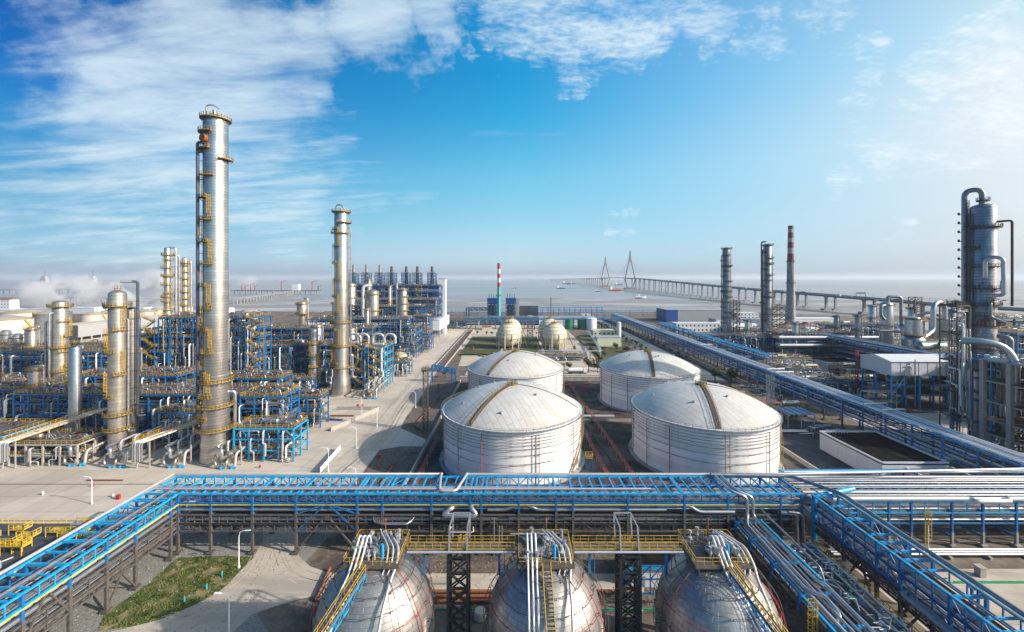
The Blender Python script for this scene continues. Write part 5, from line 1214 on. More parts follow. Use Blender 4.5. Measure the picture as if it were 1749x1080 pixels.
    if coolers:
        n = coolers; w_ = (x1-x0)/n
        for i in range(n):
            a = x0+i*w_+.4; b = a+w_-.8; z = zt+.3; mb = MB(); mb.bb(a,b,y0+1.5,y1-1.5,z+2.4,z+3.0)
            for p in (a+.3,b-.3):
                for q in (y0+1.8,y1-1.8): mb.bar((p,q,z),(p,q,z+2.4),.2)
            o = mb.build('air_cooler', M['grey_metal'], t); mb = MB()
            for j in range(2): mb.lathe([(min(w_*.34,1.8),2.4),(min(w_*.4,2.1),3.5),(min(w_*.38,2.0),3.5)],((a+b)/2,y0+2.8+j*(y1-y0-5.6),z),16)
            mb.build('fan_ring', M['pipe_grey'], o)
    if stairs:   # zigzag stair tower: (x, y, side)
        for (sx, sy) in stairs:
            ms_, mr = MB(), MB(); z = 0; k = 0; ze = zt
            zz_ = 0
            while zz_ < ze-.5:
                nz = min(zz_+3.0, ze); a, b = (sx,sx+4.2) if k%2 == 0 else (sx+4.2,sx)
                yy = sy-(.0 if k%2 == 0 else 1.1); stair(ms_, mr, (a,yy,zz_+.3),(b,yy,nz+.3),w=.9,str_h=.3)
                lx = b+(.7 if b > a else -.7); ms_.bb(lx-.7,lx+.7,sy-1.7,sy+.6,nz+.22,nz+.3); railing(mr,[(lx-.7 if b<a else lx+.7,sy-1.7,nz+.3),(lx-.7 if b<a else lx+.7,sy+.6,nz+.3)],gap=1.1,t=.1,toe=False); railing(mr,[(lx-.7,sy-1.7,nz+.3),(lx+.7,sy-1.7,nz+.3)],gap=1.1,t=.1,toe=False)
                zz_ = nz; k += 1
            s_ = ms_.build('stair', M['grating'], t); mr.build('handrail', M['yellow'], s_)
            mb = MB()
            for xx in (sx-1.2,sx+5.4): mb.bar((xx,sy-1.7,0),(xx,sy-1.7,ze+.3),.22)
            mb.build('stair_post', M[mat], t)
    return t

# --- left units
structure('long low blue pipe structure crowded with valves behind the two nearest left columns',-186,-86,152,163,[4.6,9.0,13.2,16.7],bay=5.5,seed=11,npipe=70,small=420,valves=330,vert=26,drums=5,deck_frac=.3,rails_mid=False)
structure('open blue pipe structure with slanting pipes at the far left edge',-262,-166,196,206,[5,9,13,17,21,24.5],bay=6.5,seed=12,npipe=60,small=300,valves=90,drums=2,deck_frac=.2,rails_mid=False)
structure('dark blue structure with crowded roof piping between the near left column and the stair tower',-215,-150,228,246,[5.5,10,14.5,19,23.2],bay=5.5,seed=13,npipe=60,small=380,valves=300,drums=3,stairs=None,rails_mid=False)
structure('tall blue open structure with zigzag yellow stairs left of the tallest column',-171.5,-149.5,197,212,[4.5,9,13.5,18,22.5,27,31.5,36,40.7],bay=5.5,seed=14,npipe=55,small=260,valves=120,drums=8,stairs=((-177,196.5),),deck_frac=.9)
structure('tall blue open structure right behind the tallest column',-141.5,-124,193,208,[4.5,9,13.5,18,22.5,27,31.5,36,41],bay=5.5,seed=15,npipe=60,small=260,valves=120,drums=8,stairs=((-124.5,192.5),),deck_frac=.9)
structure('small light blue skid frame with yellow stair beside the long cross rack',-92,-72.5,134,143,[3.6,7.2,10.6],bay=4.8,seed=16,npipe=26,small=80,valves=70,drums=2,mat='sky_blue',deck_frac=.5,vert=6)
structure('blue open frame just right of the tallest column',-98,-83,146,157,[4.5,9,13.5,17.5],bay=4.8,seed=17,npipe=30,small=120,valves=90,drums=3,mat='blue',deck_frac=.6,vert=8)
structure('wide blue structure behind the second tallest column with curved pipes on its roof',-129,-81.5,222,238,[5,9.5,14,18.5,23.2],bay=5.5,seed=18,npipe=80,small=500,valves=330,drums=6,stairs=((-87,221),),coolers=0)
structure('light blue end frame with stairs right of the second tallest column',-81,-70.5,221,236,[4.5,9,13.5,18,22.5],bay=5,seed=19,npipe=30,small=120,valves=40,drums=4,mat='sky_blue',stairs=((-77,219.6),),deck_frac=.8)
structure('blue pipe structure in the third row left of the rear column',-150,-77,296,310,[6,12,18,24,30],bay=6.5,seed=20,npipe=70,small=420,valves=300,drums=5,rails_mid=False,coolers=0)
structure('low blue frame in front of the white box building',-92,-70,330,350,[5,10,15],bay=6,seed=21,npipe=30,small=120,valves=100,drums=4)
structure('blue mid rise furnace feed structure before the stack row',-170,-88,385,400,[7,14,21,28,33],bay=7,seed=22,npipe=60,small=300,valves=180,drums=6,rails_mid=True)
structure('yellow railed equipment tower beside the rear column',-92,-78,372,386,[5,9,13,17,21,25],bay=5,seed=23,npipe=30,small=140,valves=80,drums=6,deck_frac=1)
structure('tall blue furnace block carrying seven small stacks at the back of the left units',-175,-78,432,450,[7,14,21,28,33,38,45,52],bay=7,seed=24,npipe=80,small=500,valves=200,drums=10,stairs=((-104,431),),deck_frac=1)
structure('low blue pipe bridge deck joining the middle row units',-140,-84,262,270,[6,12,17],bay=7,seed=25,npipe=40,small=180,valves=200,drums=3,rails_mid=False)
structure('light frame of pipes and tanks at the right edge of the middle units',-78,-66,250,262,[4,8],bay=6,seed=26,npipe=16,small=60,valves=60,drums=3)
# furnace casing and seven stacks
t = thing('furnace_casing','dark furnace boxes between the floors of the stack block','furnace',(-126,445,0))
for i in range(7): x = -172+13.4*i; mb = MB(); mb.bb(x,x+10.6,434.5,449,38.6,51.5); mb.bb(x+2,x+8,433.9,434.5,40,50); mb.build('furnace_box', M['deep_blue'], t)
for i, px in enumerate((604,626,649,669,694,713,738)):
    x = (px-CX)/F*441; x = x
    t = lattice('stack_tower','small blue lattice stack tower on the furnace block, number %s from the left of seven' % ['one','two','three','four','five','six','seven'][i], x, 441, 8.4, 52.4, 65.5, 'blue', step=3.2, t_=.45)
    tag(t, 'blue lattice stack on the furnace block roof, %s in the row from the left' % ['first','second','third','fourth','fifth','sixth','last'][i], 'stack', 'seven stacks on the furnace block')
    mb = MB(); mb.cyl((x,441,52.4),2.1,17.6,14,r2=1.5); mb.cyl((x,441,69.9),1.3,4.4 if i<3 else 2.6,12); mb.build('flue', M['soot'] if i > 2 else M['pipe_grey'], t)
    mb = MB(); mb.bb(x-4.6,x+4.6,436.6,445.4,58.6,58.8); mb.bb(x-4.4,x+4.4,437,445,65.4,65.6); railing(mb,[(x-4.4,437,65.6),(x+4.4,437,65.6)],gap=2,t=.14); mb.build('landing', M['yellow'], t)
tw = thing('white_duct_tower','tall narrow white tower at the right end of the furnace block','tower',((756-CX)/F*442,442,0))
x = (756-CX)/F*442; mb = MB(); mb.bb(x-3.6,x+3.6,438,446,0,59); mb.build('casing', M['wall_white'], tw); mb = MB(); mb.bb(x-3.9,x+3.9,437.7,446.3,59,59.6); mb.build('cap', M['wall_grey'], tw)
for z in (15,28,40): mb = MB(); mb.tube([(x-3.6,442,z),(x-11,442,z)],1.1,10); mb.build('duct', M['pipe_grey'], tw)
# --- columns of the left units: prof, platforms(z,deg0,deg1,width), ladders(deg,z0,z1), risers
def zig(z0, z1, step, seq, w=1.3, span=70, full=()):
    pl, la = [], []; z = z0; i = 0
    while z <= z1:
        d = seq[i%len(seq)]; pl.append((z,d-span/2,d+span/2,w)); 
        if z+step <= z1+.1: la.append((d+(18 if i%2 else -18), z, z+step-.2))
        z += step; i += 1
    return pl, la
x, y = -99, 135.5
pl, la = zig(14,98,7.2,(-66,-46,-72,-40),span=56,w=1.1)
pl += [(112.2,-180,180,.9),(107.5,-120,-20,1.3),(102,-130,-30,1.3),(99,10,90,1.3),(18,-180,180,1.6),(10.5,-180,180,1.7),(26,-180,180,1.3)]
column('distillation_column','tallest silver column with yellow ladders rising above the left units',x,y,[(4.6,0),(4.3,2),(3.9,14),(3.75,28)]+dome_prof(3.55,28.3,112.2,3.5,1.7)[0:],pl,la,[(-86,.9,.45,16,104,'slate_pipe'),(-94,.7,.3,16,101,'pipe_grey'),(80,1.0,.55,2,22,'pipe')],'clad',nseg=40)
t = bpy.data.objects['distillation_column']
mb = MB(); mb.tube([(x-1.6,y-2,113.3),(x-1.6,y-2,116.3),(x+.4,y-1.4,116.6),(x+1.6,y-.6,115.6)],.22,8,bend=.8); mb.cyl((x+.2,y-.8,113.5),.6,1.6,12); mb.build('top_vent', M['pipe_grey'], t)
mb = MB(); a = va(x,y,-52); mb.tube([(x+3.4*math.cos(a),y+3.4*math.sin(a),105),(x+4.6*math.cos(a),y+4.6*math.sin(a),105)],1.25,16); mb.build('manhole', M['rust'], t)
x, y = -134.5, 138.6
pl, la = zig(20,50,7.5,(-60,10,-50,8),span=60,w=1.1); pl += [(56.4,-180,180,1.0),(50.5,-180,180,1.3),(14,-180,180,1.4),(9,-150,150,1.4)]
column('distillation_column','weathered mid height column with a dome top and side pipe near the left',x,y,dome_prof(2.45,0,54.5,2.4,1.4),pl,la,[(92,2.6,.45,12,58.8,'pipe_grey'),(60,.6,.35,8,46,'pipe')],'clad_warm')
column('stripper_column','slimmer silver column standing close behind the dome topped near left column',-133.6,142.9,dome_prof(1.7,0,49,1.7,.9),[],[],[],'clad')
x, y = (103-CX)/F*196, 190
x = (103-CX)/F*190; pl, la = zig(12,44,7,(30,60),span=80); pl += [(46.8,-180,180,1.6),(28,-180,180,1.6),(17,-180,180,1.3)]
column('distillation_column','plain slim silver column with an orange ladder at the far left',x,y,dome_prof(2.9,0,48.5,2.7,1.0),pl,la,[(-60,1.0,.45,6,44,'pipe'),(-90,1.6,.4,6,40,'pipe_grey')],'clad_warm')
x, y = (131-CX)/F*150, 150
column('plain_column','slim smooth silver column without platforms between the two left columns',x,y-.5,dome_prof(1.75,0,34.8,1.7,.5),[(36,-180,180,1.0)],[(-90,20,35)],[],'pipe')
x, y = (286-CX)/F*216, 216; pl, la = zig(30,72,4.4,(-30,30),span=130,w=1.3); pl += [(72,-180,180,1.3),(50,-180,180,1.4),(61,-180,180,1.4)]
column('distillation_column','slender column ringed by many yellow platforms left of the tallest column, taller of two',x,y,[(2.4,0),(2.2,40),(1.5,44)]+dome_prof(1.5,44.2,75.5,1.4,.6),pl,la,[(70,1.4,.5,38,76,'pipe'),(100,2.6,.5,38,72,'pipe')],'clad')
x, y = (316-CX)/F*222, 222; pl, la = zig(38,68,3.6,(-20,40),span=130,w=1.3); pl += [(68,-180,180,1.3)]
column('distillation_column','slender column ringed by many yellow platforms left of the tallest column, shorter of two',x,y,dome_prof(1.5,0,70.5,1.3,.6),pl,la,[(80,1.2,.4,40,69,'pipe')],'clad_warm')
x, y = -90, 212; pl, la = zig(16,88,8.6,(-55,-30,-70,-40),span=55,w=1.1); pl += [(94,-180,180,1.3),(88.5,-30,150,1.6),(83,-100,60,1.6),(25,-180,180,1.5),(14,-180,180,1.5),(37,-180,180,1.4)]
column('distillation_column','second tallest silver column in the middle of the left units',x,y,[(5.0,0),(4.3,8),(3.75,10),(3.75,38),(3.4,38.3)]+dome_prof(3.4,38.4,93.5,3.35,1.4)[1:],pl,la,[(85,.8,.35,12,86,'pipe_grey'),(95,1.2,.6,8,20,'pipe')],'clad')
t = [o for o in bpy.data.objects if o.get('label','').startswith('second tallest')][0]
mb = MB(); mb.tube([(x-2,y-2,95),(x-1.5,y-2,97.5),(x+1,y-2,97.5),(x+2.8,y-1.5,94.5)],.35,8,bend=1); mb.cyl((x,y,94.6),.8,1.4,12); mb.build('top_vent', M['pipe_grey'], t)
g = gp(536,672); pl, la = zig(8,30,6,(-20,20),span=140)
column('short_column','short patched silver column left of the second tallest column',g.x,g.y,dome_prof(2.3,0,33,2.2,.8),pl,la,[(70,.7,.3,5,30,'pipe_grey')],'clad_dark')
column('short_column','small pale column with a hooked top pipe behind the middle units',(516-CX)/F*320,320,dome_prof(2.6,0,38,4.0,1.0)[:1]+[(2.6,30),(3.8,32)]+dome_prof(3.8,32.1,40.5,3.8,1.2)[1:],[(32,-180,180,1.4),(40,-180,180,1.4)],[],[(70,1.6,.8,12,44,'pipe')],'clad_warm')
x = (637-CX)/F*378
column('reactor_vessel','pale fat vessel with a big hooked pipe on its left in the rear left units',x,378,dome_prof(5.6,0,46,5.4,3.5),[(45,-180,180,1.5),(30,-180,180,1.5)],[],[(-80,3.2,1.5,20,53,'pipe_white')],'clad_warm')
x = (688-CX)/F*352; pl, la = zig(14,46,6,(40,70),span=90,w=1.6)
column('distillation_column','pale column with hooked pipe in front of the furnace block right half',x,352,dome_prof(3.9,0,50,3.6,1.6),pl+[(50,-180,180,1.4)],la,[(-85,1.0,.8,4,56,'pipe_white')],'clad_warm')
column('distillation_column','pale round topped column behind the second tallest column, left of the furnace block',(599-CX)/F*415,415,dome_prof(5.5,0,53,5.2,2),[(40,-180,180,1.6),(52,-180,180,1.6)],[],[],'clad_warm')
# squat tanks of the left unit
g = gp(487,712)
t = thing('squat_tank','squat silver tank with a yellow railed cone roof in the left units','tank',(-68.5,0,0)); x, y = (487-CX)/F*181, 181
t.location = (x,y,0); mb = MB(); mb.lathe([(5.4,0),(5.4,7.6),(5.5,7.7),(3,8.9),(.01,9.4)],(x,y,0),40); mb.build('shell', M['pipe_grey'], t)
mb = MB(); railing(mb,[(x+5.3*math.cos(k*PI/10),y+5.3*math.sin(k*PI/10),7.7) for k in range(20)],gap=1.4,t=.1,closed=True); mb.build('railing', M['yellow'], t)
mb = MB(); valve_mass([mb],random.Random(4),x-3,x+3,y-3,y+3,8.6,22,1.6,.2); mb.build('roof_pipework', M['pipe_white'], t)['kind'] = 'stuff'
x, y = (684-CX)/F*280, 280; t = thing('small_tank','small cream tank at the road side edge of the middle units','tank',(x,y,0)); mb = MB(); mb.lathe([(4.0,0),(4.0,8),(2,9),(.01,9.3)],(x,y,0),28); mb.build('shell', M['wall_cream'], t)
mb = MB(); railing(mb,[(x+3.8*math.cos(k*PI/8),y+3.8*math.sin(k*PI/8),8) for k in range(16)],gap=1.6,t=.12,closed=True); mb.build('railing', M['yellow'], t)
# large hoops on the middle roof
for i,(px) in enumerate((604,618,644,664)):
    x = (px-CX)/F*226; mb = MB(); mb.tube([(x-3,228,23.5),(x-3,228,27.5),(x-1.5,228,28.8),(x+1.5,228,28.8),(x+3,228,27.5),(x+3,228,23.5)],.7,10,bend=1.8); tag(mb.build('hoop_pipe', M['pipe_white'],None,(x,228,23)),'pale hooped pipe on the roof of the wide blue middle structure','pipe','hooped pipes on the middle roof')
# exchanger skids along the front of the left units
def skid(x, y, label, L_=13, s=1.0, stand=True):
    r = random.Random(int(x*7)); t = thing('exchanger_skid', label, 'heat exchanger', (x,y,0), 'pipe looped exchangers along the yard')
    d = Vector((.0,1,0))
    mb = MB(); mb.hdrum((x,y+L_/2,3.0),1.35*s,L_,'y',18); mb.build('upper_shell', M['clad_warm'], t)
    mb = MB(); mb.tube([(x+2.4,y+1,1.6),(x+2.4,y+L_,1.6)],.6,12); mb.build('lower_pipe', M['pipe'], t)
    for k in range(3): mb = MB(); xx = x-1.8+k*1.8; mb.tube([(xx,y+2+k*3,2),(xx,y+2+k*3,6.6+.4*k),(xx,y+8+k*3,6.8+.4*k),(xx,y+8+k*3,3)],.34,10,bend=.9); mb.build('hoop_pipe', M['pipe_white'], t)
    mb = MB(); mb.tube([(x-.2,y-1.2,3.2),(x-.2,y-3,3.2),(x-.2,y-3.1,6.2),(x-2.6,y-2,6.3),(x-2.8,y+3,6.3)],.5,10,bend=1.1); mb.build('elbow_pipe', M['pipe'], t)
    mb = MB(); mb.tube([(x+.8,y-.9,2.4),(x+.8,y-2.4,2.4),(x+1,y-2.6,.7),(x-2.6,y-2.6,.7),(x-3,y-2.2,3.8),(x-3,y+8,3.9)],.42,10,bend=1.0); mb.build('elbow_pipe', M['clad_warm'], t)
    mb = MB(); mb.tube([(x+3.2,y-2,.6),(x+3.2,y-1.4,4.4),(x+3.4,y+7,5.2),(x+3.4,y+15,5.2)],.4,10,bend=.9); mb.build('elbow_pipe', M['pipe_white'], t)
    for xx,yy in ((x-.6,y-2.8),(x+2.6,y-2.6)): mb = MB(); mb.cyl((xx,yy,0),.55,.8,10); mb.box((xx+.8,yy,.4),(1.2,.7,.5)); mb.build('pump', M['sky_blue'], t)
    for yy in (y+1.5,y+L_-1.5): mb = MB(); mb.bb(x-1.2,x+1.2,yy-.4,yy+.4,0,1.8); mb.build('saddle', M['concrete'], t)
    for k in range(4): mb = MB(); xx = x-3.4+R.uniform(-.3,.3) if k%2 else x+3.9; mb.bar((xx,y+k*4,0),(xx,y+k*4,6.2),.3); mb.build('stanchion', M['concrete'], t)
for i,(px,py,l) in enumerate(((122,797,'leftmost pipe looped exchanger skid along the front of the left units'),(190,800,'pipe looped exchanger skid in front of the dome topped left column'),(292,800,'pipe looped exchanger skid between the dome topped and the tallest column'),(380,802,'pipe looped exchanger skid at the foot of the tallest column'))):
    g = gp(px,py); skid(g.x,g.y+3,l)
g = gp(640,682); skid(-72.5,206,'pipe looped exchanger skid at the foot of the second tallest column',16,1.1)
g = gp(700,635); skid(-72,264,'pipe looped exchanger skid at the road edge of the middle units',12,1.0)
# sloping pipe bridge from skids back
for (x0_,y0_,x1_,y1_,z_,l) in ((-118,128,-104,152,8.5,'low pale pipe bridge slanting back between the two near left columns'),(-160,128,-152,152,8.5,'low pale pipe bridge slanting back left of the dome topped column')):
    t = thing('pipe_bridge', l, 'pipe bridge', (x0_,y0_,0))
    for k in range(5): mb = MB(); o = (k-2)*.7; mb.tube([(x0_+o,y0_,2+k*.2),(x0_+o,y0_,z_),(x1_+o,y1_,z_+3.2)],.26,8,bend=.7); mb.build('pipe', M[['pipe','pipe_white'][k%2]], t)
    for f in (.05,.35,.65,.95):
        p = Vector((x0_,y0_,0)).lerp(Vector((x1_,y1_,0)),f); zz_ = z_+3.2*f-.4; mb = MB()
        for o in (-2,2): mb.bar((p.x+o,p.y,0),(p.x+o,p.y,zz_),.3)
        mb.bar((p.x-2.2,p.y,zz_),(p.x+2.2,p.y,zz_),.3); mb.build('support', M['concrete'], t)
    mb = MB()
    for o in (-2.4,2.4): railing(mb,[(x0_+o,y0_+1,z_),(x1_+o,y1_,z_+3.2)],gap=1.3,t=.1)
    mb.build('railing', M['yellow'], t)
# yellow railed platforms low at far left
structure('low platform with yellow rails and two small drums left of the near column',-162,-140,131,142,[3.2,6.6],bay=5.5,seed=31,npipe=16,small=40,valves=36,drums=2,mat='concrete',vert=4)
structure('pale blue edged yellow railed walkway frame at the far left edge',-190,-166,133,146,[4,8.5],bay=6,seed=32,npipe=16,small=40,valves=30,drums=2,mat='sky_blue',vert=4,stairs=((-172,131.5),))
structure('small pipe rack with silver vessel left of the second tallest column',-118,-102,205,214,[4.5,9],bay=5,seed=33,npipe=20,small=60,valves=60,drums=2,mat='blue',vert=6)
# ================================================================ middle distance and shore
def building(name, label, x0,x1,y0,y1,z0,z1, wall='wall_white', roof='wall_grey', ridge=0.0, stilts=0, windows=0, wrows=1, cat='building', par=.3, stm='steel_dark', seams=False):
    t = thing(name, label, cat, ((x0+x1)/2,(y0+y1)/2,0)); mb = MB(); mb.bb(x0,x1,y0,y1,z0,z1)
    mb.build('wall', M[wall], t); mb = MB()
    if ridge:
        ym = (y0+y1)/2; b = len(mb.v); e = .5
        mb.v += [(x0-e,y0-e,z1+.02),(x1+e,y0-e,z1+.02),(x1+e,y1+e,z1+.02),(x0-e,y1+e,z1+.02),(x0-e,ym,z1+ridge),(x1+e,ym,z1+ridge)]
        for f in ((0,1,5,4),(2,3,4,5),(0,4,3),(1,2,5),(3,2,1,0)): mb.f.append(tuple(b+i for i in f)); mb.sm.append(False)
    else: mb.bb(x0-par,x1+par,y0-par,y1+par,z1,z1+.35)
    mb.build('roof', M[roof], t)
    if windows:
        for rw in range(wrows):
            zc = z0+(z1-z0)*(rw+.55)/wrows
            for i in range(windows): xx = x0+(x1-x0)*(i+.5)/windows; mb = MB(); mb.bb(xx-.9,xx+.9,y0-.06,y0,zc-.8,zc+.8); mb.build('window', M['glass'], t)
    if seams:
        mb = MB(); n = int((x1-x0)/seams)
        for i in range(1,n): mb.bb(x0+i*seams-.08,x0+i*seams+.08,y0-.08,y0,z0,z1)
        mb.build('seam', M['grey_metal'], t)
    if stilts:
        for i in range(stilts):
            for yy in (y0+.6,y1-.6): xx = x0+.6+(x1-x0-1.2)*i/(stilts-1); mb = MB(); mb.bar((xx,yy,0),(xx,yy,z0),.6); mb.build('post', M[stm], t)
    return t
# right foreground low buildings
t = building('low_building','long low white walled building with a dark flat roof right of the front right tank',107,126.4,119.5,144,0,5.5,'wall_white','roof_dark',par=.05)
mb = MB()
for (a,b,c,d) in ((106.9,107.3,119.5,144.1),(126.2,126.6,119.5,144.1),(107.3,126.2,143.7,144.1),(107.3,126.2,119.4,119.8)): mb.bb(a,b,c,d,5.86,6.3)
mb.build('parapet', M['wall_white'], t)
for i in range(8): mb = MB(); x = 108.5+i*1.0; mb.tube([(x,142.6,5.9),(x,142.6,7.2),(x,141.6,7.2)],.12,6,bend=.2); mb.build('roof_vent', M['pipe_white'], t)
t = building('low_building','shorter low white walled building with a brown flat roof near the wide rack',112.8,126.4,104,118.6,0,4.6,'wall_white','grating',par=.05)
mb = MB()
for (a,b,c,d) in ((112.7,113.1,104,118.7),(126.2,126.6,104,118.7),(113.1,126.2,118.4,118.7)): mb.bb(a,b,c,d,4.96,5.3)
mb.build('parapet', M['wall_white'], t)
def shelter(x0,x1,y0,y1,z,label,mat):
    t = thing('canopy', label, 'canopy', ((x0+x1)/2,(y0+y1)/2,0)); mb = MB(); mb.bb(x0,x1,y0,y1,z,z+.15)
    mb.build('roof', M[mat], t)
    if mat != 'roof_brown':
        mb = MB(); n=4
        for i in range(n): mb.bb(x0+(x1-x0)*(i+.1)/n,x0+(x1-x0)*(i+.55)/n,y0-.05,y1+.05,z+.155,z+.2)
        mb.build('roof_stripe', M['roof_brown'], t)
    for a in (x0+.4,(x0+x1)/2,x1-.4):
        for b in (y0+.4,y1-.4): mb = MB(); mb.bar((a,b,0),(a,b,z),.3); mb.build('post', M['concrete'], t)
shelter(104,116,178,188,5.4,'brown roofed open canopy under the avenue rack behind the front right tank','roof_brown')
shelter(109,120.5,164,174,5.2,'blue and brown striped open canopy beside the avenue rack','sky_blue')
lattice('lattice_mast','pale thin lattice mast beside the brown canopy behind the front right tank',106.5,171,2.0,0,19.5,'grey_metal',step=1.9,t_=.16,cat='lattice mast')
t = lattice('lattice_mast','brown lattice mast with a small top basket left of the front left tank',-35.2,161,1.8,0,23.4,'steel_dark',step=1.8,t_=.16,cat='lattice mast')
mb = MB(); mb.cyl((-35.2,161,23.4),1.7,.15,12); railing(mb,[(-35.2+1.6*math.cos(k*PI/5),161+1.6*math.sin(k*PI/5),23.5) for k in range(10)],gap=1,t=.1,closed=True)
for k in range(4): mb.tube([(-35.2+math.cos(k*PI/2),161+math.sin(k*PI/2),23.5),(-35.2+math.cos(k*PI/2),161+math.sin(k*PI/2),25.2)],.14,6)
mb.build('lamp_basket', M['steel_dark'], t)
lattice('lattice_mast','grey lattice mast standing behind the rear left tank',23,262,2.3,0,17.5,'grey_metal',step=2.2,t_=.2,cat='lattice mast')
lattice('lattice_tower','dark lattice tower between the two front cream spheres',13.5,372,5,0,20,'steel_dark',step=3.5,t_=.4)
# valve yard near avenue rack
t = thing('pump_yard','small blue framed pump and pipe group under the avenue rack by the long low building','pumps',(120,152,0))
for k in range(12):
    a,b = R.uniform(112,126),R.uniform(147,160); mb = MB(); h = R.uniform(1,3.2); q = R.uniform(.14,.3); mb.tube([(a,b,0),(a,b,h),(a+R.uniform(-4,4),b,h),(a+R.uniform(-4,4),b+3,.2)],q,8,bend=.5); mb.build('pipe', M[R.choice(['pipe','pipe_white','pipe_grey'])], t)
mb = MB(); mb.bb(116,123,150,154,3.0,3.2); railing(mb,[(116,150,3.2),(123,150,3.2)],gap=1.2,t=.1)
for a in (116.2,122.8):
    for b in (150.2,153.8): mb.bar((a,b,0),(a,b,3),.2)
mb.build('frame', M['blue'], t)
for k in range(2): pipe('ground_pipe',[(94,160+k*1.2,.8),(100,158+k*1.2,.8),(113,158+k*1.2,.8)],.3,'pipe','silver pipe lying on the dark lot right of the front right tank',group='ground pipes on the dark lot')

# blue pipe bridge and rail-like pipe way by the yard road
t = thing('pipe_bridge','small slanted blue truss pipe bridge at the left of the rear left tank','pipe bridge',(-42,236,0))
mb = MB()
for yy in (235,238): truss(mb,(-48,yy,7.5),(-34.5,yy,5.0),2.2,6,w=.3,cw=.4)
mb.build('truss', M['blue'], t)
for xx,zz_ in ((-48,9.6),(-34.5,7.2),(-36.5,7)):
    for yy in (235,238): mb = MB(); mb.bar((xx,yy,0),(xx,yy,zz_),.4); mb.build('post', M['blue'], t)
t = thing('pipe_way','long low pipe way with rusty pipes beside the yard road','pipe way',(-51,360,0))
mb = MB(); mb.bb(-54,-53.6,262,470,0,1.4); mb.bb(-47.4,-47,262,470,0,1.1); mb.build('side_wall', M['concrete'], t)
for k in range(6): mb = MB(); mb.tube([(-53+k*1.0,262,.6),(-53+k*1.0,470,.6)],R.uniform(.16,.3),6); mb.build('pipe', M[R.choice(['rust','pipe_grey','pipe','steel_dark'])], t)
for k in range(24): mb = MB(); y = 264+k*8.6; mb.bb(-53.5,-47.5,y,y+.5,1.42,1.6); mb.build('cross_beam', M['steel_dark'], t)
pipe('ground_pipe',[(-39,130,.4),(-39,100,.4)],.25,'rust','rusty pipe running along the rubble strip behind the cross rack')
pipe('ground_pipe',[(-43,232,.4),(-38,206,.4),(-41,166,.4),(-34,157,.4)],.25,'rust','long rusty pipe winding along the verge by the bund wall')
# cream spheres
def cream_sphere(x,y,label,dup_=False):
    r = 10.3; c = (x,y,11.2); t = thing('gas_sphere', label, 'gas sphere', (x,y,0), 'cream gas spheres in the middle distance')
    m = uvsphere(r,c,40,20); m.uv = None; m.build('shell', M['cream_sphere'], t)
    for k in range(10): a = 2*PI*k/10; mb = MB(); mb.tube([(x+r*1.0*math.cos(a),y+r*1.0*math.sin(a),0),(x+r*1.0*math.cos(a),y+r*1.0*math.sin(a),12.8)],.5,10); mb.build('leg', M['wall_cream'], t)
    for lat in (60,42,25,8,-14): la = math.radians(lat); mb = MB(); mb.tube([sph_pt(c,r+.45,la,2*PI*i/32) for i in range(33)],.11,5); mb.build('spray_ring', M['spray'], t)
    mb = MB(); mb.cyl((x,y,c[2]+r-.2),3.2,.3,20); p_ = mb.build('top_platform', M['grating'], t); mb = MB(); railing(mb,[(x+3.1*math.cos(k*PI/6),y+3.1*math.sin(k*PI/6),c[2]+r+.1) for k in range(12)],gap=1.6,t=.13,closed=True); mb.build('railing', M['yellow'], p_)
    mb = MB(); mb.cyl((x,y,c[2]+r),.7,1.6,10); mb.tube([(x,y,c[2]+r+1.6),(x,y,c[2]+r+3)],.2,6); mb.build('vent', M['rust'], t)
    ms_, mr = MB(), MB(); stair(ms_,mr,(x+r+6,y-3,0),(x+r+.6,y-3,c[2]+2),w=1.2); s_ = ms_.build('stair', M['steel_dark'], t); mr.build('handrail', M['yellow'], s_)
M['cream_sphere'] = make_mat('cream sphere paint', (.66,.6,.46), .5, var=.1, bands=1.6, band_w=.14, bandcol=.72, dirt=(.35,.28,.2), dirt_amt=.5, dirt_scale=.3)
cream_sphere(-5.6,353,'cream gas sphere on tall legs behind the rear left tank, nearer of the left pair')
cream_sphere(-4.6,392,'cream gas sphere mostly hidden behind the nearer left cream sphere')
cream_sphere(33.8,353,'cream gas sphere on tall legs, nearer of the right pair')
cream_sphere(32.6,392,'cream gas sphere mostly hidden behind the nearer right cream sphere')
for i,(x,l) in enumerate(((64,'left one of two green tanks'),(79,'right one of two green tanks'))):
    t = thing('green_tank','%s beyond the cream spheres'%l,'tank',(x,483,0),'green tanks'); mb = MB(); mb.lathe([(5.7,0),(5.7,11.4),(3,12.4),(.01,12.8)],(x,483,0),28); mb.build('shell', M['green_tank'], t)
    mb = MB(); railing(mb,[(x+5.6*math.cos(k*PI/8),483+5.6*math.sin(k*PI/8),11.4) for k in range(16)],gap=2,t=.14,closed=True); mb.build('railing', M['grey_metal'], t)
for i,(px,py,rr,h,l) in enumerate(((1010,563,6,13,'white tank right of the green tanks'),(1057,577,2.2,15,'slim white cylinder vessel by the pale green buildings'),(905,552,5,9,'pale tank between the cream spheres and the blue boiler house'))):
    g = gp(px,py); t = thing('white_tank',l,'tank',tuple(g)); mb = MB(); mb.lathe([(rr,0),(rr,h),(rr*.5,h+.8),(.01,h+1)],tuple(g),28); mb.build('shell', M['white'], t); mb = MB(); mb.lathe([(rr+.02,h-.2),(rr+.3,h-.2),(rr+.3,h+.1),(rr+.02,h+.1)],tuple(g),28); mb.build('rim', M['grey_metal'], t)
building('green_building','pale green building with dark windows, farther of two near the avenue',79,101,415,428,0,6.5,'wall_green','wall_cream',windows=5)
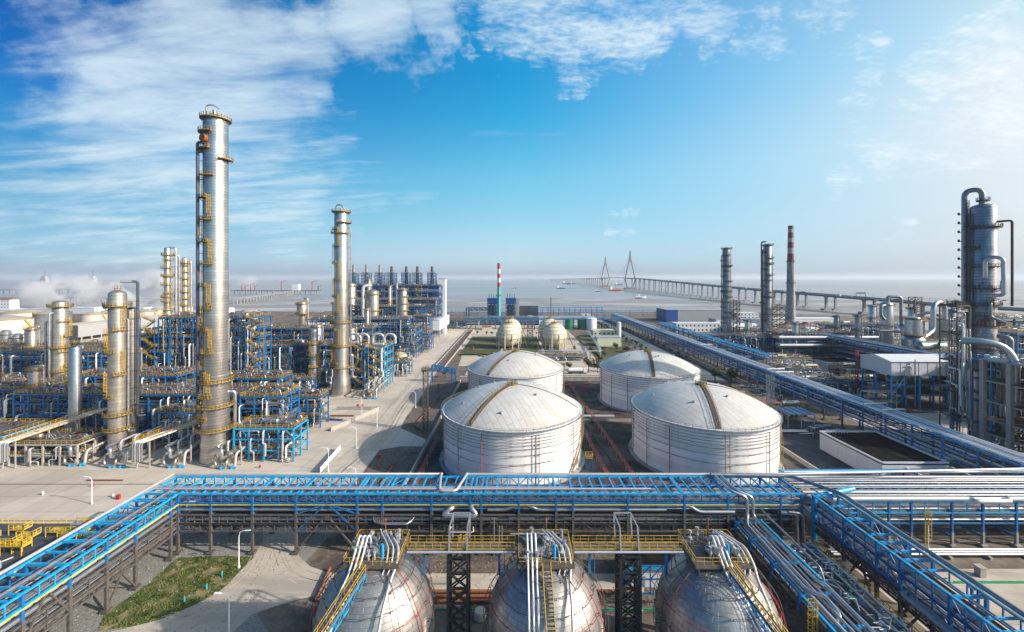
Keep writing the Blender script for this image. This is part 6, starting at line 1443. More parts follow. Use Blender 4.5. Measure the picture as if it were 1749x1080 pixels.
building('green_building','pale green flat roofed building, nearer of two near the avenue',72,93,359,372,0,7.6,'wall_green','wall_grey',windows=0)
building('long_shed','long low white shed beyond the green tanks',30,100,520,540,0,9,'wall_white','wall_grey',ridge=2)
building('boxy_building','white box building on stilts at the road edge beside the furnace block',-97,-76,412,472,7.2,17.8,'wall_white','wall_white',ridge=.8,stilts=5)
# boiler house
t = thing('boiler_house','dark boiler frames topped with two bright blue boxes by the striped stack','boiler house',(-19,580,0))
for bx in (-39,-13):
    for z in (6,12,18,24): mb = MB(); mb.bb(bx,bx+14 if bx<-20 else bx+14,572,590,z-.4,z); mb.build('floor', M['steel_dark'], t)
    for i in range(4):
        for yy in (572,590): mb = MB(); mb.bar((bx+i*4.67,yy,0),(bx+i*4.67,yy,25),.7); mb.build('post', M['deep_blue'], t)
    mb = MB(); mb.bb(bx+1.5,bx+12.5,574,588,0,22); mb.build('boiler', M['soot'], t)
    for z in (3,9,15,21):
        mb = MB()
        for i in range(3): mb.bar((bx+i*4.67,571.9,z-3),(bx+(i+1)*4.67,571.9,z+3),.35)
        mb.build('brace', M['blue'], t)
    mb = MB(); mb.bb(bx,bx+14,571,591,25,31); mb.build('blue_box', M['deep_blue'], t)
    mb = MB(); mb.bb(bx-.6,bx+14.6,570,592,31,31.8); mb.build('roof', M['blue'], t)
    for i in range(4): mb = MB(); mb.tube([(bx+2+i*3.3,580,31.8),(bx+2+i*3.3,580,37.5)],.4,8); mb.build('vent', M['steel_dark'], t)
t = thing('conveyor_gantry','blue conveyor gantry left of the boiler house','gantry',(-55,585,0)); mb = MB()
for yy in (583,588): truss(mb,(-70,yy,14),(-39,yy,14),3.5,8,w=.45,cw=.6)
mb.bb(-70,-39,583.3,587.7,17.6,18); mb.build('bridge', M['blue'], t)
for x in (-70,-66): mb = MB(); mb.bar((x,583,0),(x,583,17),.7); mb.bar((x,588,0),(x,588,17),.7); mb.build('post', M['blue'], t)
building('grey_block','long dark grey block building right of the boiler house near the shore',6,34,605,625,0,19,'soot','wall_grey')
building('grey_tower','narrow grey tower block right against the boiler house',1,5.4,600,612,0,29,'wall_grey','wall_grey')
building('low_office','small brown roofed office before the boiler house',-38,-28,470,476,0,3.8,'wall_cream','roof_brown',ridge=1.2)
# striped stack, teal
def stack(name,label,x,y,h,r0,r1,bands,base,landing=()):
    t = thing(name,label,'chimney',(x,y,0)); rad = lambda z: r0+(r1-r0)*z/h
    zb = bands[0][0]; mb = MB(); mb.lathe([(rad(0),0),(rad(zb),zb)],(x,y,0),28); mb.build('shaft', M[base], t)
    for (a,b,mt) in bands: mb = MB(); mb.lathe([(rad(a),a),(rad(b),b)],(x,y,0),28); mb.build('painted_band', M[mt], t)
    mb = MB(); mb.lathe([(rad(h)*1.0,h-.02),(rad(h)+.12,h),(rad(h)+.12,h+.5),(rad(h)*.7,h+.5),(rad(h)*.7,h-1)],(x,y,0),28); mb.build('rim', M['steel_dark'], t)
    for z in landing: platform(t,x,y,z,rad(z),rad(z)+1.1,0,2*PI,rm=M['steel_dark'],gap=1.5)
    mb = MB(); ladder(mb,x,y-rad(h*.5)-.4,2,h-1,-PI/2,w=.8,t=.1); mb.build('ladder', M['steel_dark'], t)
stack('striped_stack','slim teal stack with red and white bands standing before the boiler house',-22.2,556,79.5,2.3,2.0,[(48,54,'red'),(54,60,'white'),(60,66,'red'),(66,72,'white'),(72,79.5,'red')],'teal',(36,))
stack('concrete_chimney','tall grey concrete chimney with faded red and white top bands at the right',340,506,124,5.4,2.7,[(80,90,'band_red'),(90,97,'band_grey'),(97,104,'band_red'),(104,109,'band_grey'),(109,116,'band_red'),(116,120,'band_grey'),(120,124,'band_red')],'concrete_grey',(80,54))
stack('thin_mast','thin dark vent stack behind the right cream spheres',43.5,500,36,.55,.4,[(34,36,'steel_dark')],'steel_dark')
# sea wall and shore road
mb = MB(); pts = [(-330,716),(-120,701),(140,701),(418,696)]
for p,q in zip(pts,pts[1:]): mb.bar((p[0],p[1]-6,1.5),(q[0],q[1]-6,1.5),3,3)
tag(mb.build('sea_wall', M['concrete_grey'],None,(0,695,0)),'low dark sea wall along the shore behind the site','sea wall')
# tanker truck
def tanker(x,y,label):
    t = thing('tanker_truck',label,'truck',(x,y,0)); mb = MB(); mb.hdrum((x,y,2.5),1.2,8.2,'x',18); mb.build('tank', M['white'], t)
    mb = MB(); mb.bb(x-4.6,x+6.8,y-.9,y+.9,.9,1.3); mb.build('chassis', M['steel_dark'], t)
    mb = MB(); mb.bb(x+5.2,x+7.2,y-1.2,y+1.2,1.0,3.3); mb.build('cab', M['white'], t)
    mb = MB(); mb.bb(x+7.2,x+7.24,y-1.0,y+1.0,2.1,3.0); mb.build('windscreen', M['glass'], t)
    for a in (-3.6,-2.3,3.4,6.2):
        for s in (-1,1): m2 = MB(); m2.tube([(x+a,y+s*.75,.5),(x+a,y+s*1.15,.5)],.5,14); m2.build('wheel', M['black_steel'], t)
tanker(37.5,257,'white tanker truck parked behind the wall between the rear tanks')
# sparse pipe trestle by green area
t = thing('pipe_trestle','pale pipe trestle angling past the right cream spheres','pipe trestle',(40,330,0))
for k in range(4): mb = MB(); mb.tube([(17,305+k*.6,5.5),(63+k*.5,305+k*.6,5.5),(66+k*.5,330,5.5),(74+k*.5,420,5.5)],.3,6,bend=.8); mb.build('pipe', M['pipe_white' if k%2 else 'pipe'], t)
for k in range(7): mb = MB(); x = 18+k*7.6; mb.bar((x,304.6,0),(x,304.6,5.2),.35); mb.bar((x,307.2,0),(x,307.2,5.2),.35); mb.bar((x,304.4,5.1),(x,307.4,5.1),.3); mb.build('support', M['concrete'], t)
structure('low dense valve and pump yard in front of the cream spheres',12,50,296,303,[3.4],bay=8,seed=61,npipe=12,small=90,valves=120,drums=1,mat='grey_metal',rails_mid=False)
structure('blue open pipe frame at the far end of the yard road left of the stack',-96,-58,486,496,[5,9],bay=8,seed=62,npipe=20,small=80,valves=90,drums=1)
structure('blue pipe frame between the boiler house and the cream spheres',-50,30,520,528,[6,10],bay=9,seed=63,npipe=20,small=120,valves=110,drums=1,rails_mid=False)

# ================================================================ right-hand unit
x, y = 173.5, 152
pr_ = [(3.7,0),(3.7,38),(3.5,39),(3.5,86)]+[(3.5*math.cos(a),86+1.5*math.sin(a)) for a in (.3,.7,1.1,1.5)]+[(.01,87.6)]
t = column('reactor_column','massive ribbed grey reactor column with an arched top pipe at the far right',x,y,pr_,[(88.6,-180,180,1.6),(78.6,-80,120,1.4),(71,-80,-10,1.5),(64,-70,60,1.4),(56,-80,110,1.5),(50,-170,170,1.3),(46,-20,90,1.6),(42.5,-150,150,1.7),(34,-100,100,1.4),(26,-90,90,1.4),(18,-90,90,1.4)],[(-62,56,78),(-40,42,56),(-30,26,42),(-66,78,88),(40,42,56),(20,18,34)],[],'clad_dark',nseg=44,rail='steel_dark')
a = va(x,y,-88); c, s = math.cos(a), math.sin(a)
mb = MB(); q = 4.6; mb.tube([(x+.2*c,y+.2*s,86),(x+.2*c,y+.2*s,93),(x+q*c,y+q*s,93),(x+q*c,y+q*s,9)],.9,16,bend=2.2); mb.build('overhead_pipe', M['pipe_grey'], t)
a2 = va(x,y,-52); mb = MB(); mb.tube([(x+4.3*math.cos(a2),y+4.3*math.sin(a2),84),(x+4.3*math.cos(a2),y+4.3*math.sin(a2),10)],.42,10); mb.build('riser_pipe', M['steel_dark'], t)
mb = MB()
for k in range(22):
    z = 84-k*3.4; rr = q+1.2; mb.bar((x+q*c,y+q*s,z),(x+(rr+.5)*c,y+(rr+.5)*s,z),.3,.2); mb.box((x+(rr+.3)*c,y+(rr+.3)*s,z+.4),(.5,.5,.9))
mb.build('landing', M['steel_dark'], t)
a3 = va(x,y,78); c3, s3 = math.cos(a3), math.sin(a3); mb = MB(); mb.tube([(x+3.4*c3,y+3.4*s3,80.5),(x+7*c3,y+7*s3,80.5),(x+7*c3,y+7*s3,50)],.38,10,bend=.9); mb.build('side_pipe', M['steel_dark'], t)
fd = Vector((-x,-y,0)).normalized(); rt = Vector((-fd.y,fd.x,0)); rt = Vector((math.cos(va(x,y,90)),math.sin(va(x,y,90)),0))
P_ = lambda u, v, z: tuple(Vector((x,y,0))+rt*u+fd*v+Vector((0,0,z)))
mb = MB(); mb.tube([P_(.5,4.0,60),P_(.5,5.2,60),P_(.5,5.2,67.4),P_(4.8,5.2,67.4),P_(4.8,5.2,53.8),P_(2.5,4.6,53.8)],.62,12,bend=2.0); mb.build('bypass_loop', M['pipe'], t)
mb = MB(); mb.tube([P_(1.8,3,51),P_(1.8,4.8,51),P_(1.8,4.8,46),P_(5.4,4.8,44)],.45,10,bend=1); mb.tube([P_(3.2,3,39),P_(6.5,3,39),P_(6.5,3,26)],.75,12,bend=1.8); mb.build('bypass_loop', M['pipe_grey'], t)
for k in range(16): mb = MB(); u, z = R.uniform(-2,4.5), R.choice([42.7,50.2,56.2]); mb.tube([P_(u,4.4,z),P_(u,4.4,z+R.uniform(1.2,3)),P_(u+1.3,4.4,z+2)],.16,6,bend=.3); mb.build('nozzle_pipe', M[R.choice(['steel_dark','pipe_grey','rust'])], t)
# concrete frame with blue steelwork at the right edge
t = structure('grey concrete frame with blue railed floors carrying silver vessels at the right edge',161,183,118,141,[7,12,18,25,32],bay=7.5,seed=71,npipe=30,small=120,valves=80,drums=4,mat='concrete',posts_w=1.3,top_rail='sky_blue',deck_frac=1.2,brace=.1)
structure('tall blue steel frame in front of the reactor column base',165,184,142,148,[8,16,24,31],bay=5,seed=72,npipe=30,small=90,valves=50,drums=2,mat='sky_blue',top_rail='blue')
mb = MB(); mb.tube([(153.5,141,38.5),(157,138,38.7),(161.5,135.5,37.5),(163.5,134,33),(163.5,134,20)],1.15,18,bend=3); tag(mb.build('duct_pipe', M['pipe'],None,(160,137,20)),'thick shiny silver pipe hooking over the blue frame at the right edge','pipe')
t = thing('silver_exchanger','fat silver vessel lying on the blue railed floor at the right edge','vessel',(168,122,25.6)); mb = MB(); mb.hdrum((168,121,27.9),2.0,7,'x',20); mb.build('shell', M['pipe'], t); mb = MB(); mb.bb(165.5,166.3,119.5,122.5,25.4,26.6); mb.bb(169.7,170.5,119.5,122.5,25.4,26.6); mb.build('saddle', M['concrete'], t)
# white shed on frame
t = building('raised_shed','white sheet metal shed raised on a blue steel frame in the right unit',173.5,207,189,206,15,21.4,'wall_white','wall_white',ridge=2.0,seams=4.2)
for i in range(6):
    xx = 174+i*6.5
    for yy in (189.6,197.5,205.4): mb = MB(); mb.bar((xx,yy,0),(xx,yy,15),.6); mb.build('post', M['blue' if i%2 else 'sky_blue'], t)
for z in (5.5,10.5):
    mb = MB()
    for yy in (189.6,197.5,205.4): mb.bar((174,yy,z),(206.5,yy,z),.35,.5)
    for i in range(6): mb.bar((174+i*6.5,189.6,z),(174+i*6.5,205.4,z),.3,.4)
    mb.build('floor_beams', M['blue'], t); mb = MB(); mb.bb(174.3,206.2,190,205,z+.26,z+.34); mb.build('deck', M['grating'], t)
for i in (0,4): mb = MB(); xx = 174+i*6.5; mb.bar((xx,189.4,5.5),(xx+6.5,189.4,15),.25); mb.bar((xx+6.5,189.4,5.5),(xx,189.4,15),.25); mb.bar((xx,189.4,0),(xx+6.5,189.4,5.5),.2); mb.build('brace', M['sky_blue'], t)
mb = MB(); mb.tube([(180,188.6,19.5),(182,188.6,19.5),(182,188.2,17.5),(178.6,188.2,17.5),(178.6,188.2,6)],.2,8,bend=.4); mb.tube([(183.6,188.2,22.5),(183.6,188.2,.5)],.24,8); mb.build('pipe', M['pipe_grey'], t)
for k in range(10): mb = MB(); a_,b_ = R.uniform(175,204),R.uniform(191,203); mb.hdrum((a_,b_,R.choice([1.9,7.2,12.2])),R.uniform(.8,1.4),R.uniform(3,5),'x',12); mb.build('machine', M[R.choice(['soot','pipe_grey','green_tank','pipe'])], t)
mb = MB(); mb.bar((173,207,4),(173,207,23),.5); mb.bar((172,207,4),(172,207,23),.2); tag(mb.build('red_mast', M['red'],None,(173,207,0)),'narrow red mast at the left end of the raised white shed','mast')
t = thing('walkway_frame','low grey walkway frame before the raised white shed','steel frame',(172,190,0)); mb = MB()
for z in (3.5,8): railing(mb,[(160,186,z),(173,186,z)],gap=1.8,t=.14); mb.bb(160,173,186,190,z-.2,z)
for x_ in (160,166.5,173): mb.bar((x_,186,0),(x_,186,8),.3); mb.bar((x_,190,0),(x_,190,8),.3)
mb.build('frame', M['pipe_grey'], t)
building('white_hut','small windowless white hut in the right unit yard',197,216,259,270,0,7,'wall_white','roof_dark',par=.05)
# right columns
def small_plats(z0,z1,st,w=2.0):
    o = []; z = z0; i = 0
    while z < z1: o.append((z,-60+(i%3)*40-40,40+(i%3)*40-40,w)); z += st; i += 1
    return o
x, y = (1241-CX)/F*365, 365
column('distillation_column','grey column with many small landings, left of the two slim right columns',x,y,dome_prof(3.2,0,86,3.0,1.2),small_plats(20,84,4.6)+[(86,-180,180,1.6),(70,-180,180,1.6),(48,-180,180,1.6)],[(-60,20,84)],[(60,.7,.35,12,84,'pipe_grey'),(-80,.8,.4,8,80,'steel_dark')],'clad_dark',rail='steel_dark',nseg=26)
lattice('lattice_tower','dark lattice stair tower against the left slim right column',x+6.5,y-2,5.5,0,40,'steel_dark',step=4,t_=.4)
x, y = (1311-CX)/F*350, 350
column('distillation_column','grey column with a dark pipe down its left, right of the two slim right columns',x,y,dome_prof(3.3,0,88,3.1,1.2),small_plats(24,86,4.8)+[(88,-180,180,1.7),(72,-60,150,1.7),(44,-180,180,1.6)],[(-20,20,84)],[(-88,1.2,.65,16,91,'pipe_grey'),(-75,.6,.45,12,84,'black_steel'),(75,.6,.3,12,80,'pipe_grey')],'clad_dark',rail='steel_dark',nseg=26)
lattice('lattice_tower','dark lattice stair tower against the right slim right column',x+8,y-2,7,0,37,'steel_dark',step=4,t_=.4)
# vessels with big ducts
x, y = (1514-CX)/F*330, 330
column('regenerator_vessel','silver domed vessel with looping ducts left of the raised shed cluster',x,y,dome_prof(4.6,0,38,4.4,3.4),[(38.5,-180,180,1.4),(22,-180,180,1.4)],[],[],'pipe',nseg=28)
def duct(label, pts, r, mat='pipe_grey', bend=None, cat='duct'): pipe('duct', pts, r, mat, label, n=14, bend=bend or r*2.2, cat=cat)
duct('grey duct looping down the right side of the domed silver vessel',[(x,y-1,41),(x,y-1,45),(x+9,y-3,45),(x+9,y-3,22),(x+14,y-5,22),(x+14,y-5,30)],1.15)
duct('grey duct hooked on the left side of the domed silver vessel',[(x-3,y-3,38),(x-8,y-4,38),(x-8,y-4,30),(x-5,y-4,27)],1.1)
duct('long grey duct running level below the domed silver vessel',[(x-14,y-8,14),(x-14,y-8,18.5),(x+10,y-12,18.5),(x+10,y-12,30),(x+20,y-15,34),(x+26,y-18,30)],1.15)
x, y = (1560-CX)/F*275, 275
column('stepped_vessel','silver vessel with a wide skirt between looping ducts in the right unit',x,y,[(6.0,0),(6.0,19),(4.4,21.5),(4.4,32),(3.4,33.6),(.01,34.4)],[(33,-180,180,1.3),(21.6,-180,180,1.5),(12,-180,180,1.5)],[],[],'pipe',nseg=28)
lattice('flare_frame','dark small lattice head above the silver vessels in the right unit',(1563-CX)/F*300,300,5,34,46,'steel_dark',step=3,t_=.4)
x, y = (1608-CX)/F*290, 290
column('cyclone_vessel','pale fat vessel under a large hooked duct in the right unit',x,y,dome_prof(6.6,0,31,6.4,1.4),[(31,-180,180,1.2)],[],[],'clad',nseg=28)
duct('large pale duct hooked over the fat vessel in the right unit',[(x-2,y-4,31),(x-2,y-4,41),(x-8,y-6,44),(x-14,y-8,41),(x-14,y-8,24),(x-24,y-12,20),(x-30,y-14,20)],1.45,'pipe')
duct('large grey duct arching toward the raised shed in the right unit',[(x-22,y-40,14),(x-14,y-42,22),(x-4,y-44,27),(x+4,y-46,33),(x+16,y-48,33),(x+20,y-49,26),(x+20,y-49,16)],2.1,'pipe_grey')
column('drum_tower','pale squat vessel at the foot of the arching grey duct',x+20,y-49,dome_prof(4.2,0,16,4.0,.8),[(16,-180,180,1.2)],[],[],'clad_warm',nseg=24)
t = thing('drum','grey horizontal drum with a round end behind the raised shed','drum',((1590-CX)/F*238,238,0)); x = (1590-CX)/F*238; mb = MB(); mb.hdrum((x,238,20.5),2.7,14,'x',22); mb.build('shell', M['pipe_grey'], t)
mb = MB()
for k in (-5,0,5): mb.bb(x+k-.5,x+k+.5,236,240,0,18.5)
mb.build('pier', M['concrete'], t); mb = MB(); mb.tube([(x+1,234.6,17),(x+1,234.6,23),(x+4,234.6,23)],.6,10,bend=1.2); mb.build('green_pipe', M['green_tank'], t)
structure('blue steel frame around the silver vessels in the right unit',268,322,262,282,[6,12,17],bay=7,seed=81,npipe=40,small=200,valves=160,drums=4)
structure('blue steel frame beneath the arching ducts at the right',238,262,232,246,[6,12,18],bay=6,seed=82,npipe=26,small=120,valves=90,drums=2)
structure('blue frame with pale tanks right of the reactor column',196,225,160,176,[8,16,24,32,38],bay=6.5,seed=83,npipe=40,small=160,valves=60,drums=3,rails_mid=False)
structure('grey and blue pipe rack crossing behind the small white hut',188,256,290,300,[6,11,16.5],bay=8,seed=84,npipe=30,small=160,valves=100,drums=2,rails_mid=False,dark=True)
for k,(z,yy,r_) in enumerate(((18,289.5,1.1),(12.4,288.8,1.5),(13.2,292.5,.7))): pipe('header_pipe',[(186,yy,z),(256,yy,z)],r_,'pipe_white' if k%2==0 else 'pipe','pale large pipe %s of the rack behind the small white hut' % ('on top','on the front tier','in the middle')[k],n=12)
rack('pipe_rack','dense dark blue pipe rack running away left of the raised shed','y',212,300,219,234,[212+8.8*i for i in range(11)],18,[14,10,6.5],zcol=1,truss_sets=(),beam_step=3)
for z in (14.3,10.3,6.8,18.3): runs('y',212,300,tier(0,219.3,234,z,.2,.45,90+int(z)),'service_pipe','pipes in the dense dark blue rack at %d metres' % z,'pipe on the dense dark blue rack left of the raised shed, tier %s' % {14:'two',10:'three',6:'four',18:'one'}[int(z)])
structure('low equipment frames and pumps between the avenue rack and the small white hut',160,190,262,276,[4,8],bay=7,seed=85,npipe=30,small=140,valves=160,drums=5,mat='grey_metal',rails_mid=False,dark=True)
structure('low cluttered pipework behind the avenue rack before the right slim column',176,215,318,332,[5,10,14],bay=7,seed=86,npipe=30,small=160,valves=160,drums=4,rails_mid=False)
structure('low cluttered pipework around the foot of the left slim right column',160,205,350,362,[5,11],bay=7,seed=87,npipe=24,small=120,valves=120,drums=3,rails_mid=False)
structure('low pipe frames left of the raised shed near the yard',176,196,212,222,[3.5,6.5],bay=6,seed=88,npipe=24,small=80,valves=120,drums=2,rails_mid=False)
structure('wide low blue racks stretching behind the chimney foot',240,330,400,414,[6,11],bay=9,seed=89,npipe=26,small=140,valves=140,drums=4,rails_mid=False)
structure('low blue racks at the right margin behind the reactor column',330,420,300,316,[8,15,22,30],bay=9,seed=90,npipe=30,small=160,valves=100,drums=3,rails_mid=False)
for i,(px,l) in enumerate(((1345,'left brown roofed cooling canopy at the chimney foot'),(1376,'right brown roofed cooling canopy at the chimney foot'))):
    x = (px-CX)/F*440; t = thing('cooling_canopy', l, 'canopy', (x,440,0)); mb = MB(); mb.lathe([(9,9),(3,11.5),(3,12.6),(.1,13)],(x,440,0),8); mb.build('roof', M['roof_brown'], t)
    for k in range(8): a = k*PI/4; mb = MB(); mb.bar((x+8.4*math.cos(a),440+8.4*math.sin(a),0),(x+8.4*math.cos(a),440+8.4*math.sin(a),9),.4); mb.build('post', M['steel_dark'], t)
for i,(px,Y,rr,h,mt,l) in enumerate(((1386,400,6.5,11,'white','white round tank near the yellow tank in the right unit'),(1412,420,4.2,15,'bright_yellow','bright yellow upright tank in the right unit'),(1360,396,5.5,10,'pipe_grey','grey round tank left of the white one in the right unit'))):
    x = (px-CX)/F*Y; t = thing('round_tank', l, 'tank', (x,Y,0)); mb = MB(); mb.lathe([(rr,0),(rr,h),(rr*.4,h+1),(.01,h+1.2)],(x,Y,0),28); mb.build('shell', M[mt], t); mb = MB(); mb.lathe([(rr+.02,h-.3),(rr+.25,h-.3),(rr+.25,h),(rr+.02,h)],(x,Y,0),28); mb.build('rim', M['grey_metal'], t)
x = (1372-CX)/F*268; t = thing('round_tank','small squat grey tank before the blue rack in the right unit','tank',(x-4,268,0)); mb = MB(); mb.lathe([(3.6,0),(3.6,6),(.01,7.2)],(x-4,255,0),24); mb.build('shell', M['pipe_grey'], t)
building('blue_roof_hall','long hall with a bright light blue roof at the right shore',355,440,440,480,0,8,'deep_blue','sky_blue',ridge=2.5)
building('white_hall','flat white hall behind the concrete chimney',330,420,530,552,0,7,'wall_white','wall_white')
building('white_hall','low white hall left of the concrete chimney foot',255,330,520,540,0,7,'wall_white','wall_grey')
building('shore_factory','dark blue and grey factory by the shore left of the slim right columns',222,300,560,600,0,16,'wall_grey','wall_grey',seams=7)
building('shore_factory_wing','dark blue wing at the left end of the shore factory',206,221.6,558,598,0,16.5,'deep_blue','wall_grey')
building('white_block','long white two storey block with small dark windows before the shore factory',178,240,452,466,0,9.6,'wall_white','wall_white',windows=14,wrows=2)
building('white_house','white three storey house group between the slim right columns',300,330,556,572,0,12,'wall_white','wall_white',windows=6,wrows=3)
building('arched_shed','pale ridge roofed shed between the slim right columns',232,262,440,456,0,7,'sky_blue','wall_white',ridge=3.5)
g = gp(1345,575)
# far right margin
building('brown_block','brown panelled block at the far right margin near the bridge',470,520,470,490,0,10,'wall_cream','roof_brown')
# ================================================================ bridge
M['bridge'] = make_mat('bridge concrete', (.26,.27,.29), .7, var=.1)
M['bridge_dark'] = make_mat('bridge girder', (.07,.08,.11), .7, var=.1)
br = thing('sea_bridge','long cable stayed sea bridge with two tall pointed towers crossing the water','bridge',(600,1200,0))
cl = [(860,440,14),(760,500,15),(700,560,17),(655,620,19),(620,690,23.6),(605,800,27),(600,950,30),(602,1200,36),(612,1600,46),(635,2000,55),(655,2333,60),(656,2700,62),(650,2950,61),(668,3500,58),(700,4300,54),(752,6400,46),(730,9000,34),(600,14000,30),(300,22000,30),(-250,30000,30)]
def cpt(Y):
    for a, b in zip(cl, cl[1:]):
        if a[1] <= Y <= b[1]: f = (Y-a[1])/(b[1]-a[1]); return Vector((a[0]+(b[0]-a[0])*f, Y, a[2]+(b[2]-a[2])*f))
for k, off in enumerate((-9, 9)):
    mb = MB(); mm = MB()
    for a, b in zip(cl, cl[1:]):
        p, q = Vector(a), Vector(b); d = (q-p); s = Vector((d.y,-d.x,0)).normalized()*off
        mb.bar(p+s+Vector((0,0,-1.2)), q+s+Vector((0,0,-1.2)), 14, 2.4)
        for w_ in (-7,7): o = s*((abs(off)+ (w_ if off>0 else -w_))/abs(off)); mm.bar(p+o+Vector((0,0,.7)), q+o+Vector((0,0,.7)), .35, 1.0)
    o = mb.build('deck_girder', M['bridge_dark'], br); mm.build('parapet', M['bridge'], o)
Y = 640; cnt = 0
while Y < 14000 and cnt < 96:
    if not (2280 < Y < 3010):
        p = cpt(Y); 
        for off in (-9,9):
            if cnt < 98: mb = MB(); h = p.z-2.3; hw = 1.9 if Y < 2000 else 3; mb.bb(p.x+off-hw,p.x+off+hw,Y-1.6,Y+1.6,-2.3,h); mb.bb(p.x+off-hw-1.5,p.x+off+hw+1.5,Y-1.8,Y+1.8,h-2,h-.02); mb.bb(p.x+off-7,p.x+off+7,Y-5,Y+5,-2.3,1.2) if Y > 700 else None; mb.build('pier', M['bridge'], br); cnt += 1
    Y += 74 if Y < 1500 else (90 if Y < 2200 else (110 if Y < 4000 else 260))
mb = MB()
Y = 14200
while Y < 26000: p = cpt(Y); mb.bb(p.x-12,p.x+12,Y-10,Y+10,-2,p.z-2.3); Y += 700
mb.build('distant_piers', M['bridge'], br)['kind'] = 'stuff'
for (tx,ty) in ((655,2333),(650,2950)):
    tw = MB(); zt = 212
    for off in (-1,1):
        tw.tube([(tx+off*12,ty,-2),(tx+off*30,ty,52),(tx+off*26,ty,64),(tx+off*3.5,ty,zt*.8),(tx+off*2.2,ty,zt)],[5,5,4.6,3.8,2.6],6)
    tw.bb(tx-30,tx+30,ty-4,ty+4,54,58); tw.bb(tx-18,tx+18,ty-3,ty+3,4,8); tw.bb(tx-2,tx+2,ty-2.5,ty+2.5,150,zt+4); o = tw.build('pylon', M['bridge'], br)
    mb = MB(); mb.bb(tx-32,tx+32,ty-18,ty+18,-2,5); mb.build('pylon_base', M['roof_brown'], o)
    for off in (-17,17):
        for dr in (-1,1):
            mb = MB()
            for k in range(12): mb.bar((tx+off*.12,ty,zt-6-k*5),(tx+off,ty+dr*(60+k*22),61),.2)
            mb.build('stay_cables', M['bridge'], br)
# lamp posts, gantry and lorries on the deck
def deck_lamp(Y):
    p = cpt(Y); mb = MB(); mb.tube([p+Vector((-16,0,0)),p+Vector((-16,0,9)),p+Vector((-13.5,0,10.4))],.2,5,bend=1); mb.build('lamp_post', M['grey_metal'], br)
for i in range(34): deck_lamp(500+i*32)
p = cpt(720); mb = MB()
for o in (-17,-1): mb.bar(p+Vector((o,0,0)),p+Vector((o,0,9)),.6)
truss(mb,p+Vector((-17,0,7.4)),p+Vector((-1,0,7.4)),1.8,8,w=.3); 
for k in range(7): mb.box(tuple(p+Vector((-15.5+k*2.2,-.4,10))),(1.2,.4,1.2))
mb.build('sign_gantry', M['bridge_dark'], br)
def lorry(Y, off, kind, label):
    p = cpt(Y); x, y, z = p.x+off, p.y, p.z; t = thing('lorry' if kind else 'car', label, 'lorry' if kind else 'car', (x,y,z), 'traffic on the sea bridge')
    L_, W_, H_ = (12,2.5,3.4) if kind else (4.6,1.9,1.1)
    mb = MB(); mb.bb(x-W_/2,x+W_/2,y-L_/2,y+L_/2-(1.6 if kind else 0),z+.7,z+.7+H_); mb.build('body', M[R.choice(['bridge_dark','white','red','deep_blue'])], t)
    mb = MB(); 
    if kind: mb.bb(x-1.2,x+1.2,y+L_/2-1.5,y+L_/2+.4,z+.7,z+3.3)
    else: mb.bb(x-.8,x+.8,y-1.2,y+1.2,z+1.8,z+2.4)
    mb.build('cab', M['glass'], t)
    for a in (-L_*.36,L_*.36):
        for s in (-1,1): m2 = MB(); m2.tube([(x+s*(W_/2-.3),y+a,z+.5),(x+s*W_/2,y+a,z+.5)],.5,10); m2.build('wheel', M['black_steel'], t)
for i, Y in enumerate((610,665,742,760,850,905,985,1060,1180,1420,1600)):
    lorry(Y, R.choice([-12,-7,-5]), i%3 != 2, 'dark lorry driving on the sea bridge deck' if i%3 != 2 else 'small car driving on the sea bridge deck')
# boats
def boat(px, py, L_, label, col='roof_brown', sup='white', group=None, head=0):
    g = gp(px, py, -2.2); t = thing('boat', label, 'boat', tuple(g), group); x, y, z = g; B = L_*.2; H = L_*.13
    m = MB(); top = []; low = []
    for (u, v) in ((-.5,-.8),(-.5,.8),(.25,1),(.42,.6),(.52,0),(.42,-.6),(.25,-1)):
        top.append((x+u*L_, y+v*B*.5, z+H)); low.append((x+u*L_*.92, y+v*B*.4, z-.3))
    m.quad_strip([low, top], smooth=False); m.cap(top); m.build('hull', M[col], t)
    m = MB(); m.bb(x-L_*.42,x-L_*.2,y-B*.35,y+B*.35,z+H,z+H*2.3); m.bb(x-L_*.38,x-L_*.24,y-B*.3,y+B*.3,z+H*2.3,z+H*3); m.build('cabin', M[sup], t)
    m = MB(); m.tube([(x-L_*.3,y,z+H*3),(x-L_*.3,y,z+H*4.6)],L_*.008+.05,5); m.build('mast', M['steel_dark'], t); return t
for i,(a,b,L_,c_,l) in enumerate(((1051,497.5,60,'red','red hulled boat on the water between the bridge towers and the shore'),(1057,487.5,70,'bridge_dark','dark boat on the water between the two bridge towers'),(958,493.6,50,'bridge_dark','small dark boat on the open water left of the bridge'),(968,486,90,'bridge_dark','long low dark barge near the bridge left of its towers'),(979,485.4,60,'roof_brown','brown boat trailing the long low barge'),(1021,498.5,26,'bridge_dark','small dark boat before the left bridge tower'),(1091,510,22,'black_steel','tiny black boat on the flats, left of a pair'),(1096,508.6,28,'white','tiny white boat on the flats, right of a pair'),(879,492.6,24,'black_steel','tiny dark boat out left of the bridge'),(1306,513.5,18,'black_steel','tiny dark boat beyond the bridge piers'))):
    boat(a,b,L_,l,c_)
boat(90,489.5,190,'white and brown ship moored beyond the left jetties','bridge_dark','ship_white'); boat(172,488.5,200,'white ship with red hull trim moored at the left behind the steam','ship_white','ship_white')
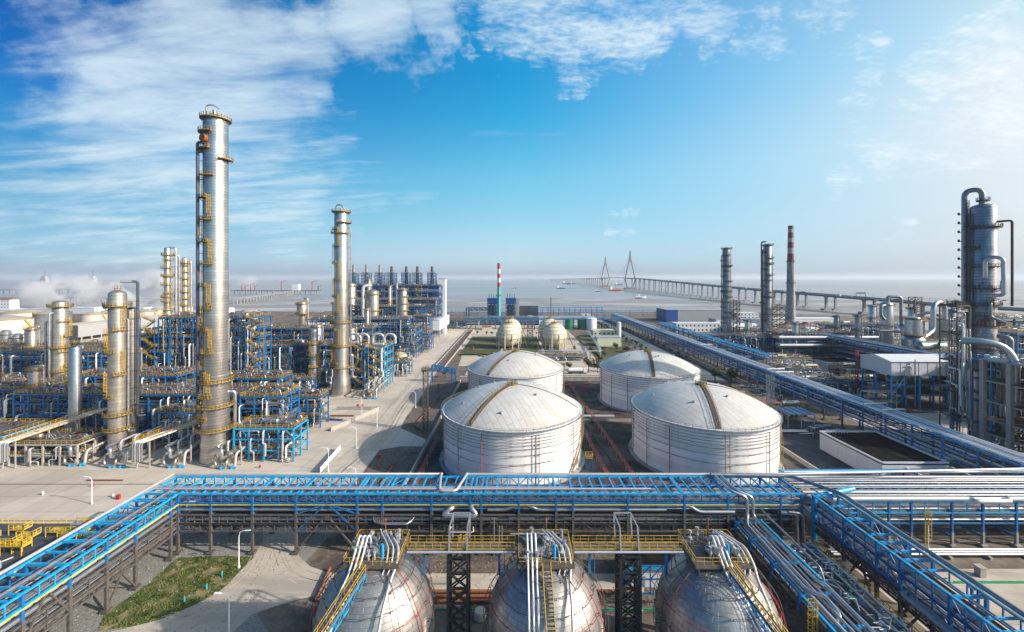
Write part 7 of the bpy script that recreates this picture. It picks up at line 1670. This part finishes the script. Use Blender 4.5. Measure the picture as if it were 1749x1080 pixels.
# jetties
def jetty(label, P0, P1, z, w_, n, mat='bridge', cranes=(), rails=True):
    t = thing('jetty', label, 'jetty', tuple((Vector(P0)+Vector(P1))/2)); a, b = Vector((*P0[:2],z)), Vector((*P1[:2],z)); mb = MB(); mb.bar(a,b,w_,1.6); mb.build('deck', M[mat], t)
    mb = MB()
    for s in (-1,1):
        d = (b-a).normalized(); o = Vector((d.y,-d.x,0))*s*w_*.45; mb.bar(a+o+Vector((0,0,2)),b+o+Vector((0,0,2)),.5,1.0)
        for i in range(n*2+1): q = a+(b-a)*i/(n*2)+o; mb.bar(q,q+Vector((0,0,3.5)),.5)
    mb.build('pipe_railing', M['grey_metal'], t)
    for i in range(n+1):
        q = a+(b-a)*i/n; mb = MB(); d = (b-a).normalized(); o = Vector((d.y,-d.x,0))*w_*.35
        for s in (-1,1): mb.tube([(q.x+o.x*s,q.y+o.y*s,-2.4),(q.x+o.x*s,q.y+o.y*s,z-.9)],1.0,8)
        mb.build('pile_bent', M['concrete_grey'], t)
    for (f, h, c_) in cranes:
        q = a+(b-a)*f; mb = MB(); mb.bar(q,q+Vector((0,0,h)),2.2); mb.bar(q+Vector((0,0,h*.9)),q+Vector((h*.6,0,h*1.1)),1.2); mb.build('loading_arm', M[c_], t)
def wpt(px, Y): return ((px-CX)/F*Y, Y, 0)
jetty('long jetty trestle at the far left, nearer of two crossing the water',wpt(-40,1010),wpt(192,1010),10,7,22)
jetty('long jetty trestle at the far left, farther of two crossing the water',wpt(-60,1640),wpt(110,1640),12,12,16,cranes=((.78,22,'red'),(.93,20,'red')))
jetty('dark jetty head with small loading gear behind the steam',wpt(105,1760),wpt(200,1760),10,14,10,'bridge_dark',cranes=((.3,14,'bridge_dark'),))
jetty('curving approach trestle reaching the jetty head behind the second tallest column',wpt(402,960),wpt(500,1480),11,10,24)
jetty('jetty head with red loading arms left of the second tallest column',wpt(398,1560),wpt(548,1560),11,22,16,'bridge_dark',cranes=((.1,24,'red'),(.14,20,'red'),(.2,26,'red'),(.25,20,'red'),(.55,36,'red'),(.9,36,'red'),(.97,18,'bridge_dark')))
building('jetty_house','white control house standing on the jetty head',(500-CX)/F*1560,(511-CX)/F*1560,1552,1570,11,36,'wall_white','wall_white')
# far left tanks and sheds
def big_tank(px, Y, r, h, label, mat='cream_tank'):
    x = (px-CX)/F*Y; t = thing('storage_tank', label, 'storage tank', (x,Y,0)); mb = MB(); mb.lathe([(r,0),(r,h),(r+.2,h),(r+.2,h+.3)],(x,Y,0),56); mb.build('shell', M[mat], t)
    mb = MB(); mb.lathe([(r-.05,h+.2),(r*.66,h+2.2),(r*.33,h+3.6),(.01,h+4)],(x,Y,0),56); mb.build('roof', M['grey_roof'], t)
    mb = MB(); railing(mb,[(x+r*math.cos(k*PI/24),Y+r*math.sin(k*PI/24),h+.3) for k in range(48)],gap=2.4,t=.18,closed=True); mb.build('railing', M['yellow'], t)
    mb = MB(); a0 = va(x,Y,40); n = 20
    for k in range(n): a = a0+k*.045; b = a+.045; mb.bar((x+(r+.6)*math.cos(a),Y+(r+.6)*math.sin(a),h*(1-k/n)),(x+(r+.6)*math.cos(b),Y+(r+.6)*math.sin(b),h*(1-(k+1)/n)),1.0,1.2)
    mb.build('spiral_stair', M['yellow'], t)
M['cream_tank'] = make_mat('cream tank paint', (.5,.465,.42), .5, var=.05, bands=8.0, band_w=.2, bandcol=.8)
M['grey_roof'] = make_mat('grey tank roof', (.3,.28,.27), .7, var=.15)
big_tank(8,372,17.5,22,'large cream tank with a grey cone roof at the far left edge'); big_tank(42,425,17.5,24,'cream tank with a grey roof behind the far left one')
big_tank(90,400,13,25,'grey ribbed tank right of the cream tanks at the far left','pipe_grey')
for i,(a,b,c_,l) in enumerate(((160,480,11,'low white tank left of the domed column tops'),(183,500,9,'low white tank partly behind the near dome topped column'),(251,520,10,'low white tank right of the near dome topped column'),(268,545,10,'low white tank close to the ringed slender columns'),(425,520,12,'low pale tank right of the tallest column'),(410,470,9,'pale tank half hidden behind the tall open structure'))):
    big_tank(a,b,c_,17,l)
mb_ = building('long_warehouse','long grey warehouse with a dark gable end at the left',-436,-415,389,560,3.5,15,'wall_grey','wall_cream',par=.5)
mb = MB(); mb.bb(-436.2,-414.8,388.4,389,0,15); mb.build('gable_end', M['soot'], mb_)
for k in range(18): mb = MB(); mb.bb(-415.6,-415,392+k*9.4,393+k*9.4,0,3.5); mb.build('post', M['concrete'], mb_)
building('long_roof_hall','long pale roofed hall behind the middle units',-175,-100,330,352,0,20,'wall_cream','wall_white',ridge=3)
building('pale_roof_hall','low pale roofed hall left of the second tallest column',-150,-98,252,262,0,18,'wall_grey','wall_white',ridge=1)
building('red_roof_office','white office with a red roof at the far left shore',-1010,-975,790,806,0,18,'wall_white','roof_brown',ridge=3,windows=6,wrows=3)
for i in range(7):
    x0 = -960+i*70; building('shore_shed','low white shed in a row along the far left shore',x0,x0+R.uniform(40,62),690,716,0,R.uniform(6,10),'wall_white','wall_white',ridge=1.5)
for o in bpy.data.objects:
    if o.name.startswith('shore_shed'): o['group'] = 'white sheds along the left shore'
# vents and red davits on the left pipe structure
for i,(px,h) in enumerate(((10,7),(30,5),(51,7.5),(63,8.5))):
    x = (px-CX)/F*230; t = thing('vent_drum','upright silver vent drum behind the far left pipe structure','vent drum',(x,230,0),'vent drums at the far left'); mb = MB(); mb.lathe([(2.1,0),(2.1,23+h),(1.2,23.8+h),(.01,24+h)],(x,230,0),18); mb.build('shell', M['pipe'], t); mb = MB(); mb.lathe([(2.15,21+h),(2.6,21+h),(2.6,21.4+h),(2.15,21.4+h)],(x,230,0),18); mb.build('rim', M['steel_dark'], t)
structure('broad blue pipe structure behind the far left open structure',-300,-208,214,226,[6,12,18,24],bay=8,seed=91,npipe=40,small=200,valves=200,drums=3,rails_mid=False)
structure('blue structure filling the gap left of the long low structure',-262,-190,165,178,[5,10,15],bay=8,seed=92,npipe=40,small=200,valves=180,drums=3,rails_mid=False)
structure('dark blue structure between the stair tower and the middle row',-150,-124,240,254,[5,10,15,20],bay=6,seed=93,npipe=40,small=200,valves=160,drums=3,rails_mid=False)
structure('blue roofed pipe deck behind the tallest column on its right',-124,-98,170,180,[5,9.5,14,18],bay=6,seed=94,npipe=40,small=200,valves=200,drums=3)
# infill of the left units: dense racks and frames between the bigger ones
structure('dense blue frame packed behind the long low structure, left part',-236,-188,180,194,[5,9.5,14],bay=5,seed=101,npipe=60,small=420,valves=300,drums=4,rails_mid=False)
structure('dense blue frame packed behind the long low structure, right part',-186,-142,172,186,[5,9.5,14,18.5],bay=5,seed=102,npipe=60,small=420,valves=300,drums=5,rails_mid=True)
structure('blue frame with yellow rails filling the space behind the stair tower',-206,-172,210,224,[6,12,18,24,30],bay=5.5,seed=103,npipe=50,small=360,valves=200,drums=4)
structure('blue piping frame left of the squat silver tank',-104,-78,164,171,[4,8,12],bay=5,seed=104,npipe=40,small=240,valves=160,drums=3,rails_mid=True)
structure('dense dark blue frame between the tall open frame and the middle row',-148,-118,214,230,[6,12,18,24],bay=5.5,seed=105,npipe=50,small=360,valves=200,drums=4)
structure('long blue frame spanning behind the middle row',-190,-96,274,288,[7,14,21,26],bay=6.5,seed=106,npipe=70,small=520,valves=300,drums=6,rails_mid=True)
structure('blue frame right of the wide middle structure by the yard road',-98,-74,300,326,[6,12,18,23],bay=6,seed=107,npipe=50,small=300,valves=200,drums=5)
structure('front blue frame under the slanting pipe bridge between the near columns',-128,-106,146,151,[4,8,12],bay=5,seed=108,npipe=36,small=220,valves=120,drums=3)
structure('wide blue frame in front of the furnace block',-160,-80,414,426,[8,16,24,32,38],bay=8,seed=109,npipe=60,small=360,valves=180,drums=6)
structure('dense dark frame between the avenue rack and the raised shed legs',142,168,205,222,[4,8],bay=6,seed=110,npipe=40,small=240,valves=220,drums=5,rails_mid=False,dark=True)
structure('dark pump and exchanger row behind the avenue rack before the raised shed',146,171,228,246,[4.5,9],bay=6,seed=111,npipe=40,small=240,valves=220,drums=5,rails_mid=False,dark=True)
structure('blue racks behind the white hut crossing toward the silver vessels',200,262,312,326,[6,12,18],bay=8,seed=112,npipe=50,small=300,valves=200,drums=4,rails_mid=False,dark=True)
structure('dark blue frames right of the concrete chimney foot',262,330,350,364,[7,14,20],bay=8,seed=113,npipe=50,small=300,valves=200,drums=5,rails_mid=False,dark=True)
structure('blue frames between the silver vessels and the right margin',330,400,250,266,[7,14,22,28],bay=8,seed=114,npipe=50,small=300,valves=200,drums=5,dark=True)
structure('low dark pipe stands under the avenue rack near the small canopies',113,126,178,214,[3.2],bay=6,seed=115,npipe=26,small=120,valves=160,drums=3,rails_mid=False,dark=True)
for i,(x_,y_,h_) in enumerate(((-222,175,26),(-197,168,23),(-168,180,28),(-113,160,22),(-158,236,34),(-112,232,33),(-104,288,38),(-132,300,42),(-84,318,30),(-120,392,52),(-150,420,58),(-96,240,30),(-212,220,36),(-250,212,34))):
    column('process_vessel','slim silver process vessel standing up through the blue frames of the left units',x_,y_,dome_prof(1.5+.5*(i%3),0,h_,1.4+.5*(i%3),.8),[(h_-.5,-180,180,1.1),(h_*.7,-120,80,1.1)],[(-20,h_*.4,h_*.7)],[(70,.6,.3,4,h_+1,'pipe')],['clad','clad_warm','pipe'][i%3],'slim vessels among the left units',nseg=20)
structure('dark equipment frame between the raised shed and the reactor column',206,222,180,196,[6,12,18,24],bay=5.5,seed=116,npipe=50,small=260,valves=120,drums=5,rails_mid=False,dark=True)
structure('crowded pipe frame right of the dense dark blue rack',238,262,205,222,[6,12,17],bay=6,seed=117,npipe=50,small=260,valves=200,drums=5,rails_mid=False,dark=True)
structure('crowded low frame between the canopies and the slim right columns',196,250,372,390,[6,12],bay=8,seed=118,npipe=50,small=260,valves=260,drums=6,rails_mid=False,dark=True)
structure('blue framed units at the far right behind the arching ducts',320,392,212,228,[8,16,24,30],bay=7,seed=119,npipe=60,small=360,valves=160,drums=6,rails_mid=False,dark=True)
structure('tall thin pipe frame clasping the left side of the reactor column',158.5,163,147,153,[10,20,30,40,50],bay=4.5,seed=120,npipe=24,small=60,valves=24,drums=0,mat='steel_dark',posts_w=.3,top_rail='steel_dark',rails_mid=False)
structure('low pale pipe skid beside the white hut',196,216,246,256,[3,5.5],bay=6,seed=121,npipe=30,small=120,valves=120,drums=3,mat='grey_metal',rails_mid=False)
for i,(x_,y_,h_) in enumerate(((238,285,34),(290,300,38),(330,310,36),(252,322,30),(205,300,27),(310,356,36),(356,262,38),(187,330,26))):
    column('process_vessel','slim grey process vessel standing up through the frames of the right unit',x_,y_,dome_prof(1.6+.5*(i%3),0,h_,1.5+.5*(i%3),.8),[(h_-.5,-180,180,1.2),(h_*.7,-120,80,1.2)],[(-20,h_*.4,h_*.7)],[(70,.7,.35,4,h_+1,'pipe_grey')],['clad_dark','clad','pipe'][i%3],'slim vessels among the right unit',nseg=20,rail='steel_dark')
# ================================================================ vegetation
LM = [make_mat('foliage dark', (.05,.075,.022), .8, var=.5, scale=1.2), make_mat('foliage olive', (.11,.1,.03), .8, var=.5, scale=1.2), make_mat('foliage russet', (.2,.09,.04), .8, var=.5, scale=1.2)]
BARK = make_mat('bark', (.1,.07,.05), .9, var=.3)
def tree_proto(mat, seed, h=6.0, r=2.6, n=900, label=None):
    q = random.Random(seed); t = thing('tree', label, 'tree'); mb = MB(); mb.tube([(0,0,0),(.05,.05,h*.4),(.1,0,h*.62)],[.2,.14,.08],7)
    for k in range(7): a = q.uniform(0,6.28); mb.tube([(0,0,h*.35+k*.12),(math.cos(a)*r*.5,math.sin(a)*r*.5,h*.6+q.random()*.8)],[.08,.03],5)
    mb.build('trunk', BARK, t); mb = MB(); cl_ = [(q.uniform(-.6,.6)*r,q.uniform(-.6,.6)*r,h*q.uniform(.45,.88),r*q.uniform(.3,.55)) for _ in range(13)]
    for k in range(n):
        c = cl_[k%13]; u, v = q.uniform(0,6.28), math.acos(q.uniform(-1,1)); rr = c[3]*q.uniform(.6,1.05)
        p = (c[0]+rr*math.sin(v)*math.cos(u), c[1]+rr*math.sin(v)*math.sin(u), c[2]+rr*.8*math.cos(v)); s = q.uniform(.16,.34); b = len(mb.v); a1, a2 = q.uniform(0,6.28), q.uniform(-.9,.9)
        ax = (math.cos(a1)*s,math.sin(a1)*s,a2*s); bx = (-math.sin(a1)*s*.7,math.cos(a1)*s*.7,q.uniform(-.5,.5)*s)
        mb.v += [tuple(p[i]-ax[i] for i in range(3)),tuple(p[i]+bx[i] for i in range(3)),tuple(p[i]+ax[i] for i in range(3)),tuple(p[i]-bx[i] for i in range(3))]; mb.f.append((b,b+1,b+2,b+3)); mb.sm.append(False)
    mb.build('crown', mat, t); return Proto(t)
def shrub_proto(mat, seed): 
    q = random.Random(seed); t = thing('shrub','x','shrub'); mb = MB()
    for k in range(420):
        u, v = q.uniform(0,6.28), math.acos(q.uniform(0,1)); rr = q.uniform(.5,1.0); p = (rr*1.1*math.sin(v)*math.cos(u), rr*1.1*math.sin(v)*math.sin(u), .1+rr*1.1*math.cos(v)); s = q.uniform(.12,.25); b = len(mb.v); a1 = q.uniform(0,6.28)
        mb.v += [(p[0]-s,p[1],p[2]),(p[0],p[1]+s*math.cos(a1),p[2]+s),(p[0]+s,p[1],p[2]),(p[0],p[1]-s,p[2]-s*math.sin(a1))]; mb.f.append((b,b+1,b+2,b+3)); mb.sm.append(False)
    mb.build('foliage', mat, t); mb = MB(); mb.tube([(0,0,0),(0,0,.7)],.06,5); mb.build('stem', BARK, t); return Proto(t)
tp = [tree_proto(LM[0],1), tree_proto(LM[1],2), tree_proto(LM[2],3,5.0,2.0)]
def tr(k, x, y, s, label, group=None): tp[k].place((x,y,0), R.uniform(0,6), label, s, group)
tr(0,116,238,1.35,'dark round tree by the avenue wall near the rear right tank, smaller of two'); tr(0,122.5,232,1.6,'larger dark tree by the avenue wall near the rear right tank')
for i,(x,y,s,k,l) in enumerate(((29,258,1.1,1,'olive tree just left of the tanker truck'),(26,262,.95,1,'smaller olive tree farther left of the tanker truck'),(47,262,1.5,1,'big olive tree right of the tanker truck'),(52,258,1.5,0,'big dark tree touching the olive one right of the tanker truck'),(35,266,.9,1,'small tree behind the tanker truck'),(-42,246,1.0,1,'olive tree at the left end of the boundary wall'),(58,262,1.0,0,'dark tree near the left side of the rear right tank'))): tr(k,x,y,s,l)
gA, gB = 'trees lining the left side of the avenue', 'trees lining the wall side of the avenue'
for i in range(26):
    y = 262+i*14; tr(R.choice([0,0,1]), 106+R.uniform(-.6,.6), y, R.uniform(.6,.95), 'small tree in the row along the left side of the avenue', gA)
for i in range(20):
    y = 270+i*15; tr(R.choice([0,1,2]), 100.5+R.uniform(-1,1), y, R.uniform(.45,.7), 'low russet or green tree in the second row beside the avenue', 'trees in the second avenue row')
for i in range(18):
    y = 300+i*15; tr(R.choice([0,1,1]), 125.6, y, R.uniform(.5,.8), 'small tree between the avenue and its long dark wall', gB)
for i in range(12): tr(R.choice([1,2]), -50+i*9.2+R.uniform(-2,2), 430+R.uniform(-2,2), R.uniform(.6,.8), 'round clipped tree in the row behind the cream spheres', 'clipped trees behind the cream spheres')
for i in range(10): tr(0, 300+i*6, 548+R.uniform(-3,3), R.uniform(.8,1.3), 'dark tree near the white houses at the right shore', 'trees near the right shore houses')
for i in range(8): tr(1, 190+i*9, 470+R.uniform(-1,1), R.uniform(.5,.8), 'small tree behind the long white block', 'trees behind the long white block')
for i in range(10): tr(0, 66+R.uniform(0,26), 300+R.uniform(0,50), R.uniform(.5,.9), 'green tree in the garden below the pale green buildings', 'garden trees by the green buildings')
sp_ = [shrub_proto(LM[0],5), shrub_proto(LM[2],6), shrub_proto(LM[1],8)]
used_ = set()
def shrub(k,x,y,s,l,g): sp_[k].place((x,y,0),R.uniform(0,6),l,s,g)
def hedge_row(x0,y0,x1,y1,n,l,g,ks=(0,)):
    for i in range(n): f = (i+.5)/n; shrub(R.choice(ks),x0+(x1-x0)*f,y0+(y1-y0)*f,R.uniform(.8,1.1),l,g)
hedge_row(-44,318,-12,318,22,'clipped shrub in the low hedge before the left cream sphere','hedge before the left cream sphere')
hedge_row(24,331,38,331,10,'clipped shrub in the low hedge before the right cream sphere','hedge before the right cream sphere',(0,2))
hedge_row(64,300,64,350,26,'clipped shrub in the hedge at the edge of the garden','garden edge hedge')
hedge_row(66,298,98,298,20,'clipped shrub in the thick hedge nearest the avenue corner','hedge at the avenue corner')
for i in range(9): shrub(1,-20+R.uniform(-9,9),314+R.uniform(-3,3),R.uniform(.6,1),'red leaved shrub on the lawn before the left cream sphere','red shrubs on the lawn')
for i,(x,y,l) in enumerate(((-36,345,'red leaved upright shrub left of the left cream sphere'),(19,345,'red leaved upright shrub between the cream spheres'),(50,345,'red leaved upright shrub right of the right cream sphere'))): sp_[1].place((x,y,0),0,l,(1,1,2.6))
for p_ in tp+sp_:
    if not p_.used: print('unused proto', p_.root.name)
# small debris stones on the rubble
for (x0,x1,y0,y1,n,l,nm) in ((-40,60,73.5,88,1500,'broken stones and rubble strewn behind the foreground spheres','rubble'),(-46,-33,100,140,700,'stones scattered on the dark strip behind the cross rack','stones'),(-81,-46,50,96,1500,'loose gravel stones under the lower left rack','gravel_stones')):
    mb = MB()
    for k in range(n):
        x,y,s = R.uniform(x0,x1),R.uniform(y0,y1),R.uniform(.06,.26); b = len(mb.v); a = R.uniform(0,3)
        if nm == 'gravel_stones' and x > -60 and y > 60+(-46-x)*0 and inside(x,y,poly): continue
        if -45 < x < -37 and y < 97: continue
        mb.v += [(x+s*math.cos(a+q*2.1)*R.uniform(.7,1.2),y+s*math.sin(a+q*2.1)*R.uniform(.7,1.2),.0) for q in range(3)]+[(x,y,s*.9)]
        for f in ((0,1,3),(1,2,3),(2,0,3)): mb.f.append(tuple(b+i for i in f)); mb.sm.append(False)
    tag(mb.build(nm, G['gravel']),l,'stones',kind='stuff')
# ================================================================ steam and haze
def puff(name, label, c, rad, dens, seed):
    mb = MB(); rings = []
    for j in range(13):
        p = -PI/2+PI*j/12; rings.append([(c[0]+rad[0]*math.cos(p)*math.cos(2*PI*i/20), c[1]+rad[1]*math.cos(p)*math.sin(2*PI*i/20), c[2]+rad[2]*math.sin(p)) for i in range(20)])
    mb.quad_strip(rings); m = bpy.data.materials.new('steam'); m.use_nodes = True; nt = m.node_tree; L = nt.links.new
    nt.nodes.remove(nt.nodes['Principled BSDF']); pv = nd(nt,'ShaderNodeVolumePrincipled'); pv.inputs['Color'].default_value = (.96,.96,.97,1); pv.inputs['Anisotropy'].default_value = .2
    tc = nd(nt,'ShaderNodeTexCoord'); n = nd(nt,'ShaderNodeTexNoise'); n.inputs['Scale'].default_value = .03; n.inputs['Detail'].default_value = 5; n.inputs['Distortion'].default_value = .7
    mp = nd(nt,'ShaderNodeMapping'); mp.inputs['Location'].default_value = (seed,seed*2,0); L(tc.outputs['Object'],mp.inputs[0]); L(mp.outputs[0],n.inputs['Vector'])
    g = nd(nt,'ShaderNodeMapping'); g.inputs['Scale'].default_value = (1/rad[0],1/rad[1],1/rad[2]); L(tc.outputs['Object'],g.inputs[0]); ln = nd(nt,'ShaderNodeVectorMath',operation='LENGTH'); L(g.outputs[0],ln.inputs[0])
    fo = nd(nt,'ShaderNodeMapRange'); fo.inputs[1].default_value = .25; fo.inputs[2].default_value = 1; fo.inputs[3].default_value = 1; fo.inputs[4].default_value = 0; L(ln.outputs['Value'],fo.inputs[0])
    mr = nd(nt,'ShaderNodeMapRange'); mr.inputs[1].default_value = .5; mr.inputs[2].default_value = .66; mr.inputs[4].default_value = dens; L(n.outputs['Fac'],mr.inputs[0])
    mu = nd(nt,'ShaderNodeMath',operation='MULTIPLY'); L(mr.outputs[0],mu.inputs[0]); L(fo.outputs[0],mu.inputs[1]); L(mu.outputs[0],pv.inputs['Density']); L(pv.outputs[0],nt.nodes['Material Output'].inputs['Volume'])
    o = mb.build(name, m, None, c); tag(o, label, 'steam', kind='stuff')
puff('steam','white steam cloud drifting left of the dome topped column',(-575,520,42),(62,40,26),.4,3.0)
puff('steam','white steam cloud rising between the dome topped column and the ringed columns',(-468,520,46),(42,34,28),.34,9.0)
puff('steam','thin steam wisp just right of the tallest column',(-350,540,48),(20,20,16),.15,15.0)
hm = bpy.data.materials.new('haze'); hm.use_nodes = True; nt = hm.node_tree; nt.nodes.remove(nt.nodes['Principled BSDF']); pv = nd(nt,'ShaderNodeVolumePrincipled')
pv.inputs['Color'].default_value = (.66,.74,.84,1); pv.inputs['Density'].default_value = 6e-5; pv.inputs['Anisotropy'].default_value = .15; nt.links.new(pv.outputs[0], nt.nodes['Material Output'].inputs['Volume'])
mb = MB(); mb.bb(-41000,41000,-4000,46000,-4.5,222); o = mb.build('haze', hm); tag(o,'pale blue sea haze over the water and far shore','haze',kind='stuff')
SC.cycles.volume_bounces = 3; SC.cycles.volume_max_steps = 128
# housekeeping: long labels
for o in bpy.data.objects:
    l = o.get('label')
    if l and len(l.split()) > 16: print('LONG', o.name, l)
